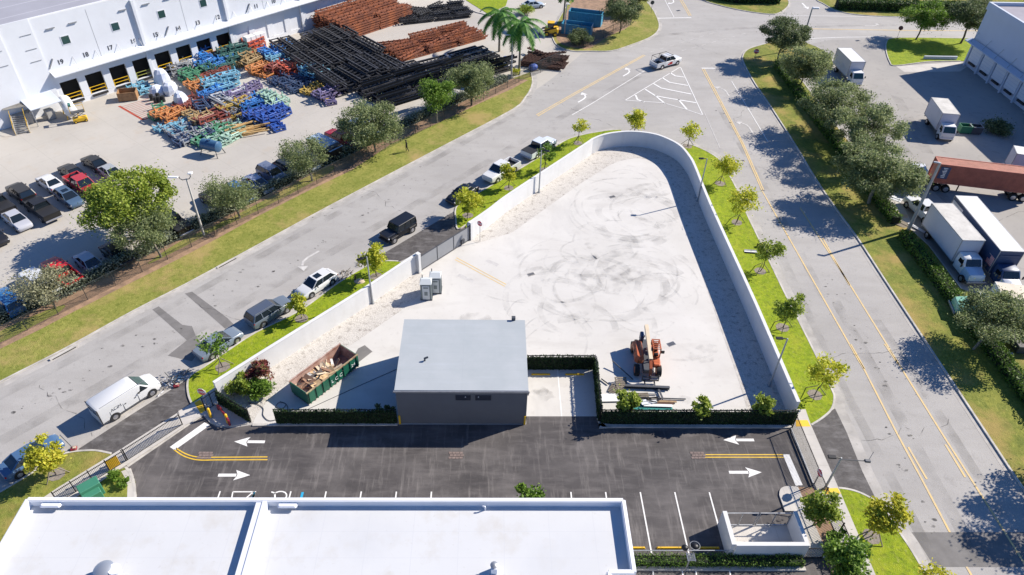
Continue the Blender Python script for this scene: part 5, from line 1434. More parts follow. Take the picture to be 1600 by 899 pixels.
def tree(name, label, base, R, H, hb, leaves, nleaf, lsize, seed, kind='broad', group=None, bark=m_bark, lean=(0, 0), z=.1, trunks=1, tr=.14, gaps=.45, cat='tree', stakes=False, sq=1.0, tilt=0.0):
    r = random.Random(seed)
    t = thing(name, label, cat, base[0], base[1], 0, z, group=group)
    tb = MB(); lb = MB()
    cz = (hb + H) / 2; hz = (H - hb) / 2
    # crown: clumps spread through an uneven ellipsoid
    nc = max(12, int(25 * (R / 3.0) ** 1.5)) if kind != 'young' else max(7, int(12 * R))
    clumps = []
    tries = 0
    while len(clumps) < nc and tries < 4000:
        tries += 1
        v = Vector((r.gauss(0, 1), r.gauss(0, 1), r.gauss(0, 1))).normalized() * (r.random() ** .4)
        x, y, zz = v.x * R * .86, v.y * R * sq * .86, v.z * hz * .8
        if zz < -hz * .55 and math.hypot(x, y) > R * .8: continue
        x += lean[0] * (.5 + zz / (2 * hz)); y += lean[1] * (.5 + zz / (2 * hz))
        if any((Vector((x, y, cz + zz)) - q[0]).length < R * gaps * .62 for q in clumps): 
            if r.random() < .8: continue
        clumps.append((Vector((x, y, cz + zz)), (R * (.24 + .18 * r.random()) if kind == 'young' else min(R * .36, .55 + .75 * r.random()))))
    top = []
    for k in range(trunks):
        a_ = r.random() * 6.28
        ro = .18 * (trunks > 1)
        b0 = (math.cos(a_) * ro, math.sin(a_) * ro, 0)
        b1 = (lean[0] * .35 + math.cos(a_) * R * .25 * (trunks > 1), lean[1] * .35 + math.sin(a_) * R * .25 * (trunks > 1), hb + (cz - hb) * .35)
        pts = limb(tb, b0, b1, tr, tr * .7, r, .06)
        top.append(pts[-1])
    for i, (c_, cr2) in enumerate(clumps):
        if i % (1 if nc < 30 else 2) == 0:
            s0 = top[i % len(top)]
            s0 = s0 + Vector((0, 0, -r.random() * .25 * (cz - hb)))
            limb(tb, s0, c_, tr * .42, tr * .08, r, .16, 3)
    nleaf = int(nleaf * (2.0 if kind == 'broad' else 1.05)); lsize *= .74 if kind == 'broad' else .95
    per = nleaf // max(1, len(clumps))
    for c_, cr2 in clumps:
        fl = .55 + .3 * r.random()
        for _ in range(int(per * (.6 + .8 * r.random()))):
            v = Vector((r.gauss(0, 1), r.gauss(0, 1), r.gauss(0, 1))).normalized() * (r.random() ** .5)
            p = c_ + Vector((v.x * cr2 * 1.25, v.y * cr2 * 1.25, v.z * cr2 * fl * 1.2))
            leafquad(lb, p, lsize * (.6 + .8 * r.random()), r, 1.1, 0, 1.25)
        for _ in range(int(per * .10)):                     # stray twigs round the clump
            v = Vector((r.gauss(0, 1), r.gauss(0, 1), r.gauss(0, .7))).normalized() * (1.0 + .6 * r.random())
            leafquad(lb, c_ + v * cr2 * 1.2, lsize * .8, r, .3)
    tb.build('trunk', bark, t, True)
    lb.build('crown', leaves, t)
    if stakes:
        sb = MB()
        a0 = r.random() * 6.28
        for k in range(3):
            a_ = a0 + k * 2.094
            e_ = (math.cos(a_) * 1.0, math.sin(a_) * 1.0, .02)
            sb.bar((math.cos(a_) * .08, math.sin(a_) * .08, 1.15), e_, .06, .06)
        sb.build('stakes', m_wood_g, t)
        MB().sheet([(math.cos(a0 + k * 2.094 + .5) * 1.0, math.sin(a0 + k * 2.094 + .5) * 1.0) for k in range(3)] if False else
                   [(.62 * math.cos(a0 + k * .785) * (1 + .2 * r.random()), .62 * math.sin(a0 + k * .785) * (1 + .2 * r.random())) for k in range(8)], .022).build('mulch_ring', m_dirtg, t)
    return t
m_wood_g = mat('grey_stakes', (.20, .17, .13), .9)
m_dirtg = mat('mulch_grey', (.30, .26, .22), .95, var=.4, vscale=5)
gy = 'young trees planted along the white wall'
def yt(label, base, R, H, hb, lv, seed, n=800, ls=.26, **k):
    b = G(*base, .1)
    return tree('young_tree', label, b, R, H, hb, lv, n, ls, seed, 'young', gy, m_bark, tr=.05, stakes=True, **k)
yt('thin sparse young tree in front of the silver-blue sedan', (348, 574), 1.3, 3.9, 1.3, L_green2, 21, 420, .24, lean=(-.6, .3))
yt('small yellow-green tree beside the dark silver estate car', (471, 498), 1.05, 3.0, .9, L_yg, 22, 900)
yt('full yellow-green tree behind the lamp post left of the street gate', (588, 432), 1.55, 4.6, 1.0, L_yg, 23, 1700, .28)
yt('yellow-green tree hiding a dark car right of the boxy off-roader', (731, 337), 1.75, 3.9, .9, L_yg, 24, 1700, .28)
yt('small yellow-green tree at the tail of the white pickup by the wall', (795, 294), 1.25, 3.6, 1.0, L_yg, 25, 1000)
yt('thin young tree beside the second lamp post, by the highest parked pickup', (851, 266), 1.2, 4.2, 1.0, L_green2, 26, 700)
yt('sparse young tree left of the wall curve, below the turn arrows', (903, 224), 1.4, 4.2, 1.4, L_yg, 27, 550, .24)
yt('round yellow-green tree standing at the tip of the wall curve', (991, 209), 1.7, 4.2, .6, L_yg, 28, 1700, .28)
yt('sparse young tree just right of the wall curve tip', (1074, 229), 1.5, 4.0, 1.0, L_yg, 29, 800)
yt('young tree on the right verge beside the topmost right lamp post', (1125, 287), 1.9, 4.0, 1.5, L_yg, 30, 1300, lean=(.3, .2))
yt('round green-yellow tree second down the right verge', (1151, 348), 1.85, 4.6, 1.6, L_yg, 31, 1500, lean=(.4, .3))
yt('young green tree third down the right verge with loose planks beside it', (1188, 424), 1.6, 4.0, 1.5, L_green, 32, 1200, lean=(.5, .5))
yt('young green tree fourth down the right verge, above the lower lamp post', (1223, 512), 1.5, 4.3, 1.2, L_green, 33, 1200, lean=(.2, .1))
yt('yellow-green tree lowest on the long right verge', (1273, 617), 1.6, 4.6, 1.6, L_yg, 34, 1200, lean=(.7, .2))
yt('bright yellow tree at the tip of the lower right lawn', (1362, 838), 1.5, 4.2, 1.4, L_yel, 35, 2200, .26, lean=(.5, .3))
yt('top of a yellow tree at the bottom edge right of the lower lawn', (1440, 945), 1.5, 3.8, 1.2, L_yel, 36, 1000)
yt('bright yellow-green tree in front of the blue sedan at the lower left', (88, 742), 1.45, 4.0, 1.0, L_yel, 37, 2200, .24, lean=(-.5, .3))
gb = 'green trees inside the bottom right fence'
tree('garden_tree', 'upper bright green tree inside the fence below the stop sign', G(1270, 822, .1), 1.35, 4.2, .8, L_green, 1800, .28, 41, 'young', gb, tr=.06)
tree('garden_tree', 'lower dark green tree across the fence beside the bin enclosure', G(1308, 908, .1), 1.6, 4.6, 1.0, L_green2, 2400, .28, 42, 'young', gb, tr=.07)
tree('garden_tree', 'small leafy shrub between the two bottom right fence trees', G(1298, 850, .1), .7, 2.2, .3, L_green2, 500, .22, 43, 'young', gb, tr=.04, cat='shrub')
gl = 'trees along the mulch bed of the left yard'
def bt(label, px, R, H, hb, lv, seed, n, ls=.3, name='oak_tree', g_=gl, **k):
    return tree(name, label, G(*px, .1), R, H, hb, lv, n, ls, seed, 'broad', g_, **k)
bt('sparse pale tree over the white and red pickups at the far left', (84, 482), 2.7, 4.4, 1.6, L_pale, 51, 2000, .24, trunks=3, tr=.08, lean=(-1.2, 1.0), gaps=.7)
bt('large bright green tree standing among the parked cars', (213, 372), 5.2, 8.2, 2.2, L_green, 52, 9500, .36, name='shade_tree', trunks=2, tr=.2, lean=(1.0, 0))
bt('grey-green oak with a leaning trunk in front of the bright green tree', (252, 402), 3.8, 6.4, 2.0, L_oak, 53, 5200, .26, lean=(-1.6, .3), bark=m_barkpale)
bt('sparse grey-green oak over the blue cars right of the lamp post', (375, 341), 3.4, 5.0, 1.8, L_oak, 54, 3200, .24, lean=(-1.3, .6), bark=m_barkpale, gaps=.6)
bt('airy oak left of the blue-topped box trailer', (488, 283), 3.3, 5.8, 2.0, L_oak, 55, 3200, .24, lean=(-1.4, .4), bark=m_barkpale, gaps=.6)
bt('broad oak between the box trailer and the black steel stacks', (587, 238), 4.9, 6.8, 1.6, L_oak, 56, 8500, .28, lean=(-.8, .4), bark=m_barkpale)
bt('oak left of the pair by the fence, in front of the black steel stacks', (683, 192), 3.1, 6.6, 2.6, L_green2, 57, 5000, .28, bark=m_barkpale)
bt('rounder oak right of the pair by the fence, in front of the black steel stacks', (737, 165), 4.0, 6.8, 1.8, L_oak, 58, 6500, .28)
bt('dark oak overhanging the blue containers at the top', (968, 52), 4.0, 7.0, 2.0, L_oakd, 59, 6000, .3, g_='trees on the entrance island')
bt('pale oak at the very top edge of the entrance island', (992, 22), 3.0, 5.5, 1.8, L_oak, 60, 3600, .3, g_='trees on the entrance island')
bt('dark bushy tree between the palms and the blue containers', (905, 70), 2.4, 2.6, .3, L_oakd, 61, 2600, .28, g_='trees on the entrance island', name='bush')
go = 'tall oaks between the right-hand road and the truck lot'
bt('dark oak at the head of the right verge by the stop sign', (1215, 96), 4.6, 7.6, 2.0, L_oakd, 62, 8500, .3, g_=go)
bt('second oak down the right verge, left of the turning box truck', (1250, 142), 4.3, 7.4, 2.0, L_oak, 63, 8000, .3, g_=go, lean=(-1.0, 0))
bt('third oak down the right verge, with pale grey foliage', (1290, 208), 5.3, 7.8, 2.0, L_oak, 64, 9000, .3, g_=go)
bt('fourth oak down the right verge, leaning over the lot', (1325, 250), 5.6, 8.4, 2.2, L_oak, 65, 8500, .3, g_=go, lean=(1.5, 0))
bt('largest dark oak with a thick trunk left of the red container', (1357, 318), 5.9, 7.8, 2.2, L_oak, 66, 12000, .3, g_=go, tr=.24, bark=m_barkpale)
bt('wispy pale oak beside the clipped hedge near the right edge', (1521, 546), 4.0, 5.6, 2.4, L_oak, 67, 7500, .24, g_=go, lean=(1.9, .6), bark=m_barkpale)
bt('big oak standing outside the right edge whose shadow falls on the road', (1740, 775), 6.0, 9.0, 2.4, L_oakd, 68, 9000, .32, g_=go)
gi_ = 'pair of oaks on the lawn by the right warehouse'
bt('left oak of the pair on the lawn near the right warehouse', (1431, 62), 4.6, 6.8, 2.2, L_green2, 69, 7500, .3, g_=gi_, lean=(.8, 0), tr=.16)
bt('right dark oak of the pair on the lawn near the right warehouse', (1501, 68), 5.0, 8.4, 2.6, L_oakd, 70, 8500, .3, g_=gi_, lean=(.8, .4), tr=.2)
# palms
def palm(label, base, H, seed, R=4.0):
    r = random.Random(seed); b = G(*base, .1)
    t = thing('palm_tree', label, 'palm tree', b[0], b[1], 0, .1, group='palms beside the steel stacks')
    tb = MB(); tb.cyl((0, 0, 0), (0, 0, H * .3), .22, .18, 10).cyl((0, 0, H * .3), (0, 0, H * .86), .18, .12, 10); tb.build('trunk', m_barkpale, t, True)
    MB().cyl((0, 0, H * .86), (0, 0, H), .17, .10, 10).build('crown_shaft', mat('palm_shaft', (.10, .20, .04), .6), t, True)
    lb = MB()
    for k in range(22):
        a_ = k * 2.399 + r.random() * .3; up = .9 - k * .07
        d = Vector((math.cos(a_), math.sin(a_), 0)); p = Vector((0, 0, H)); v = (d + Vector((0, 0, up))).normalized() * (R / 9)
        side = Vector((-d.y, d.x, 0))
        prev = p
        for i in range(11):
            v = (v + Vector((0, 0, -.052 * R / 3))).normalized() * (R / 9)
            q = prev + v
            ll = .85 * math.sin(math.pi * (i + 1.5) / 13) + .12
            for s in (-1, 1):
                for h in (0, .5):
                    o_ = prev.lerp(q, h)
                    e_ = o_ + side * s * ll + Vector((0, 0, -.30 * ll - .1)) + v * .5
                    w_ = v.normalized() * .15
                    n0 = len(lb.v)
                    for c_ in (o_ - w_, o_ + w_, e_): lb.v.append(tuple(c_))
                    lb.f.append((n0, n0 + 1, n0 + 2)); lb.m.append(0)
            prev = q
    lb.build('fronds', L_palm, t)
palm('left palm of the pair between the rusty stacks and the yard entrance', (780, 80), 6.8, 81)
palm('right palm of the pair, standing nearest the street', (811, 116), 8.6, 82)
palm('palm between the loader and the blue containers at the top edge', (880, 40), 7.6, 83, 2.8)
# shrubs
gs = 'shrubs planted behind the long ivy fence'
def shrub(label, px, R, H, lv, seed, n=500, ls=.22, g_=gs, z=.1, name='shrub', hb=.15):
    return tree(name, label, G(*px, .1), R, H, hb, lv, n, ls, seed, 'young', g_, tr=.03, z=z, cat='shrub', gaps=.3)
shrub('bright green shrub in front of the scrap pile', (974, 654), 1.05, 3.5, L_green, 91, 1000, .34, hb=1.1)
shrub('bright green shrub in the middle behind the long ivy fence', (1093, 656), .95, 3.2, L_green, 92, 850, .34, hb=1.0)
shrub('bright green shrub near the right end of the long ivy fence', (1184, 655), .95, 3.1, L_green, 93, 850, .34, hb=1.0)
shrub('bright green shrub showing above the white roof edge', (824, 794), 1.15, 2.7, L_green2, 94, 1100, .28, g_=None)
shrub('dark spiky shrub beside the left wall of the grey building', (595, 655), .5, 2.0, L_oakd, 95, 350, .25, g_=None)
shrub('low dark shrub pressed against the left wall of the grey building', (610, 652), .5, 1.6, L_oakd, 96, 350, .25, g_=None)
shrub('yellow-green shrub at the left of the planted corner by the wall', (378, 614), 1.1, 2.2, L_green, 97, 1300, .24, g_='plants in the corner by the dumpster')
shrub('round leafy green shrub in the planted corner by the wall', (405, 617), 1.35, 1.7, L_green2, 98, 1900, .22, g_='plants in the corner by the dumpster')
shrub('red-leaved plant at the back of the planted corner', (416, 596), 1.1, 2.8, L_red, 99, 1100, .24, g_='plants in the corner by the dumpster')
shrub('small dark red plant between the green shrubs of the planted corner', (400, 598), .75, 2.2, L_red, 100, 600, .22, g_='plants in the corner by the dumpster')
shrub('low shrub right of the green transformer, nearer the fence', (180, 747), .7, .7, L_green2, 101, 500, .18, g_='low shrubs by the transformer')
shrub('low shrub beside the curved kerb right of the green transformer', (194, 760), .6, .6, L_green2, 102, 400, .18, g_='low shrubs by the transformer')
for i, (px, lb_) in enumerate((((1268, 118), 'left'), ((830, 108), 'x'))): pass
shrub('clipped dark bush behind the two bins in the right lot', (1555, 205), 2.2, 1.4, L_oakd, 103, 2400, .26, g_=None)
shrub('green clump below the palms by the street fence', (822, 22), 1.8, 1.6, L_green, 104, 1400, .26, g_=None)
shrub('ragged bush below the right palm', (806, 118), 1.0, 1.2, L_yg, 105, 500, .24, g_=None)
# ================================================================== STEEL YARD
m_blks = mat('black_steel', (0.075, 0.075, 0.08), 0.45, metal=.2, var=.6, vscale=1.2)
m_rust = mat('rusty_steel', (0.36, 0.115, 0.045), 0.85, col2=(0.17, 0.06, 0.035), vscale=.9)
m_rust2 = mat('brown_steel', (0.12, 0.055, 0.035), 0.85, col2=(0.06, 0.03, 0.022), vscale=1.2)
def truss_mesh(name, L, W, m, rung=.55, dh=.16, lugs=False):
    mb = MB()
    for s in (-1, 1):
        mb.box(0, s * W / 2, dh / 2, L, .2, dh)
    n = int(L / rung)
    for i in range(n + 1):
        x = -L / 2 + i * L / n
        mb.box(x, 0, dh / 2, .08, W - .12, dh * .5)
        if lugs and i % 1 == 0:
            for s in (-1, 1): mb.box(x + .1, s * W / 2, dh + .05, .16, .14, .10)
    if not lugs:
        for i in range(n):
            x = -L / 2 + i * L / n
            if i % 2: mb.bar((x, -W / 2, dh / 2), (x + L / n, W / 2, dh / 2), .05, .05)
    return mb.mesh(name, m)
ORD = ('first', 'second', 'third', 'fourth', 'fifth', 'sixth', 'seventh', 'eighth')
def stack(name, me, label, group, rowfrom, secs, origin, a, nx, ny, nz, L, W, H, jitter=.25, cat='steel frame', skip=0.0, seed=1, cross=0.0, thin=0.0):
    r = random.Random(seed); c, s = math.cos(a), math.sin(a)
    for i in range(nx):
        for j in range(ny):
            top = nz - (r.random() < .35) - (r.random() < .2)
            for k in range(top):
                if r.random() < skip: continue
                x = i * (L + .1) + r.uniform(-jitter, jitter); y = j * W + r.uniform(-.08, .08)
                o = bpy.data.objects.new(name, me); scene.collection.objects.link(o)
                o.location = (origin[0] + x * c - y * s, origin[1] + x * s + y * c, .02 + k * H)
                o.rotation_euler = (r.gauss(0, .01), r.gauss(0, .008), a + r.gauss(0, .015) + (r.choice((-1, 1)) * cross if k == top - 1 and r.random() < .25 else 0))
                top_ = 'topmost' if k == top - 1 else ORD[min(7, top - 1 - k)] + ' from top'
                tag(o, '%s, %s, %s row from %s, %s' % (label, top_, ORD[j], rowfrom, secs[i]), cat, group)
tm = truss_mesh('steel_truss', 7.2, 1.55, m_blks, .95, .34)
a_ = R_(-50)
o = G(429, 80)
stack('steel_truss', tm, 'black truss', 'black trusses of the big stack', 'the coloured frames', ('warehouse end', 'middle part', 'street end'), (o[0] + 2.6, o[1] - 3.4), a_, 3, 7, 5, 7.6, 2.05, .55, .6, 'steel truss', seed=5, cross=.0)
tm2 = truss_mesh('steel_truss', 6.2, 1.4, m_blks, .7, .32)
o = G(590, 172)
stack('steel_truss', tm2, 'low black truss', 'black trusses of the low stacks', 'the street trees', ('left end', 'left middle', 'right middle', 'palm end'), (o[0] + 2.6, o[1] + 2.4), R_(38), 4, 6, 3, 6.6, 1.85, .55, .5, 'steel truss', seed=6)
# shiny black channels lying on top
ch = MB(); ch.box(0, 0, .06, 5.6, .85, .12).box(0, .42, .2, 5.6, .06, .4).box(0, -.42, .2, 5.6, .06, .4)
m_shiny = mat('black_coated_steel', (0.03, 0.033, 0.038), .18, metal=.6)
chm = ch.mesh('steel_channel', m_shiny)
r = random.Random(12); ci = 0
CHL = ['leftmost of those on the low stacks', 'second from the left on the low stacks', 'upper of the pair behind the left fence oak', 'lower of the pair behind the left fence oak', 'just left of the rust-brown frames', 'below the rust-brown frames, left part', 'below the rust-brown frames, middle part', 'nearest the broad oak', 'between the broad oak and the left fence oak', 'nearest the left palm', 'farthest back, toward the palms', 'behind the rounder fence oak']
for px, py in ((590, 128), (608, 138), (640, 112), (655, 122), (672, 106), (690, 112), (708, 96), (615, 150), (640, 158), (770, 108), (785, 96), (742, 100)):
    p = G(px, py, 1.8); o_ = bpy.data.objects.new('steel_channel', chm); scene.collection.objects.link(o_)
    o_.location = (p[0], p[1], 1.85 + r.random() * .2); o_.rotation_euler = (r.gauss(0, .03), r.gauss(0, .02), R_(38 + r.gauss(0, 3)))
    tag(o_, 'glossy black channel, ' + CHL[ci], 'steel channel', 'glossy channels on the low stacks'); ci += 1
tr1 = truss_mesh('rusty_frame', 8.0, 1.0, m_rust, 1.3, .26, True)
o = G(545, 62)
d0 = R_(48)
stack('rusty_frame', tr1, 'rust-orange frame', 'rusty frames of the tall stack', 'the black trusses', ('near half', 'far half'), (o[0] + 2.0, o[1] + 2.6), d0, 2, 8, 8, 8.2, 1.3, .42, .25, 'steel frame', seed=7)
tr2 = truss_mesh('rusty_frame', 6.0, .9, m_rust, 1.0, .24, True)
o = G(622, 96)
stack('rusty_frame', tr2, 'rust-brown frame', 'rusty frames of the low stacks', 'the low black trusses', ('left part', 'middle part', 'palm end'), (o[0] + 2.5, o[1] + 1.8), R_(38), 3, 6, 4, 6.2, 1.25, .36, .5, 'steel frame', seed=8, cross=.3)
tr3 = truss_mesh('short_frame', 3.4, .8, m_blks, .5, .2, True)
o = G(640, 40)
stack('short_frame', tr3, 'short black frame', 'short black frames behind the rusty stack', 'the rust-brown frames', ('leftmost', 'left middle', 'right middle', 'rightmost'), (o[0], o[1] + 1), R_(20), 4, 6, 3, 3.5, 1.3, .42, .5, 'steel frame', seed=9, cross=.6)
tr4 = truss_mesh('scrap_beam', 3.6, .5, m_rust2, .6, .16, True)
o = G(822, 112)
stack('scrap_beam', tr4, 'brown scrap beam', 'rusty beams by the yard entrance', 'the street', ('palm end', 'gate end'), (o[0] + 1, o[1] + 2), R_(-15), 2, 6, 3, 3.4, 1.0, .42, .5, 'steel beam', seed=10, cross=.5)
# coloured machine frames
def machine_frame(mb, r, L=3.0, W=1.6, H=1.0):
    w = .165
    for z in (.10, H * .6):
        for s in (-1, 1): mb.bar((-L / 2, s * W / 2, z), (L / 2, s * W / 2, z), w, w)
        for k in range(4):
            x = -L / 2 + k * L / 3; mb.bar((x, -W / 2, z), (x, W / 2, z), w, w)
    for x in (-L / 2, -L / 6, L / 6, L / 2):
        for s in (-1, 1): mb.bar((x, s * W / 2, 0), (x, s * W / 2, H * (.62 + .45 * (r.random() < .5))), w, w)
    for x in (-L / 3, L / 3): mb.bar((x, -W / 2, H * .6), (x + .5, W / 2, H * .62), w, w * .8)
    mb.bar((-L / 2, -W / 2, H * .6), (0, W / 2, H * .6), w * .8, w * .8)
    mb.bevbox(r.uniform(-L * .3, L * .3), 0, .32, .6, .5, .3, .03)
    mb.cyl((-L * .3, -W * .3, H * .72), (L * .35, -W * .3, H * .72), .09, n=6)
    return mb
cols = dict(bright_blue=(.05, .24, .62), orange=(.66, .27, .09), cream=(.66, .52, .38), red=(.66, .13, .07), dark_green=(.06, .17, .15), tan=(.46, .32, .15), maroon=(.30, .08, .06),
            cyan=(.22, .50, .66), yellow=(.60, .42, .10), green=(.10, .32, .18), purple=(.20, .17, .32), mint=(.42, .62, .50), deep_blue=(.04, .12, .46), grey_steel=(.36, .38, .40), navy=(.05, .09, .18), white=(.66, .68, .70))
fm = {}
for nme, c_ in cols.items():
    m_ = mat('frame_' + nme, c_, .5, var=.35, vscale=1.5, extra=[(1.6, 6, .55, .7, (.22, .12, .07), (1, 1, 1), .6)])
    fm[nme] = [machine_frame(MB(), random.Random(hash_), 2.7 + .5 * i, 1.5 + .2 * i, .85 + .2 * i).mesh('machine_frame', m_) for i, hash_ in enumerate((len(nme), len(nme) + 30))]
heaps = [('bright_blue', 322, 92, 7, 2.6, 3, 'in the tall blue heap before dock door fourteen'), ('bright_blue', 340, 104, 5, 2.0, 2, 'in the tall blue heap before dock door fourteen'),
         ('orange', 348, 90, 4, 1.4, 2, 'before the rightmost open dock door'), ('cream', 362, 66, 5, 1.7, 3, 'against the warehouse wall left of the white panels'), ('red', 395, 76, 5, 1.6, 3, 'between the white panels and the blue frames'),
         ('dark_green', 368, 92, 6, 1.9, 3, 'in the middle of the upper row of heaps'), ('tan', 396, 98, 5, 1.8, 2, 'left of the pale blue upright frames'), ('bright_blue', 437, 92, 7, 1.9, 3, 'beside the lower end of the black trusses'),
         ('maroon', 448, 112, 7, 2.6, 2, 'along the lane below the blue frames'), ('navy', 465, 128, 7, 3.0, 1, 'at the edge of the paved lane between the heaps'), ('cyan', 491, 121, 4, 1.4, 3, 'before the lower corner of the black trusses'), ('yellow', 500, 143, 4, 1.7, 1, 'at the lane end by the broad oak'),
         ('purple', 516, 152, 4, 1.5, 2, 'under the broad oak at the end of the lane'), ('green', 308, 123, 5, 1.8, 2, 'below the tall blue heap'), ('orange', 313, 141, 3, 1.2, 2, 'right of the shrink-wrapped bundles'), ('maroon', 338, 126, 4, 1.6, 2, 'left of the pale cyan frames'),
         ('cyan', 352, 138, 6, 1.7, 3, 'in the middle of the lower heaps'), ('white', 362, 160, 4, 1.4, 2, 'below the pale cyan frames'), ('purple', 384, 150, 4, 1.6, 2, 'at the lane edge right of the cyan frames'), ('yellow', 374, 173, 4, 1.4, 2, 'among the lower heaps left of the blue pile'),
         ('bright_blue', 402, 166, 5, 1.8, 2, 'in the blue pile nearest the parked cars'), ('mint', 428, 166, 4, 1.5, 3, 'on top of the deep blue pile'), ('deep_blue', 425, 186, 7, 2.1, 2, 'at the lower right end of the heaps'), ('grey_steel', 350, 182, 4, 2.0, 1, 'between the timber and the orange tanks'),
         ('navy', 330, 170, 4, 1.8, 2, 'in the lower heaps left of the yellow frames'), ('orange', 266, 186, 3, 1.2, 2, 'at the left end of the lower heaps'), ('green', 254, 178, 2, .8, 1, 'beside the orange frames at the left end'), ('grey_steel', 292, 208, 5, 1.8, 1, 'left of the blue tank on legs'),
         ('navy', 300, 212, 3, 1.6, 1, 'behind the blue tank on legs'), ('green', 328, 212, 4, 1.6, 1, 'right behind the blue tank on legs'), ('mint', 350, 216, 3, 1.6, 1, 'just left of the pile of timber'), ('maroon', 338, 192, 4, 1.4, 2, 'between the grey channels and the timber'),
         ('cyan', 228, 140, 2, .6, 1, 'on the pavement by the brown crate'), ('grey_steel', 290, 112, 4, 1.5, 2, 'between the open dock doors and the wrapped bundles'), ('cream', 277, 100, 3, 1.5, 2, 'right in front of dock door fifteen'), ('white', 300, 100, 3, 1.5, 2, 'left of the tall blue heap'),
         ('dark_green', 345, 114, 4, 1.5, 2, 'below the right side of the tall blue heap'), ('orange', 416, 112, 4, 1.5, 2, 'at the lane edge left of the maroon frames'), ('cyan', 438, 103, 4, 1.5, 3, 'on the pale blue heap by the black trusses'), ('red', 462, 112, 4, 1.5, 2, 'between the cyan frames and the black trusses'),
         ('tan', 310, 192, 3, 1.5, 2, 'behind the green frames by the blue tank'), ('cyan', 278, 200, 3, 1.5, 1, 'at the lower left of the heaps'), ('navy', 398, 184, 4, 1.5, 1, 'between the timber and the deep blue pile'), ('bright_blue', 340, 152, 4, 1.5, 2, 'in the centre left of the lower heaps'),
         ('maroon', 300, 168, 4, 2.0, 1, 'just right of the shrink-wrapped bundles and red beams')]
r = random.Random(77)
WARM = ('orange', 'tan', 'cream')
for nme, px, py, n, sp, lay, where in heaps:
    c_ = G(px, py)
    n2 = int(n * 1.35); per = max(1, -(-n2 // lay)); cols_ = max(1, round(math.sqrt(per)))
    for i in range(n2):
        o_ = bpy.data.objects.new('machine_frame', fm[nme][i % 2]); scene.collection.objects.link(o_)
        k = i // per; q = i % per
        u = (q % cols_ - (cols_ - 1) / 2) * 2.5 + r.gauss(0, .3); v = (q // cols_ - (per / cols_ - 1) / 2) * 1.9 + r.gauss(0, .25)
        x = c_[0] + u * WU[0] + v * WN[0]; y = c_[1] + u * WU[1] + v * WN[1]
        o_.location = (x, y, .03 + k * .66)
        o_.rotation_euler = (r.gauss(0, .05 + .04 * k), r.gauss(0, .05), R_(49) + r.choice((0, 1.57, 0)) + r.gauss(0, .12))
        nrow = -(-per // cols_); cc = q % cols_; rr_ = q // cols_
        pos = ' '.join(z for z in (('' if nrow == 1 else ('back' if rr_ == 0 else 'front' if rr_ == nrow - 1 else 'centre')), ('' if cols_ == 1 else ('left' if cc == 0 else 'right' if cc == cols_ - 1 else 'middle'))) if z)
        ly = 'top' if k == lay - 1 and lay > 1 else ('lowest' if k == 0 else 'mid-height')
        lab = '%s frame, %s%s, %s' % (nme.replace('_', ' '), pos + ' ' if pos else '', ly, where)
        if len(lab.split()) > 16: lab = '%s frame, %s, %s' % (nme.replace('_', ' '), pos or ly, where)
        tag(o_, lab, 'steel frame', nme.replace('_', ' ') + ' frames ' + where)
# long grey channels and timber
bm_ = MB().box(0, 0, .09, 4.6, .22, .18).mesh('steel_beam', m_grey)
for i in range(7):
    p = G(352 + r.uniform(-10, 10), 178 + r.uniform(-8, 8)); o_ = bpy.data.objects.new('steel_beam', bm_); scene.collection.objects.link(o_)
    o_.location = (p[0], p[1], 1.0 + .2 * (i % 3)); o_.rotation_euler = (0, 0, R_(-35 + r.gauss(0, 4))); tag(o_, 'long galvanised steel channel lying across the lower heaps', 'steel channel', 'galvanised channels in the heaps')
bm_ = MB().box(0, 0, .08, 3.4, .2, .16).mesh('timber_beam', mat('pale_timber', (.62, .40, .16), .8, var=.3, vscale=2))
for i in range(22):
    p = G(388, 206); o_ = bpy.data.objects.new('timber_beam', bm_); scene.collection.objects.link(o_)
    o_.location = (p[0] + r.uniform(-1.6, 1.6), p[1] + r.uniform(-1.6, 1.6), .05 + (i // 5) * .2); o_.rotation_euler = (0, r.gauss(0, .02), R_(35 + r.gauss(0, 9))); tag(o_, 'yellowish timber beam in the pile below the deep blue frames', 'timber', 'timber beams below the blue frames')
bm_ = MB().box(0, 0, .06, 4.2, .14, .14).mesh('steel_beam', m_redline)
for i in range(6):
    p = G(296, 172); o_ = bpy.data.objects.new('steel_beam', bm_); scene.collection.objects.link(o_)
    o_.location = (p[0] + r.uniform(-1.2, 1.2), p[1] + r.uniform(-1.2, 1.2), .05 + i * .1); o_.rotation_euler = (0, 0, R_(-30 + r.gauss(0, 5))); tag(o_, 'red steel beam on the ground right of the shrink-wrapped bundles', 'steel beam', 'red beams by the bundles')
# white panels against the wall
for px, py, lb in ((392, 56, 'left white insulated crate at the warehouse wall by the cream frames'), (407, 51, 'right white insulated crate at the warehouse wall by the black trusses')):
    q = GV(px, py, (W0[0] + WN[0] * 2.0, W0[1] + WN[1] * 2.0), WN)
    t = thing('insulated_crate', lb, 'crate', q[0], q[1], WA, 0)
    MB().bevbox(0, .7, 1.35, 1.9, 1.2, 2.7, .04).build('crate_body', m_white, t); MB().box(0, .08, 1.3, .06, .04, 2.6).build('strap', m_grey, t)
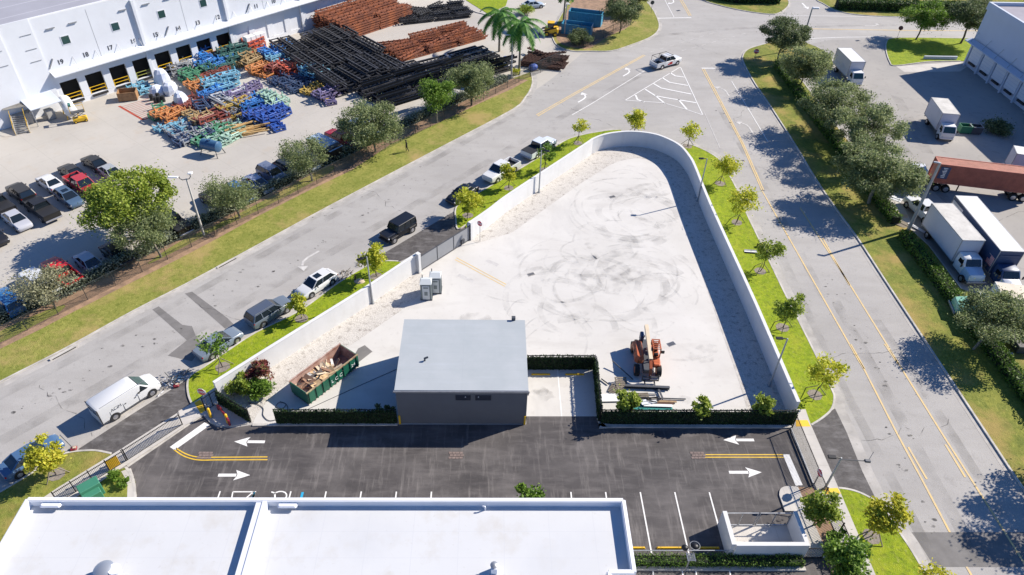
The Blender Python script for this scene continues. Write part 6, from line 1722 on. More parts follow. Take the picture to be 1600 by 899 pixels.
# shrink-wrapped bundles
m_wrap = mat('shrink_wrap', (.66, .70, .78), .35, var=.12, vscale=1.5, bump=.8, bscale=3)
for i, (px, py, h, lb) in enumerate(((256, 134, 2.7, 'tallest white shrink-wrapped bundle, nearest the warehouse'), (247, 148, 1.5, 'low white wrapped bundle behind the black drums'), (268, 146, 1.9, 'white wrapped bundle in the middle of the wrapped group'), (284, 163, 1.9, 'white wrapped bundle nearest the red beams'))):
    p = G(px, py); t = thing('wrapped_bundle', lb, 'wrapped bundle', p[0], p[1], R_(20 + 30 * i), 0, group='shrink-wrapped bundles')
    rr = random.Random(i); mb = MB(); n = 9; rings = []
    for zz, k in ((0, 1), (h * .4, 1.06), (h * .8, .85), (h, .45)):
        rings.append([((1.15 * k + rr.uniform(-.12, .12)) * math.cos(6.283 * j / n), (1.0 * k + rr.uniform(-.12, .12)) * math.sin(6.283 * j / n), zz + rr.uniform(-.06, .06) * (zz > 0)) for j in range(n)])
    vs = [v for q in rings for v in q]
    fs = [(q * n + j, q * n + (j + 1) % n, (q + 1) * n + (j + 1) % n, (q + 1) * n + j) for q in range(3) for j in range(n)] + [tuple(range(3 * n, 4 * n))]
    mb.add(vs, fs); mb.build('wrap', m_wrap, t)
    MB().box(0, 0, .06, 1.7, 1.5, .12).build('pallet', m_wood, t)
dm = MB().cyl((0, 0, 0), (0, 0, .9), .3, .3, 12).cyl((0, 0, .9), (0, 0, .93), .28, .28, 12).cyl((0, 0, .3), (0, 0, .33), .32, .32, 12).cyl((0, 0, .6), (0, 0, .63), .32, .32, 12).mesh('drum', m_plastic)
for i, (px, py) in enumerate(((238, 157), (244, 161), (250, 160), (248, 155), (256, 159), (290, 186), (297, 190))):
    p = G(px, py); o_ = bpy.data.objects.new('drum', dm); scene.collection.objects.link(o_); o_.location = (p[0], p[1], .02)
    tag(o_, 'black drum standing in front of the wrapped bundles' if i < 5 else 'black drum among the scrap right of the orange frames', 'drum', 'black drums by the bundles' if i < 5 else 'black drums among the scrap')
# brown skip
p = G(202, 155); t = thing('steel_skip', 'open brown steel box beside the red hatched bay', 'skip', p[0], p[1], R_(15))
m_brn = mat('brown_painted_steel', (.36, .20, .09), .7, var=.3, vscale=2)
for x, y, sx, sy in ((0, .9, 2.6, .08), (0, -.9, 2.6, .08), (1.3, 0, .08, 1.8), (-1.3, 0, .08, 1.8)): MB().box(x, y, .75, sx, sy, 1.3).build('side_panel', m_brn, t)
MB().box(0, 0, .2, 2.5, 1.75, .15).build('floor', m_brn, t)
MB().bevbox(.1, 0, .55, 2.0, 1.4, .5, .1).build('contents', m_wood, t)
# blue tank on legs
p = G(333, 241); t = thing('tank', 'blue cylindrical tank on four legs in front of the heaps', 'tank', p[0], p[1], R_(-20))
m_tank = mat('tank_blue', (.05, .13, .24), .35, var=.2, vscale=2)
MB().cyl((-1.25, 0, 1.35), (1.25, 0, 1.35), .75, .75, 20).cyl((-1.25, 0, 1.35), (-1.5, 0, 1.35), .75, .35, 20).cyl((1.25, 0, 1.35), (1.5, 0, 1.35), .75, .35, 20).build('vessel', m_tank, t, True)
for x in (-1.1, 1.1):
    for s in (-1, 1): MB().bar((x, s * .6, 1.0), (x * 1.25, s * .85, 0), .1, .1).build('leg', m_dkgrey, t)
MB().cyl((0, 0, 2.0), (0, 0, 2.25), .25, .25, 12).build('manhole', m_tank, t)
# warehouse forecourt: white tank, canopy, stairs, stacker
p = G(112, 181); t = thing('white_tank', 'white cylindrical tank leaning by the first dock door', 'tank', p[0], p[1], R_(-52))
MB().cyl((-1.9, 0, 1.7), (1.5, 0, 1.2), .85, .85, 22).cyl((1.5, 0, 1.2), (1.8, 0, 1.15), .85, .4, 22).cyl((-1.9, 0, 1.7), (-2.1, 0, 1.73), .85, .5, 22).build('vessel', m_white, t, True)
for x in (-1.3, 1.2):
    for s in (-1, 1): MB().bar((x, s * .6, 1.0), (x, s * .8, 0), .12, .12).build('leg', m_yellow, t)
p = G(127, 190); t = thing('scissor_lift', 'yellow scissor lift with green control box beside the white tank', 'lift', p[0], p[1], R_(30))
MB().bevbox(0, 0, .45, 1.9, .9, .5, .05).build('base', m_yellow, t)
for x in (-.7, .7):
    for s in (-1, 1): wheel(t, x, s * .45, .2, .15, m_yellow)
gg = MB()
for s in (-1, 1):
    gg.bar((-.8, s * .4, .7), (.8, s * .4, 1.5), .06, .06); gg.bar((.8, s * .4, .7), (-.8, s * .4, 1.5), .06, .06)
gg.build('scissor_arms', m_dkgrey, t)
MB().box(0, 0, 1.55, 1.9, .9, .08).build('platform', m_dkgrey, t)
gg = MB()
for x in (-.92, .92):
    for s in (-1, 1): gg.bar((x, s * .43, 1.55), (x, s * .43, 2.6), .05, .05)
for s in (-1, 1): gg.bar((-.92, s * .43, 2.6), (.92, s * .43, 2.6), .05, .05)
gg.build('guard_rail', m_yellow, t); MB().bevbox(-.7, 0, 2.75, .35, .9, .3, .04).build('control_box', mat('teal_box', (.04, .16, .14), .5), t)
p = G(72, 186); t = thing('metal_awning', 'sheet metal awning over a pallet cage at the warehouse corner', 'awning', p[0], p[1], WA)
MB().add([(-1.9, 1.6, 3.3), (2.4, 1.6, 3.3), (2.4, -1.8, 2.6), (-1.9, -1.8, 2.6), (-1.9, 1.6, 3.22), (2.4, 1.6, 3.22), (2.4, -1.8, 2.52), (-1.9, -1.8, 2.52)], [(0, 3, 2, 1), (4, 5, 6, 7), (3, 7, 6, 2), (0, 4, 7, 3), (1, 2, 6, 5)]).build('roof', mat('awning_sheet', (.62, .66, .72), .35, metal=.2), t)
for x in (-1.8, 2.3):
    for y in (-1.7, 1.5): MB().bar((x, y, 0), (x, y, 2.6 if y < 0 else 3.2), .1, .1).build('post', m_grey, t)
MB().bevbox(.6, -.6, .8, 1.1, .9, 1.5, .05).build('pallet_cage', m_conc, t)
p = G(36, 203); t = thing('stairs', 'steel stairs with yellow rail ends leading down from the warehouse corner', 'stairs', p[0], p[1], R_(-62))
n = 9
for i in range(n): MB().box(-1.3 + i * .3, 0, 1.6 - i * .18, .3, 1.7, .06).build('tread', m_grey, t)
for s in (-1, 1):
    MB().bar((-1.4, s * .88, 1.7), (1.5, s * .88, .1), .08, .25).build('stringer', m_conc, t)
    hh = MB(); hh.bar((-1.4, s * .88, 2.6), (1.5, s * .88, 1.0), .05, .05); hh.bar((1.5, s * .88, 0), (1.5, s * .88, 1.0), .05, .05); hh.bar((0, s * .88, .9), (0, s * .88, 1.8), .05, .05)
    hh.build('handrail', m_yellow, t)
MB().box(-2.5, .2, .85, 2.2, 2.6, 1.7).build('landing', m_conc, t)
MB().add([(-3.9, -1.5, 3.1), (-1.2, -1.5, 2.8), (-1.2, 1.9, 2.8), (-3.9, 1.9, 3.1)], [(0, 1, 2, 3), (3, 2, 1, 0)]).build('awning', m_conc, t)
# blue skips at the top
m_skip = mat('skip_blue', (.05, .28, .45), .5, var=.2, vscale=2)
for (px, py, an, L, H, lb) in ((901, 53, -17, 5.6, 1.9, 'front open-topped light blue skip at the yard entrance island'), (914, 38, -17, 6.4, 2.4, 'rear light blue ribbed skip at the yard entrance island')):
    p = G(px, py); t = thing('skip_container', lb, 'skip', p[0], p[1], R_(an), group='light blue skips at the entrance')
    for s in (-1, 1):
        w_ = MB(); w_.box(0, s * 1.1, H / 2 + .1, L, .08, H)
        for i in range(9): w_.box(-L / 2 + .3 + i * (L - .6) / 8, s * 1.16, H / 2 + .1, .1, .08, H)
        w_.build('side_panel', m_skip, t)
        MB().box(s * L / 2, 0, H / 2 + .1, .08, 2.2, H).build('end_panel', m_skip, t)
    MB().box(0, 0, .25, L - .1, 2.1, .2).build('floor', m_rust2, t)
    MB().bevbox(0, 0, H * .5, L - .4, 1.9, H * .5, .2).build('scrap', m_rust2, t)
p = G(806, 12); struct('grass_patch', MB().prism(GP([(700, -20), (730, 2), (762, 22), (790, 10), (800, -20)]), 0.0, .06), m_grass_lush)
struct('kerb', MB().sweep(GP([(690, -8), (715, 8), (745, 20), (790, 31)]), .3, 0, .15), m_kerb)
# ================================================================== OBJECTS ON THE SITE
def lamp_post(label, px, py, h, arm_dir, arm=.7, group='slim grey lamp posts round the triangular yard', single=True):
    b = G(px, py); t = thing('lamp_post', label, 'lamp post', b[0], b[1], R_(arm_dir), 0, group=group)
    MB().cyl((0, 0, 0), (0, 0, .5), .14, .12, 10).cyl((0, 0, .5), (0, 0, h), .10, .065, 10).build('pole', m_polegrey, t, True)
    MB().cyl((0, 0, 0), (0, 0, .06), .22, .22, 12).build('base_plate', m_grey, t)
    a = MB().bar((0, 0, h - .04), (arm * .6, 0, h + .02), .07, .07).build('bracket', m_black, t)
    MB().bevbox(arm * .6 + .3, 0, h + .03, .62, .34, .12, .03).build('lamp_head', m_black, t)
    return t
m_polegrey = mat('pole_grey', (.40, .42, .43), .45, metal=.3, var=.1)
lamp_post('grey lamp post left of the street gate, in front of the full yellow-green tree', 582.5, 474, 6.1, 215)
lamp_post('grey lamp post on the left wall above the gravel, near the highest parked pickup', 842, 301, 6.1, -20)
lamp_post('upper grey lamp post against the right side of the curved wall', 1089.5, 314.5, 6.1, 180)
lamp_post('lower grey lamp post against the right side of the curved wall', 1202, 603, 6.1, 178)
t = lamp_post('grey lamp post among the green trees by the bottom right fence', 1288, 765, 4.2, 175, group=None)
br = MB(); br.bar((-.1, 0, 4.0), (-1.9, .1, 4.15), .05, .05); br.bevbox(-1.95, .1, 4.18, .45, .28, .2, .04); br.bar((-2.0, .1, 4.2), (-2.5, -.55, 4.5), .04, .04)
br.build('camera_arm', m_dkgrey, t)
# twin floodlight by the handrail
b = G(1070, 893); t = thing('floodlight_pole', 'black floodlight head with slatted frame on a pole by the handrail', 'floodlight', b[0], b[1], 0)
MB().cyl((0, 0, 0), (.05, 0, 1.9), .06, .05, 8).build('pole', m_grey, t)
fr = MB()
for i in range(7): fr.box(.05, -.28 + i * .09, 2.05, .5, .035, .03)
for s in (-1, 1): fr.box(.05 + s * .27, 0, 2.05, .04, .7, .05)
fr.build('slatted_frame', m_rim, t)
MB().ball((-.28, .62, 2.2), .26, .24, .16, 12, 8).build('round_head', m_black, t, True)
MB().ball((.42, .66, 2.3), .30, .28, .18, 12, 8).build('round_head', m_black, t, True)
rg = MB(); rg.tube([(.42 + .36 * math.cos(a * .35), .66 + .34 * math.sin(a * .35), 2.42) for a in range(-5, 14)], .02, 6); rg.build('ring_guard', m_grey, t)
# concrete poles
b = G(1418.4, 361); t = thing('concrete_pole', 'thick leaning-looking concrete lamp pole by the gap in the clipped hedge', 'lamp post', b[0], b[1], R_(160))
MB().cyl((0, 0, 0), (0, 0, 9.4), .22, .13, 8).build('pole', m_conc, t); MB().bevbox(.35, 0, 9.35, .7, .3, .14, .04).build('lamp_head', m_grey, t)
b = G(1250, 78); t = thing('concrete_pole', 'lamp pole with pale box lamp rising from the top right oaks', 'lamp post', b[0], b[1], R_(0))
MB().cyl((0, 0, 0), (0, 0, 7.4), .18, .11, 8).build('pole', m_conc, t); MB().bevbox(.6, 0, 7.5, 1.2, .5, .3, .06).build('lamp_head', m_white, t)
b = G(1296, -4); 
b = G(799, 124); t = thing('lamp_post', 'tall pale lamp post standing between the two palms', 'lamp post', b[0], b[1], R_(175), group=None)
MB().cyl((0, 0, 0), (0, 0, 7.3), .14, .09, 8).build('pole', m_walk, t); MB().bevbox(.6, 0, 7.35, 1.3, .3, .12, .04).build('lamp_head', m_white, t)
b = G(882, 54); t = thing('lamp_post', 'pale pole in front of the light blue skips', 'lamp post', b[0], b[1], 0)
MB().cyl((0, 0, 0), (0, 0, 5.6), .13, .09, 8).build('pole', m_walk, t); MB().bevbox(.3, 0, 5.6, .6, .3, .12, .04).build('lamp_head', m_white, t)
b = G(319, 368.5); t = thing('lamp_post', 'tall white double-headed lamp post in the hedge by the black pickup', 'lamp post', b[0], b[1], R_(0), 0)
MB().cyl((0, 0, 0), (0, 0, 7.65), .14, .09, 10).build('pole', m_walk, t, True)
ar = MB(); ar.tube([(-.75, 0, 7.9), (-.7, 0, 7.65), (-.45, 0, 7.5), (0, 0, 7.6), (.3, 0, 7.65), (.5, .1, 7.9), (.45, .1, 8.1)], .045, 8); ar.build('arm', m_dkgrey, t)
MB().bevbox(-1.4, 0, 7.85, 1.1, .32, .14, .04).build('lamp_head', m_white, t)
MB().bevbox(.45, .3, 8.2, .5, .5, .15, .05).build('lamp_head', m_white, t)
# stop signs
def stop_sign(label, px, py, h, face, size=.38, text=True, back=False, group=None, col=None):
    b = G(px, py); t = thing('stop_sign', label, 'stop sign', b[0], b[1], R_(face), .1, group=group)
    MB().bar((0, 0, 0), (0, 0, h + size), .05, .05).build('post', m_grey if not back else m_dkgrey, t)
    P = [(size * math.cos(R_(22.5 + 45 * i)), size * math.sin(R_(22.5 + 45 * i))) for i in range(8)]
    pl = MB(); pl.add([(-.035, y, h + z) for y, z in P] + [(-.055, y, h + z) for y, z in P], [tuple(range(8)), tuple(range(15, 7, -1))] + [(i, 8 + i, 8 + (i + 1) % 8, (i + 1) % 8) for i in range(8)])
    o_ = pl.build('border', m_white if not back else (col or m_brownback), t)
    P = [(y * .92, z * .92) for y, z in P]
    pl = MB(); pl.add([(-.057, y, h + z) for y, z in P] + [(-.063, y, h + z) for y, z in P], [tuple(range(8)), tuple(range(15, 7, -1))] + [(i, 8 + i, 8 + (i + 1) % 8, (i + 1) % 8) for i in range(8)])
    o_ = pl.build('sign_face', m_redsign if not back else (col or m_brownback), t)
    if text:
        text_mesh('lettering', 'STOP', size * .74, m_white, -.068, 0, h, (R_(90), 0, R_(-90)), t, .003, .016)
    return t
m_brownback = mat('sign_back', (.16, .05, .04), .6)
# local -x is the face normal
stop_sign('red stop sign beside the upper gate pier at the edge of the slab', 750, 378, 2.5, 60, .36)
stop_sign('red stop sign behind the pedestrian gate at the left entrance', 326, 640, 2.25, 80, .42)
stop_sign('narrow-looking red stop sign seen edge-on by the east sliding gate', 1270, 762, 1.9, 10, .36)
stop_sign('dark red stop sign at the head of the long right verge beside the first oak', 1178, 96, 1.7, 75, .46)
stop_sign('grey-brown back of a stop sign on the lawn at the top right', 1400, 64, 2.3, 230, .42, False, True)
stop_sign('back of a stop sign on the kerb at the very top', 1017, 21, 2.0, 270, .42, False, True, col=m_dkgrey)
# bollards
for px, py, lb in ((330, 653, 'left yellow bollard by the pedestrian gate'), (357, 662, 'right yellow bollard, in front of the red valves')):
    b = G(px, py); t = thing('bollard', lb, 'bollard', b[0], b[1], 0, .12, group='yellow bollards at the left entrance')
    MB().cyl((0, 0, 0), (0, 0, 1.05), .12, .12, 14).ball((0, 0, 1.05), .12, .12, .09, 14, 6).build('bollard', m_yellow, t, True)
    MB().cyl((0, 0, 0), (0, 0, .03), .2, .2, 12).build('base_plate', m_grey, t)
b = G(352, 655); t = thing('valve_assembly', 'pair of dark red pipes and valves between the yellow bollards', 'valve', b[0], b[1], R_(-50), .12)
m_vred = mat('valve_red', (.22, .02, .03), .5)
MB().tube([(-1.3, 0, 0), (-1.3, 0, .7), (-.5, 0, .75), (.5, 0, .75), (1.0, 0, .7), (1.0, 0, 0)], .1, 10).build('pipe', m_vred, t, True)
MB().cyl((-.4, 0, .75), (-.4, 0, 1.1), .12, .05).cyl((.3, 0, .75), (.3, 0, 1.1), .12, .05).build('valve', m_vred, t)
MB().ball((-1.3, 0, .85), .2, .2, .2).build('cap', m_grey, t, True)
# transformer
b = G(150, 779); t = thing('transformer', 'green transformer cabinet behind the picket fence at the lower left', 'transformer', b[0], b[1], R_(42))
m_tg = mat('transformer_green', (.05, .21, .13), .5, var=.08)
MB().bevbox(0, .35, .75, 1.5, .9, 1.5, .04).build('tank', m_tg, t); MB().bevbox(-.1, -.35, .6, 1.3, .6, 1.15, .04).build('cabinet_door', m_tg, t)
MB().box(0, 0, .04, 2.0, 1.9, .12).build('pad', m_walk, t); MB().box(-.1, -.67, .6, .04, .03, .8).build('handle', m_dkgrey, t)
# portable toilets
def toilet(label, px, py, hd):
    b = G(px, py); t = thing('portable_toilet', label, 'portable toilet', b[0], b[1], R_(hd), group='portable toilets by the gate')
    mg = mat('toilet_grey', (.20, .235, .235), .55, var=.08); mr = mat('toilet_roof', (.58, .61, .60), .5)
    MB().bevbox(0, 0, 1.1, 1.15, 1.15, 2.1, .05).build('cabin', mg, t)
    rb = MB()
    for i in range(5):
        for s in (-1, 1): rb.box(-.44 + i * .22, s * .59, 1.15, .05, .04, 1.7)
        rb.box(.59, -.44 + i * .22, 1.15, .04, .05, 1.7)
    rb.build('ribs', mg, t)
    MB().add([(-.62, -.62, 2.15), (.62, -.62, 2.15), (.62, .62, 2.15), (-.62, .62, 2.15), (-.5, 0, 2.42), (.5, 0, 2.42)], [(0, 1, 5, 4), (2, 3, 4, 5), (1, 2, 5), (3, 0, 4), (3, 2, 1, 0)]).build('roof', mr, t)
    MB().box(0, -.60, 1.05, .75, .04, 1.8).build('door', mr, t)
    MB().box(.0, -.625, 1.72, .5, .02, .18).box(0, -.625, .95, .34, .02, .5).build('door_panel', mg, t)
    MB().cyl((-.4, .45, 2.2), (-.4, .45, 2.6), .05, n=8).build('vent_pipe', m_dkgrey, t)
    MB().box(0, 0, .06, 1.25, 1.25, .12).build('skid', m_dkgrey, t)
toilet('left portable toilet, nearer the camera', 667, 464, 48 - 90 + 42)
toilet('right portable toilet, nearer the street gate', 681.5, 454, 48 - 90 + 42)
# green roll-off dumpster
hd = ang(G(470, 628), G(573, 565))
A = [G(x, y, 1.6) for x, y in ((531, 538), (559, 554), (480, 616), (451, 596))]
cx_, cy__ = sum(p[0] for p in A) / 4, sum(p[1] for p in A) / 4
hd = ang(((A[2][0] + A[3][0]) / 2, (A[2][1] + A[3][1]) / 2), ((A[0][0] + A[1][0]) / 2, (A[0][1] + A[1][1]) / 2))
DL = dist(((A[2][0] + A[3][0]) / 2, (A[2][1] + A[3][1]) / 2), ((A[0][0] + A[1][0]) / 2, (A[0][1] + A[1][1]) / 2)); DW = (dist(A[0], A[1]) + dist(A[2], A[3])) / 2
print('dumpster', DL, DW, math.degrees(hd))
t = thing('rolloff_dumpster', 'green roll-off dumpster with rusty inside, half full of scrap wood', 'dumpster', cx_, cy__, hd)
m_dg = mat('dumpster_green', (.012, .13, .075), .5, var=.25, vscale=1.5); m_drust = mat('dumpster_inside', (.27, .12, .08), .85, col2=(.50, .36, .30), vscale=1.0)
m_scrap = mat('rubble', (.46, .36, .27), .95, col2=(.62, .52, .42), vscale=3)
DH = 1.6
for s in (-1, 1):
    MB().box(0, s * (DW / 2 - .04), DH / 2 + .12, DL, .05, DH - .2).build('side_panel', m_dg if s < 0 else m_drust, t)
    MB().box(0, s * (DW / 2 - .085), DH / 2 + .12, DL - .1, .03, DH - .22).build('side_lining', m_drust, t)
    rb = MB()
    for i in range(8): rb.box(-DL / 2 + .2 + i * (DL - .4) / 7, s * (DW / 2 + .02), DH / 2 + .1, .12, .09, DH - .2)
    rb.build('side_ribs', m_dg, t)
    MB().box(0, s * (DW / 2 - .04), DH - .0, DL + .06, .12, .11).build('top_rail', mat('faded_rail', (.45, .40, .22), .7, col2=(.25, .12, .08), vscale=2) if s < 0 else m_drust, t)
    MB().box(s * (DL / 2 - .03), 0, DH / 2 + .1, .06, DW - .1, DH - .2).build('end_panel', m_dg, t)
    MB().box(s * (DL / 2 - .075), 0, DH / 2 + .1, .03, DW - .16, DH - .22).build('end_lining', m_drust, t)
    MB().box(0, s * .5, .1, DL, .14, .2).build('skid_rail', m_dkgrey, t)
MB().box(0, 0, .25, DL - .1, DW - .1, .06).build('floor', m_drust, t)
MB().cyl((DL / 2 - .1, -.9, .12), (DL / 2 - .1, .9, .12), .12, n=10).cyl((-DL / 2 + .1, -.9, .12), (-DL / 2 + .1, .9, .12), .12, n=10).build('roller', m_dkgrey, t)
tx = text_mesh('lettering', 'L C C', .55, m_white, .3, -DW / 2 - .075, .85, (R_(90), 0, 0), t, .004)
text_mesh('lettering', '24', .5, m_white, 2.3, -DW / 2 - .075, .9, (R_(90), 0, 0), t, .004)
# the load: rubble base and boards, one thing per board
rr = random.Random(8)
mb = MB(); N = 14; M_ = 7
L0, L1 = -DL / 2 + .15, DL * .22
vs = []
for i in range(N):
    for j in range(M_):
        x = L0 + (L1 - L0) * i / (N - 1); y = -DW / 2 + .12 + (DW - .24) * j / (M_ - 1)
        vs.append((x, y, max(.29, (.72 + .35 * math.sin(i * .6) * .5 + rr.uniform(-.16, .16)) * (1 - .7 * max(0, (i - 9) / 5)))))
fs = [(i * M_ + j, (i + 1) * M_ + j, (i + 1) * M_ + j + 1, i * M_ + j + 1) for i in range(N - 1) for j in range(M_ - 1)]
o_ = MB().add(vs, fs).build('rubble_heap', m_scrap); o_.location = (cx_, cy__, 0); o_.rotation_euler = (0, 0, hd)
tag(o_, 'heap of pale rubble filling the green roll-off dumpster', 'rubble', kind='stuff')
bc = [mat('board_%s' % n, c, .8, var=.3, vscale=2) for n, c in (('tan', (.66, .46, .25)), ('cream', (.74, .60, .42)), ('brown', (.33, .19, .12)), ('orange', (.55, .28, .14)), ('dark', (.10, .08, .07)), ('white', (.72, .70, .66)))]
lbs = ['tan board', 'cream board', 'brown board', 'orange-brown board', 'dark board', 'white board']
bm_ = [[MB().box(0, 0, 0, a, b, .04).mesh('scrap_board', m) for a, b in ((1.2, .7), (1.6, .22))] for m in bc]
for i in range(46):
    k = rr.choice((0, 0, 1, 1, 2, 2, 3, 3, 4, 5)); x = rr.uniform(L0 + .5, L1 - .3); y = rr.uniform(-DW / 2 + .6, DW / 2 - .6)
    if i < 8: k = (0, 1)[i % 2]; x = rr.uniform(.2, 1.0)
    o_ = bpy.data.objects.new('scrap_board', bm_[k][i % 2]); scene.collection.objects.link(o_)
    o_.location = (cx_ + x * math.cos(hd) - y * math.sin(hd), cy__ + x * math.sin(hd) + y * math.cos(hd), 0.95 + rr.random() * .25)
    o_.rotation_euler = (rr.gauss(0, .3), rr.gauss(0, .25), rr.random() * 6.28)
    tag(o_, lbs[k] + ' thrown on the rubble in the green dumpster', 'board', lbs[k] + 's in the green dumpster')
b = G(590, 562); struct('worn_mat', MB().sheet(GP([(566, 541), (582, 549), (549, 574), (556, 580), (566, 573)]) if False else GP([(560, 545), (570, 540), (582, 550), (551, 574), (546, 570)]), Z3 + .02), m_patch)
# ---- telehandler
P0 = G(1010, 556, 1.0)
t = thing('telehandler', 'orange telehandler with cream boom and lowered forks on the slab', 'telehandler', P0[0], P0[1], R_(-93))
m_or = mat('telehandler_orange', (.52, .13, .045), .5, var=.25, vscale=2); m_boom = mat('boom_cream', (.74, .60, .42), .5, var=.12, vscale=1.5)
# local x = forward (towards the camera), +y = image right
MB().bevbox(-.1, 0, .85, 4.2, 1.0, .5, .06).build('chassis', m_dkgrey, t)
MB().bevbox(-.25, -.80, 1.25, 2.7, .85, .85, .22).build('engine_cover', m_or, t)
MB().box(-.2, -1.235, 1.3, .3, .02, .4).build('vent', m_black, t)
cb = MB().bevbox(.0, .78, 1.05, 2.4, .75, .6, .08).build('cab_base', m_or, t)
fr = MB()
for x in (-.95, .45):
    for y in (.45, 1.12): fr.bar((x, y, 1.3), (x * .9, y, 2.35), .09, .09)
for y in (.45, 1.12): fr.bar((-.9, y, 2.35), (.45, y, 2.35), .1, .08)
for x in (-.85, -.6, -.35, -.1, .15, .42): fr.bar((x, .45, 2.36), (x, 1.12, 2.36), .08, .06)
fr.build('cab_guard', m_or, t)
MB().bevbox(-.5, .78, 1.5, .5, .5, .35, .06).bevbox(-.75, .78, 1.8, .14, .48, .5, .05).build('seat', m_black, t)
MB().bevbox(.35, .78, 1.55, .3, .4, .3, .05).build('dashboard', m_black, t)
MB().bevbox(1.05, .78, 1.1, .9, .7, .45, .08).build('front_cowl', m_or, t)
MB().bar((-2.75, .10, 2.35), (1.5, .10, 1.95), .34, .36).build('boom', m_boom, t)
MB().bar((1.45, .10, 1.92), (2.15, .10, 1.45), .26, .28).build('inner_boom', m_or, t)
MB().bar((2.1, .10, 1.5), (2.5, .10, .55), .22, .22).build('boom_nose', m_or, t)
MB().cyl((-1.0, .10, 1.2), (.6, .10, 1.8), .09, n=8).build('lift_cylinder', m_grey, t)
MB().bevbox(-2.2, -.25, 1.35, .7, .35, .9, .06).build('counterweight', m_navy, t)
for i in range(3): MB().tube([(-2.0 + .1 * i, -.05, 1.8), (-1.9, -.18, 1.2 + i * .1), (-1.5, -.2, .9)], .03, 6).build('hose', m_black, t)
fk = MB()
for z in (.35, .75): fk.bar((2.55, -.65, z), (2.55, .95, z), .09, .12)
for y in (-.6, .1, .9): fk.bar((2.55, y, .3), (2.55, y, 1.0), .08, .08)
fk.build('fork_carriage', m_dkgrey, t)
for y in (-.35, .55):
    MB().bar((2.55, y, .22), (3.6, y, .12), .12, .05).build('fork', m_dkgrey, t)
for x, r_ in ((-1.55, .56), (1.5, .56)):
    for s in (-1, 1): wheel(t, x, s * 1.02, r_, .42, m_or)
for s in (-1, 1):
    MB().bevbox(-1.55, s * .8, 1.15, .9, .3, .08, .03).build('mudguard', m_black, t)
MB().box(.4, 1.35, 1.95, .1, .3, .3).build('mirror', m_black, t)
# ---- materials dumped beside the ivy fence
def pile(name, label, cat, px, py, z, rot, parts, group=None, tilt=(0, 0)):
    b = G(px, py, z); t = thing(name, label, cat, b[0], b[1], R_(rot), z, group=group); t.rotation_euler = (R_(tilt[0]), R_(tilt[1]), R_(rot))
    for nm, m, bx in parts:
        mb = MB()
        for q in bx: mb.box(*q)
        mb.build(nm, m, t)
    return t
slat = [(0, -.45 + i * .18, .12, 1.2, .12, .02) for i in range(6)]
for px, py, z, rot, tl, lb in ((970, 598, .15, 10, (20, 12), 'grey pallet propped at the left of the material pile'), (1004, 622, .1, 4, (0, 0), 'grey pallet lying in the middle of the material pile'), (962, 610, .05, -30, (4, 0), 'dark pallet under the left bright shrub')):
    pile('pallet', lb, 'pallet', px, py, z, rot, [('slats', m_wood_g, slat), ('bearer', m_wood_g, [(-.5, 0, .05, .1, 1.0, .1), (0, 0, .05, .1, 1.0, .1), (.5, 0, .05, .1, 1.0, .1)])], 'pallets by the telehandler', tl)
pile('steel_beam', 'long dark grey steel beam lying below the telehandler forks', 'steel beam', 1011, 606.5, .12, -3, [('web', m_dkgrey, [(0, 0, .12, 4.1, .05, .24)]), ('flange', m_dkgrey, [(0, 0, .0, 4.1, .26, .04), (0, 0, .25, 4.1, .26, .04)])])
pile('steel_beam', 'short dark steel beam at the right end of the long beam', 'steel beam', 1031, 615, .1, 98, [('web', m_dkgrey, [(0, 0, .06, 1.5, .05, .14)]), ('flange', m_dkgrey, [(0, 0, .14, 1.5, .18, .03)])])
m_teal = mat('teal_sheet', (.03, .24, .22), .5)
pile('teal_panel', 'long teal sheet at the foot of the material pile', 'panel', 1010, 636, .06, 1, [('sheet', m_teal, [(0, 0, .03, 4.6, .8, .05)])])
pile('plastic_sheeting', 'white sheet leaning left of the bright shrub in the pile', 'panel', 950, 622, .12, 2, [('sheet', m_white, [(0, 0, .03, 2.2, .9, .05)])])
pile('plastic_sheeting', 'narrow white strip across the right of the material pile', 'panel', 1028, 634, .2, -2, [('sheet', m_white, [(0, 0, .03, 2.6, .3, .05)])])
pile('plastic_sheeting', 'crumpled white sheet in the centre of the material pile', 'panel', 1014, 629, .28, 14, [('sheet', m_whpaint, [(0, 0, .03, 1.5, .35, .06), (-.5, .2, .1, .6, .2, .05)])], tilt=(6, 3))
for i, (px, py, L, m, lb) in enumerate(((1040, 624.5, 3.6, m_dkgrey, 'dark pipe reaching furthest right from the material pile'), (1036, 629, 2.4, m_wood, 'upper brown plank at the right of the material pile'), (1033, 632, 2.2, m_rust2, 'lower reddish plank at the right of the material pile'),
                                        (972, 583, 2.6, m_dkgrey, 'dark pole leaning on the propped pallet'), (945, 598, .9, m_dkgrey, 'short dark post standing left of the pallets'), (1000, 617, 3.0, m_grey, 'thin grey tube along the middle of the pile'))):
    b = G(px, py); t = thing('loose_pipe' if i in (0, 3, 4, 5) else 'plank', lb, 'pipe' if i in (0, 3, 4, 5) else 'plank', b[0], b[1], R_(-2 if i not in (3, 4) else -48), .15 + (i == 3) * .5)
    if i in (0, 3, 4, 5): MB().cyl((-L / 2, 0, .0), (L / 2, 0, -.0 - (i == 3) * .5), .06, n=8).build('tube', m, t)
    else: MB().box(0, 0, 0, L, .2, .05).build('board', m, t)
jm = MB(); jr = random.Random(5)
for i in range(30):
    jm.bar((jr.uniform(-1.8, 1.8), jr.uniform(-.4, .4), jr.uniform(.05, .3)), (jr.uniform(-1.8, 1.8), jr.uniform(-.4, .4), jr.uniform(.05, .45)), .05, .03)
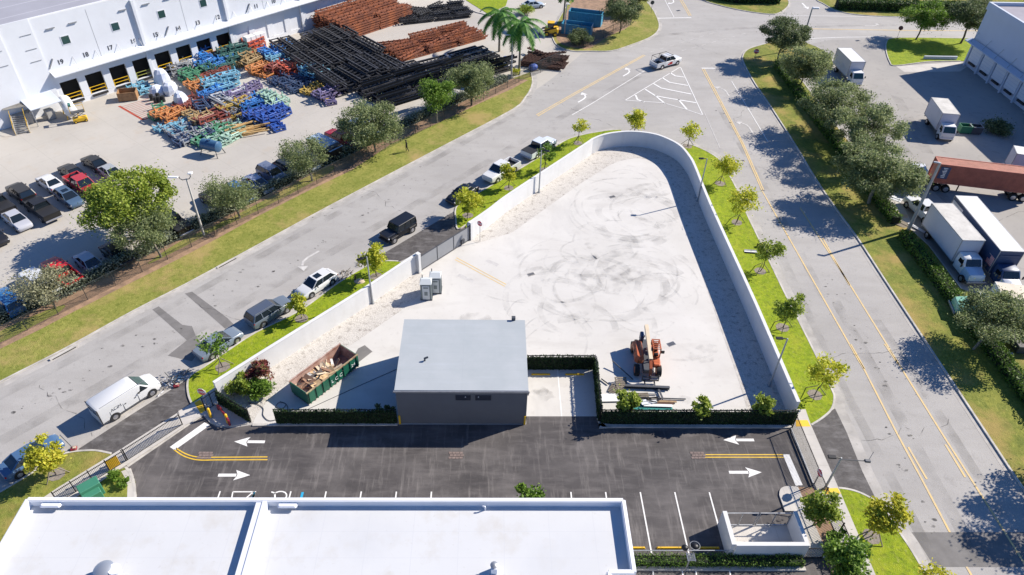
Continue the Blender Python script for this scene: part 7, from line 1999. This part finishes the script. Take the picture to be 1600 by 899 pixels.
b = G(1000, 628); o_ = jm.build('scrap_trim', m_plastic); o_.location = (b[0], b[1], .05)
tag(o_, 'tangle of thin black and dark metal trim in the material pile', 'scrap', kind='stuff')
# wheel stops
def wheel_stop(label, a, b, group):
    A, B = G(*a), G(*b); L = dist(A, B); t = thing('wheel_stop', label, 'wheel stop', (A[0] + B[0]) / 2, (A[1] + B[1]) / 2, ang(A, B), .02, group=group)
    MB().add([(-L / 2, -.09, 0), (L / 2, -.09, 0), (L / 2, .09, 0), (-L / 2, .09, 0), (-L / 2 + .06, -.05, .13), (L / 2 - .06, -.05, .13), (L / 2 - .06, .05, .13), (-L / 2 + .06, .05, .13)],
             [(4, 5, 6, 7), (0, 1, 5, 4), (1, 2, 6, 5), (2, 3, 7, 6), (3, 0, 4, 7)]).build('kerb_block', m_yellow, t)
    for s in (-1, 1): MB().cyl((s * L * .35, 0, .13), (s * L * .35, 0, .14), .025, n=8).build('pin', m_dkgrey, t)
wheel_stop('left yellow wheel stop on the two-car pad', (830, 586), (860, 586), 'wheel stops')
wheel_stop('right yellow wheel stop on the two-car pad', (883, 586), (913, 586), 'wheel stops')
wheel_stop('yellow wheel stop half hidden by the corner of the white roof', (975, 857), (1008, 857), 'wheel stops')
wheel_stop('yellow wheel stop in the stall right of the white building', (1026, 857), (1066, 857), 'wheel stops')
wheel_stop('yellow wheel stop in the shade of the bin enclosure', (1085, 857), (1124, 857), 'wheel stops')
# bins in the right lot
for px, py, c_, lb in ((1521, 208, m_dkgrey, 'dark open-topped bin right of the green one in the right lot'), (1505, 207, mat('bin_green', (.03, .17, .09), .5), 'green bin beside the dirty-roofed box truck')):
    b = G(px, py); t = thing('waste_bin', lb, 'waste bin', b[0], b[1], R_(-8), group='bins in the right lot'); t.scale = (.82, .82, .85)
    for s in (-1, 1):
        MB().box(0, s * .7, .75, 1.9, .06, 1.2).build('side_panel', c_, t); MB().box(s * .95, 0, .75, .06, 1.4, 1.2).build('end_panel', c_, t)
    rm = MB()
    for s in (-1, 1): rm.box(0, s * .72, 1.38, 2.0, .1, .08); rm.box(s * .97, 0, 1.38, .1, 1.5, .08)
    rm.build('rim', m_grey if c_ is m_dkgrey else c_, t); MB().box(0, 0, .2, 1.8, 1.3, .08).build('floor', m_black, t)
    for s in (-1, 1): MB().cyl((s * .7, -.6, .12), (s * .7, .6, .12), .12, n=8).build('castor', m_tyre, t)
# loose things by the hedge gap
m_card = mat('cardboard', (.60, .48, .36), .9, var=.2)
for i, (px, py, L, W, rot, m, lb) in enumerate(((1398, 312, 1.6, .9, -45, m_whpaint, 'pale board dumped above the hedge gap'), (1405, 337, 1.9, .8, -25, m_card, 'cream board dumped in the hedge gap'), (1409, 352, 1.5, 1.3, -40, m_wood_g, 'grey wooden crate at the foot of the concrete pole'),
                                               (1388, 322, .9, .5, 10, m_card, 'small torn board beside the end of the upper hedge'), (1432, 358, 2.2, .4, -55, m_whpaint, 'white strip lying in the truck shadow right of the concrete pole'))):
    b = G(px, py); t = thing('dumped_board', lb, 'board', b[0], b[1], R_(rot), .13); t.rotation_euler = (R_(4), R_(3 * (i % 3)), R_(rot))
    MB().box(0, 0, .04, L, W, .05).box(0, 0, .09, L * .9, .08, .05).build('board', m, t)
b = G(1579, 545); t = thing('utility_slab', 'dark grey slab roof of a low shed at the right edge', 'shed', b[0] + 1.9, b[1] + .2, R_(-5), .1)
MB().box(0, 0, .5, 3.6, 2.3, .9).build('wall', m_dkgrey, t); MB().box(0, 0, 1.0, 3.9, 2.6, .1).build('roof', m_patch, t); MB().box(.6, 1.0, 1.15, 2.0, 1.2, .12).build('roof_hatch', m_navy, t)
b = G(1572, 555); t = thing('rubble', 'small grey stones on the grass left of the low shed', 'stones', b[0], b[1], 0, .12)
for i in range(5): MB().ball((jr.uniform(-.5, .5), jr.uniform(-.3, .3), .1), .18, .14, .12, 7, 5).build('stone', m_conc, t)
# planks on the verge
pile('plank_stack', 'white and grey planks on the grass beside the third tree of the right verge', 'planks', 1173, 394, .12, -6, [('plank', m_white, [(0, 0, .05, 1.5, .2, .05)]), ('plank', m_grey, [(0, .25, .05, 1.4, .2, .05)]), ('plank', m_black, [(-.1, -.22, .05, 1.2, .14, .05)])])
b = G(1176, 389); t = thing('traffic_cone', 'tipped orange cone by the planks on the right verge', 'cone', b[0] + .7, b[1] + .3, R_(30), .16)
MB().cyl((0, 0, .1), (.65, 0, .2), .16, .03, 12).build('cone', mat('cone_orange', (.85, .22, .02), .5), t, True); MB().box(-.03, 0, .14, .05, .38, .38).build('base', m_black, t)
# kerbside clutter
def sign_stand(label, px, py, rot):
    b = G(px, py); t = thing('sign_stand', label, 'sign stand', b[0], b[1], R_(rot), .02, group='red-based stands on the kerb')
    MB().bar((0, 0, .1), (-.55, .35, 1.7), .05, .05).build('mast', m_dkgrey, t)
    MB().bevbox(0, 0, .12, .5, .45, .24, .06).build('base', m_vred, t); MB().box(.1, 0, .26, .25, .2, .05).build('cap', m_card, t)
sign_stand('dark post with red base on the kerb right of the white van', 276, 604, 20)
sign_stand('dark post with red base at the corner of the lower left lawn', 116, 703, 15)
def clutter(name, label, px, py, m, n, sx, sy, seed, ms=None):
    b = G(px, py); jr = random.Random(seed); t = thing(name, label, 'debris', b[0], b[1], DR * 3.1416 / 180, .02)
    for k, mm in enumerate(ms or [m]):
        mb = MB()
        for i in range(n):
            x, y = jr.uniform(-sx, sx), jr.uniform(-sy, sy)
            mb.bar((x, y, .03), (x + jr.uniform(-.5, .5), y + jr.uniform(-.3, .3), jr.uniform(.03, .25)), .05, .03)
        mb.build('branches', mm, t)
clutter('debris_pile', 'blue netting and pale sticks dumped at the kerb right of the white van', 279, 592, m_grey, 26, 1.1, .6, 1, [mat('blue_netting', (.10, .22, .34), .8), m_wood_g])
clutter('debris_pile', 'pale cut branches lying in front of the white van', 262, 602, m_wood_g, 30, 1.2, .5, 2, [m_wood_g, m_whpaint])
clutter('debris_pile', 'dry branches on the verge behind the white crossover', 532, 436, m_wood_g, 34, 1.5, .6, 3, [m_bark, m_wood_g])
clutter('debris_pile', 'pale sticks by the kerb below the yellow-green tree near the gate', 565, 412, m_wood_g, 14, .6, .4, 4)
b = G(555, 438, .12); t = thing('tree_stump', 'small stump with an orange-grey mulch heap left of the street gate', 'stump', b[0], b[1], 0, .12)
MB().cyl((0, 0, 0), (.1, 0, .8), .1, .08, 8).build('stump', m_bark, t); MB().ball((.5, -.2, .0), .6, .45, .18, 10, 6).build('mulch', m_card, t, True)
# kerb inlet openings
for px, py, lb in ((355, 411, 'dark kerb inlet beside the left verge, above the white crossover'), (100, 552, 'dark kerb inlet near the left edge of the diagonal road')):
    b = G(px, py); t = thing('kerb_inlet', lb, 'kerb inlet', b[0], b[1], R_(DR), 0)
    MB().box(0, 0, .08, 2.6, .25, .17).build('inlet_hood', m_kerb, t); MB().box(0, -.13, .06, 2.2, .02, .08).build('opening', m_black, t)
# hose
P = [(3.0, 0), (3.6, -.3), (3.4, -.8), (2.8, -.6), (3.0, -.1), (3.7, -.4), (3.9, -1.2), (3.4, -1.9), (2.6, -2.2), (1.9, -1.6), (1.7, -.8), (1.0, -.3), (.2, -.2)]
b = G(385, 628); hs = MB(); hs.tube([(x, y, .05) for x, y in smooth(P, 5)], .03, 6)
o_ = hs.build('hose', m_dkgrey); o_.location = (b[0], b[1], .02); tag(o_, 'dark garden hose coiled on the pale gravel by the planted corner', 'hose')
cb_ = [G(466, 647), G(560, 604), G(621, 577)]; o_ = MB().tube([(x, y, .04) for x, y in cb_], .025, 6).build('cable', m_dkgrey); tag(o_, 'thin dark cable running from the dumpster to the grey building', 'cable')
# person walking on the verge
b = G(636, 237, .11)
sk_v = [(0, 0, .92), (0, 0, 1.15), (0, .02, 1.40), (0, .04, 1.52), (.0, .05, 1.66),
        (.09, 0, .88), (.11, .10, .50), (.12, .02, .09), (.12, .16, .05), (-.09, 0, .88), (-.11, -.06, .48), (-.12, -.26, .12), (-.12, -.14, .05),
        (.20, .02, 1.40), (.26, -.06, 1.14), (.24, .08, .92), (-.20, .02, 1.40), (-.27, .06, 1.14), (-.22, .22, .98)]
sk_e = [(0, 1), (1, 2), (2, 3), (3, 4), (0, 5), (5, 6), (6, 7), (7, 8), (0, 9), (9, 10), (10, 11), (11, 12), (2, 13), (13, 14), (14, 15), (2, 16), (16, 17), (17, 18)]
rad = [.15, .14, .15, .055, .10, .095, .065, .045, .04, .095, .065, .045, .04, .06, .045, .035, .06, .045, .035]
me = bpy.data.meshes.new('person'); me.from_pydata(sk_v, sk_e, []); ob = bpy.data.objects.new('person_tmp', me); scene.collection.objects.link(ob)
md = ob.modifiers.new('s', 'SKIN')
for i, v in enumerate(me.skin_vertices[0].data): v.radius = (rad[i], rad[i] * .85); v.use_root = (i == 0)
ob.modifiers.new('d', 'SUBSURF').levels = 1
bpy.context.view_layer.update()
m2 = bpy.data.meshes.new_from_object(ob.evaluated_get(bpy.context.evaluated_depsgraph_get()))
bpy.data.objects.remove(ob)
m_cloth = mat('dark_clothing', (.015, .014, .016), .9)
m2.materials.clear(); m2.materials.append(m_cloth)
pp = bpy.data.objects.new('person', m2); scene.collection.objects.link(pp); pp.location = (b[0], b[1], .11); pp.rotation_euler = (0, 0, R_(110))
tag(pp, 'person in dark clothes walking along the grass verge below the broad oak', 'person')
MB().ball((0, .05, 1.70), .10, .115, .10, 10, 8).build('hair', m_black, pp, True)
hd_ = MB().ball((0, .085, 1.655), .07, .08, .10, 10, 8); hd_.build('face', mat('skin', (.35, .20, .13), .6), pp, True)
MB().ball((.24, .10, .88), .035, .03, .06).ball((-.22, .25, .95), .035, .03, .06).build('hands', bpy.data.materials['skin'], pp, True)
# clutter among the entrance scrap
for px, py, m, lb in ((790, 98, mat('blue_tarp', (.03, .10, .40), .6), 'blue tarpaulin bundle between the palms'), (767, 90, m_whpaint, 'white sack bundle left of the palms'), (790, 108, m_whpaint, 'white sack bundle in front of the blue tarpaulin'), (833, 170 - 60, mat('blue_bag', (.03, .08, .35), .6), 'small blue bag at the end of the chain link fence')):
    b = G(px, py); t = thing('bundle', lb, 'bundle', b[0], b[1], .5, .02)
    MB().ball((0, 0, .5), .9, .7, .6, 9, 6).build('sack', m, t); MB().box(0, 0, .05, 1.4, 1.2, .1).build('pallet', m_wood_g, t)
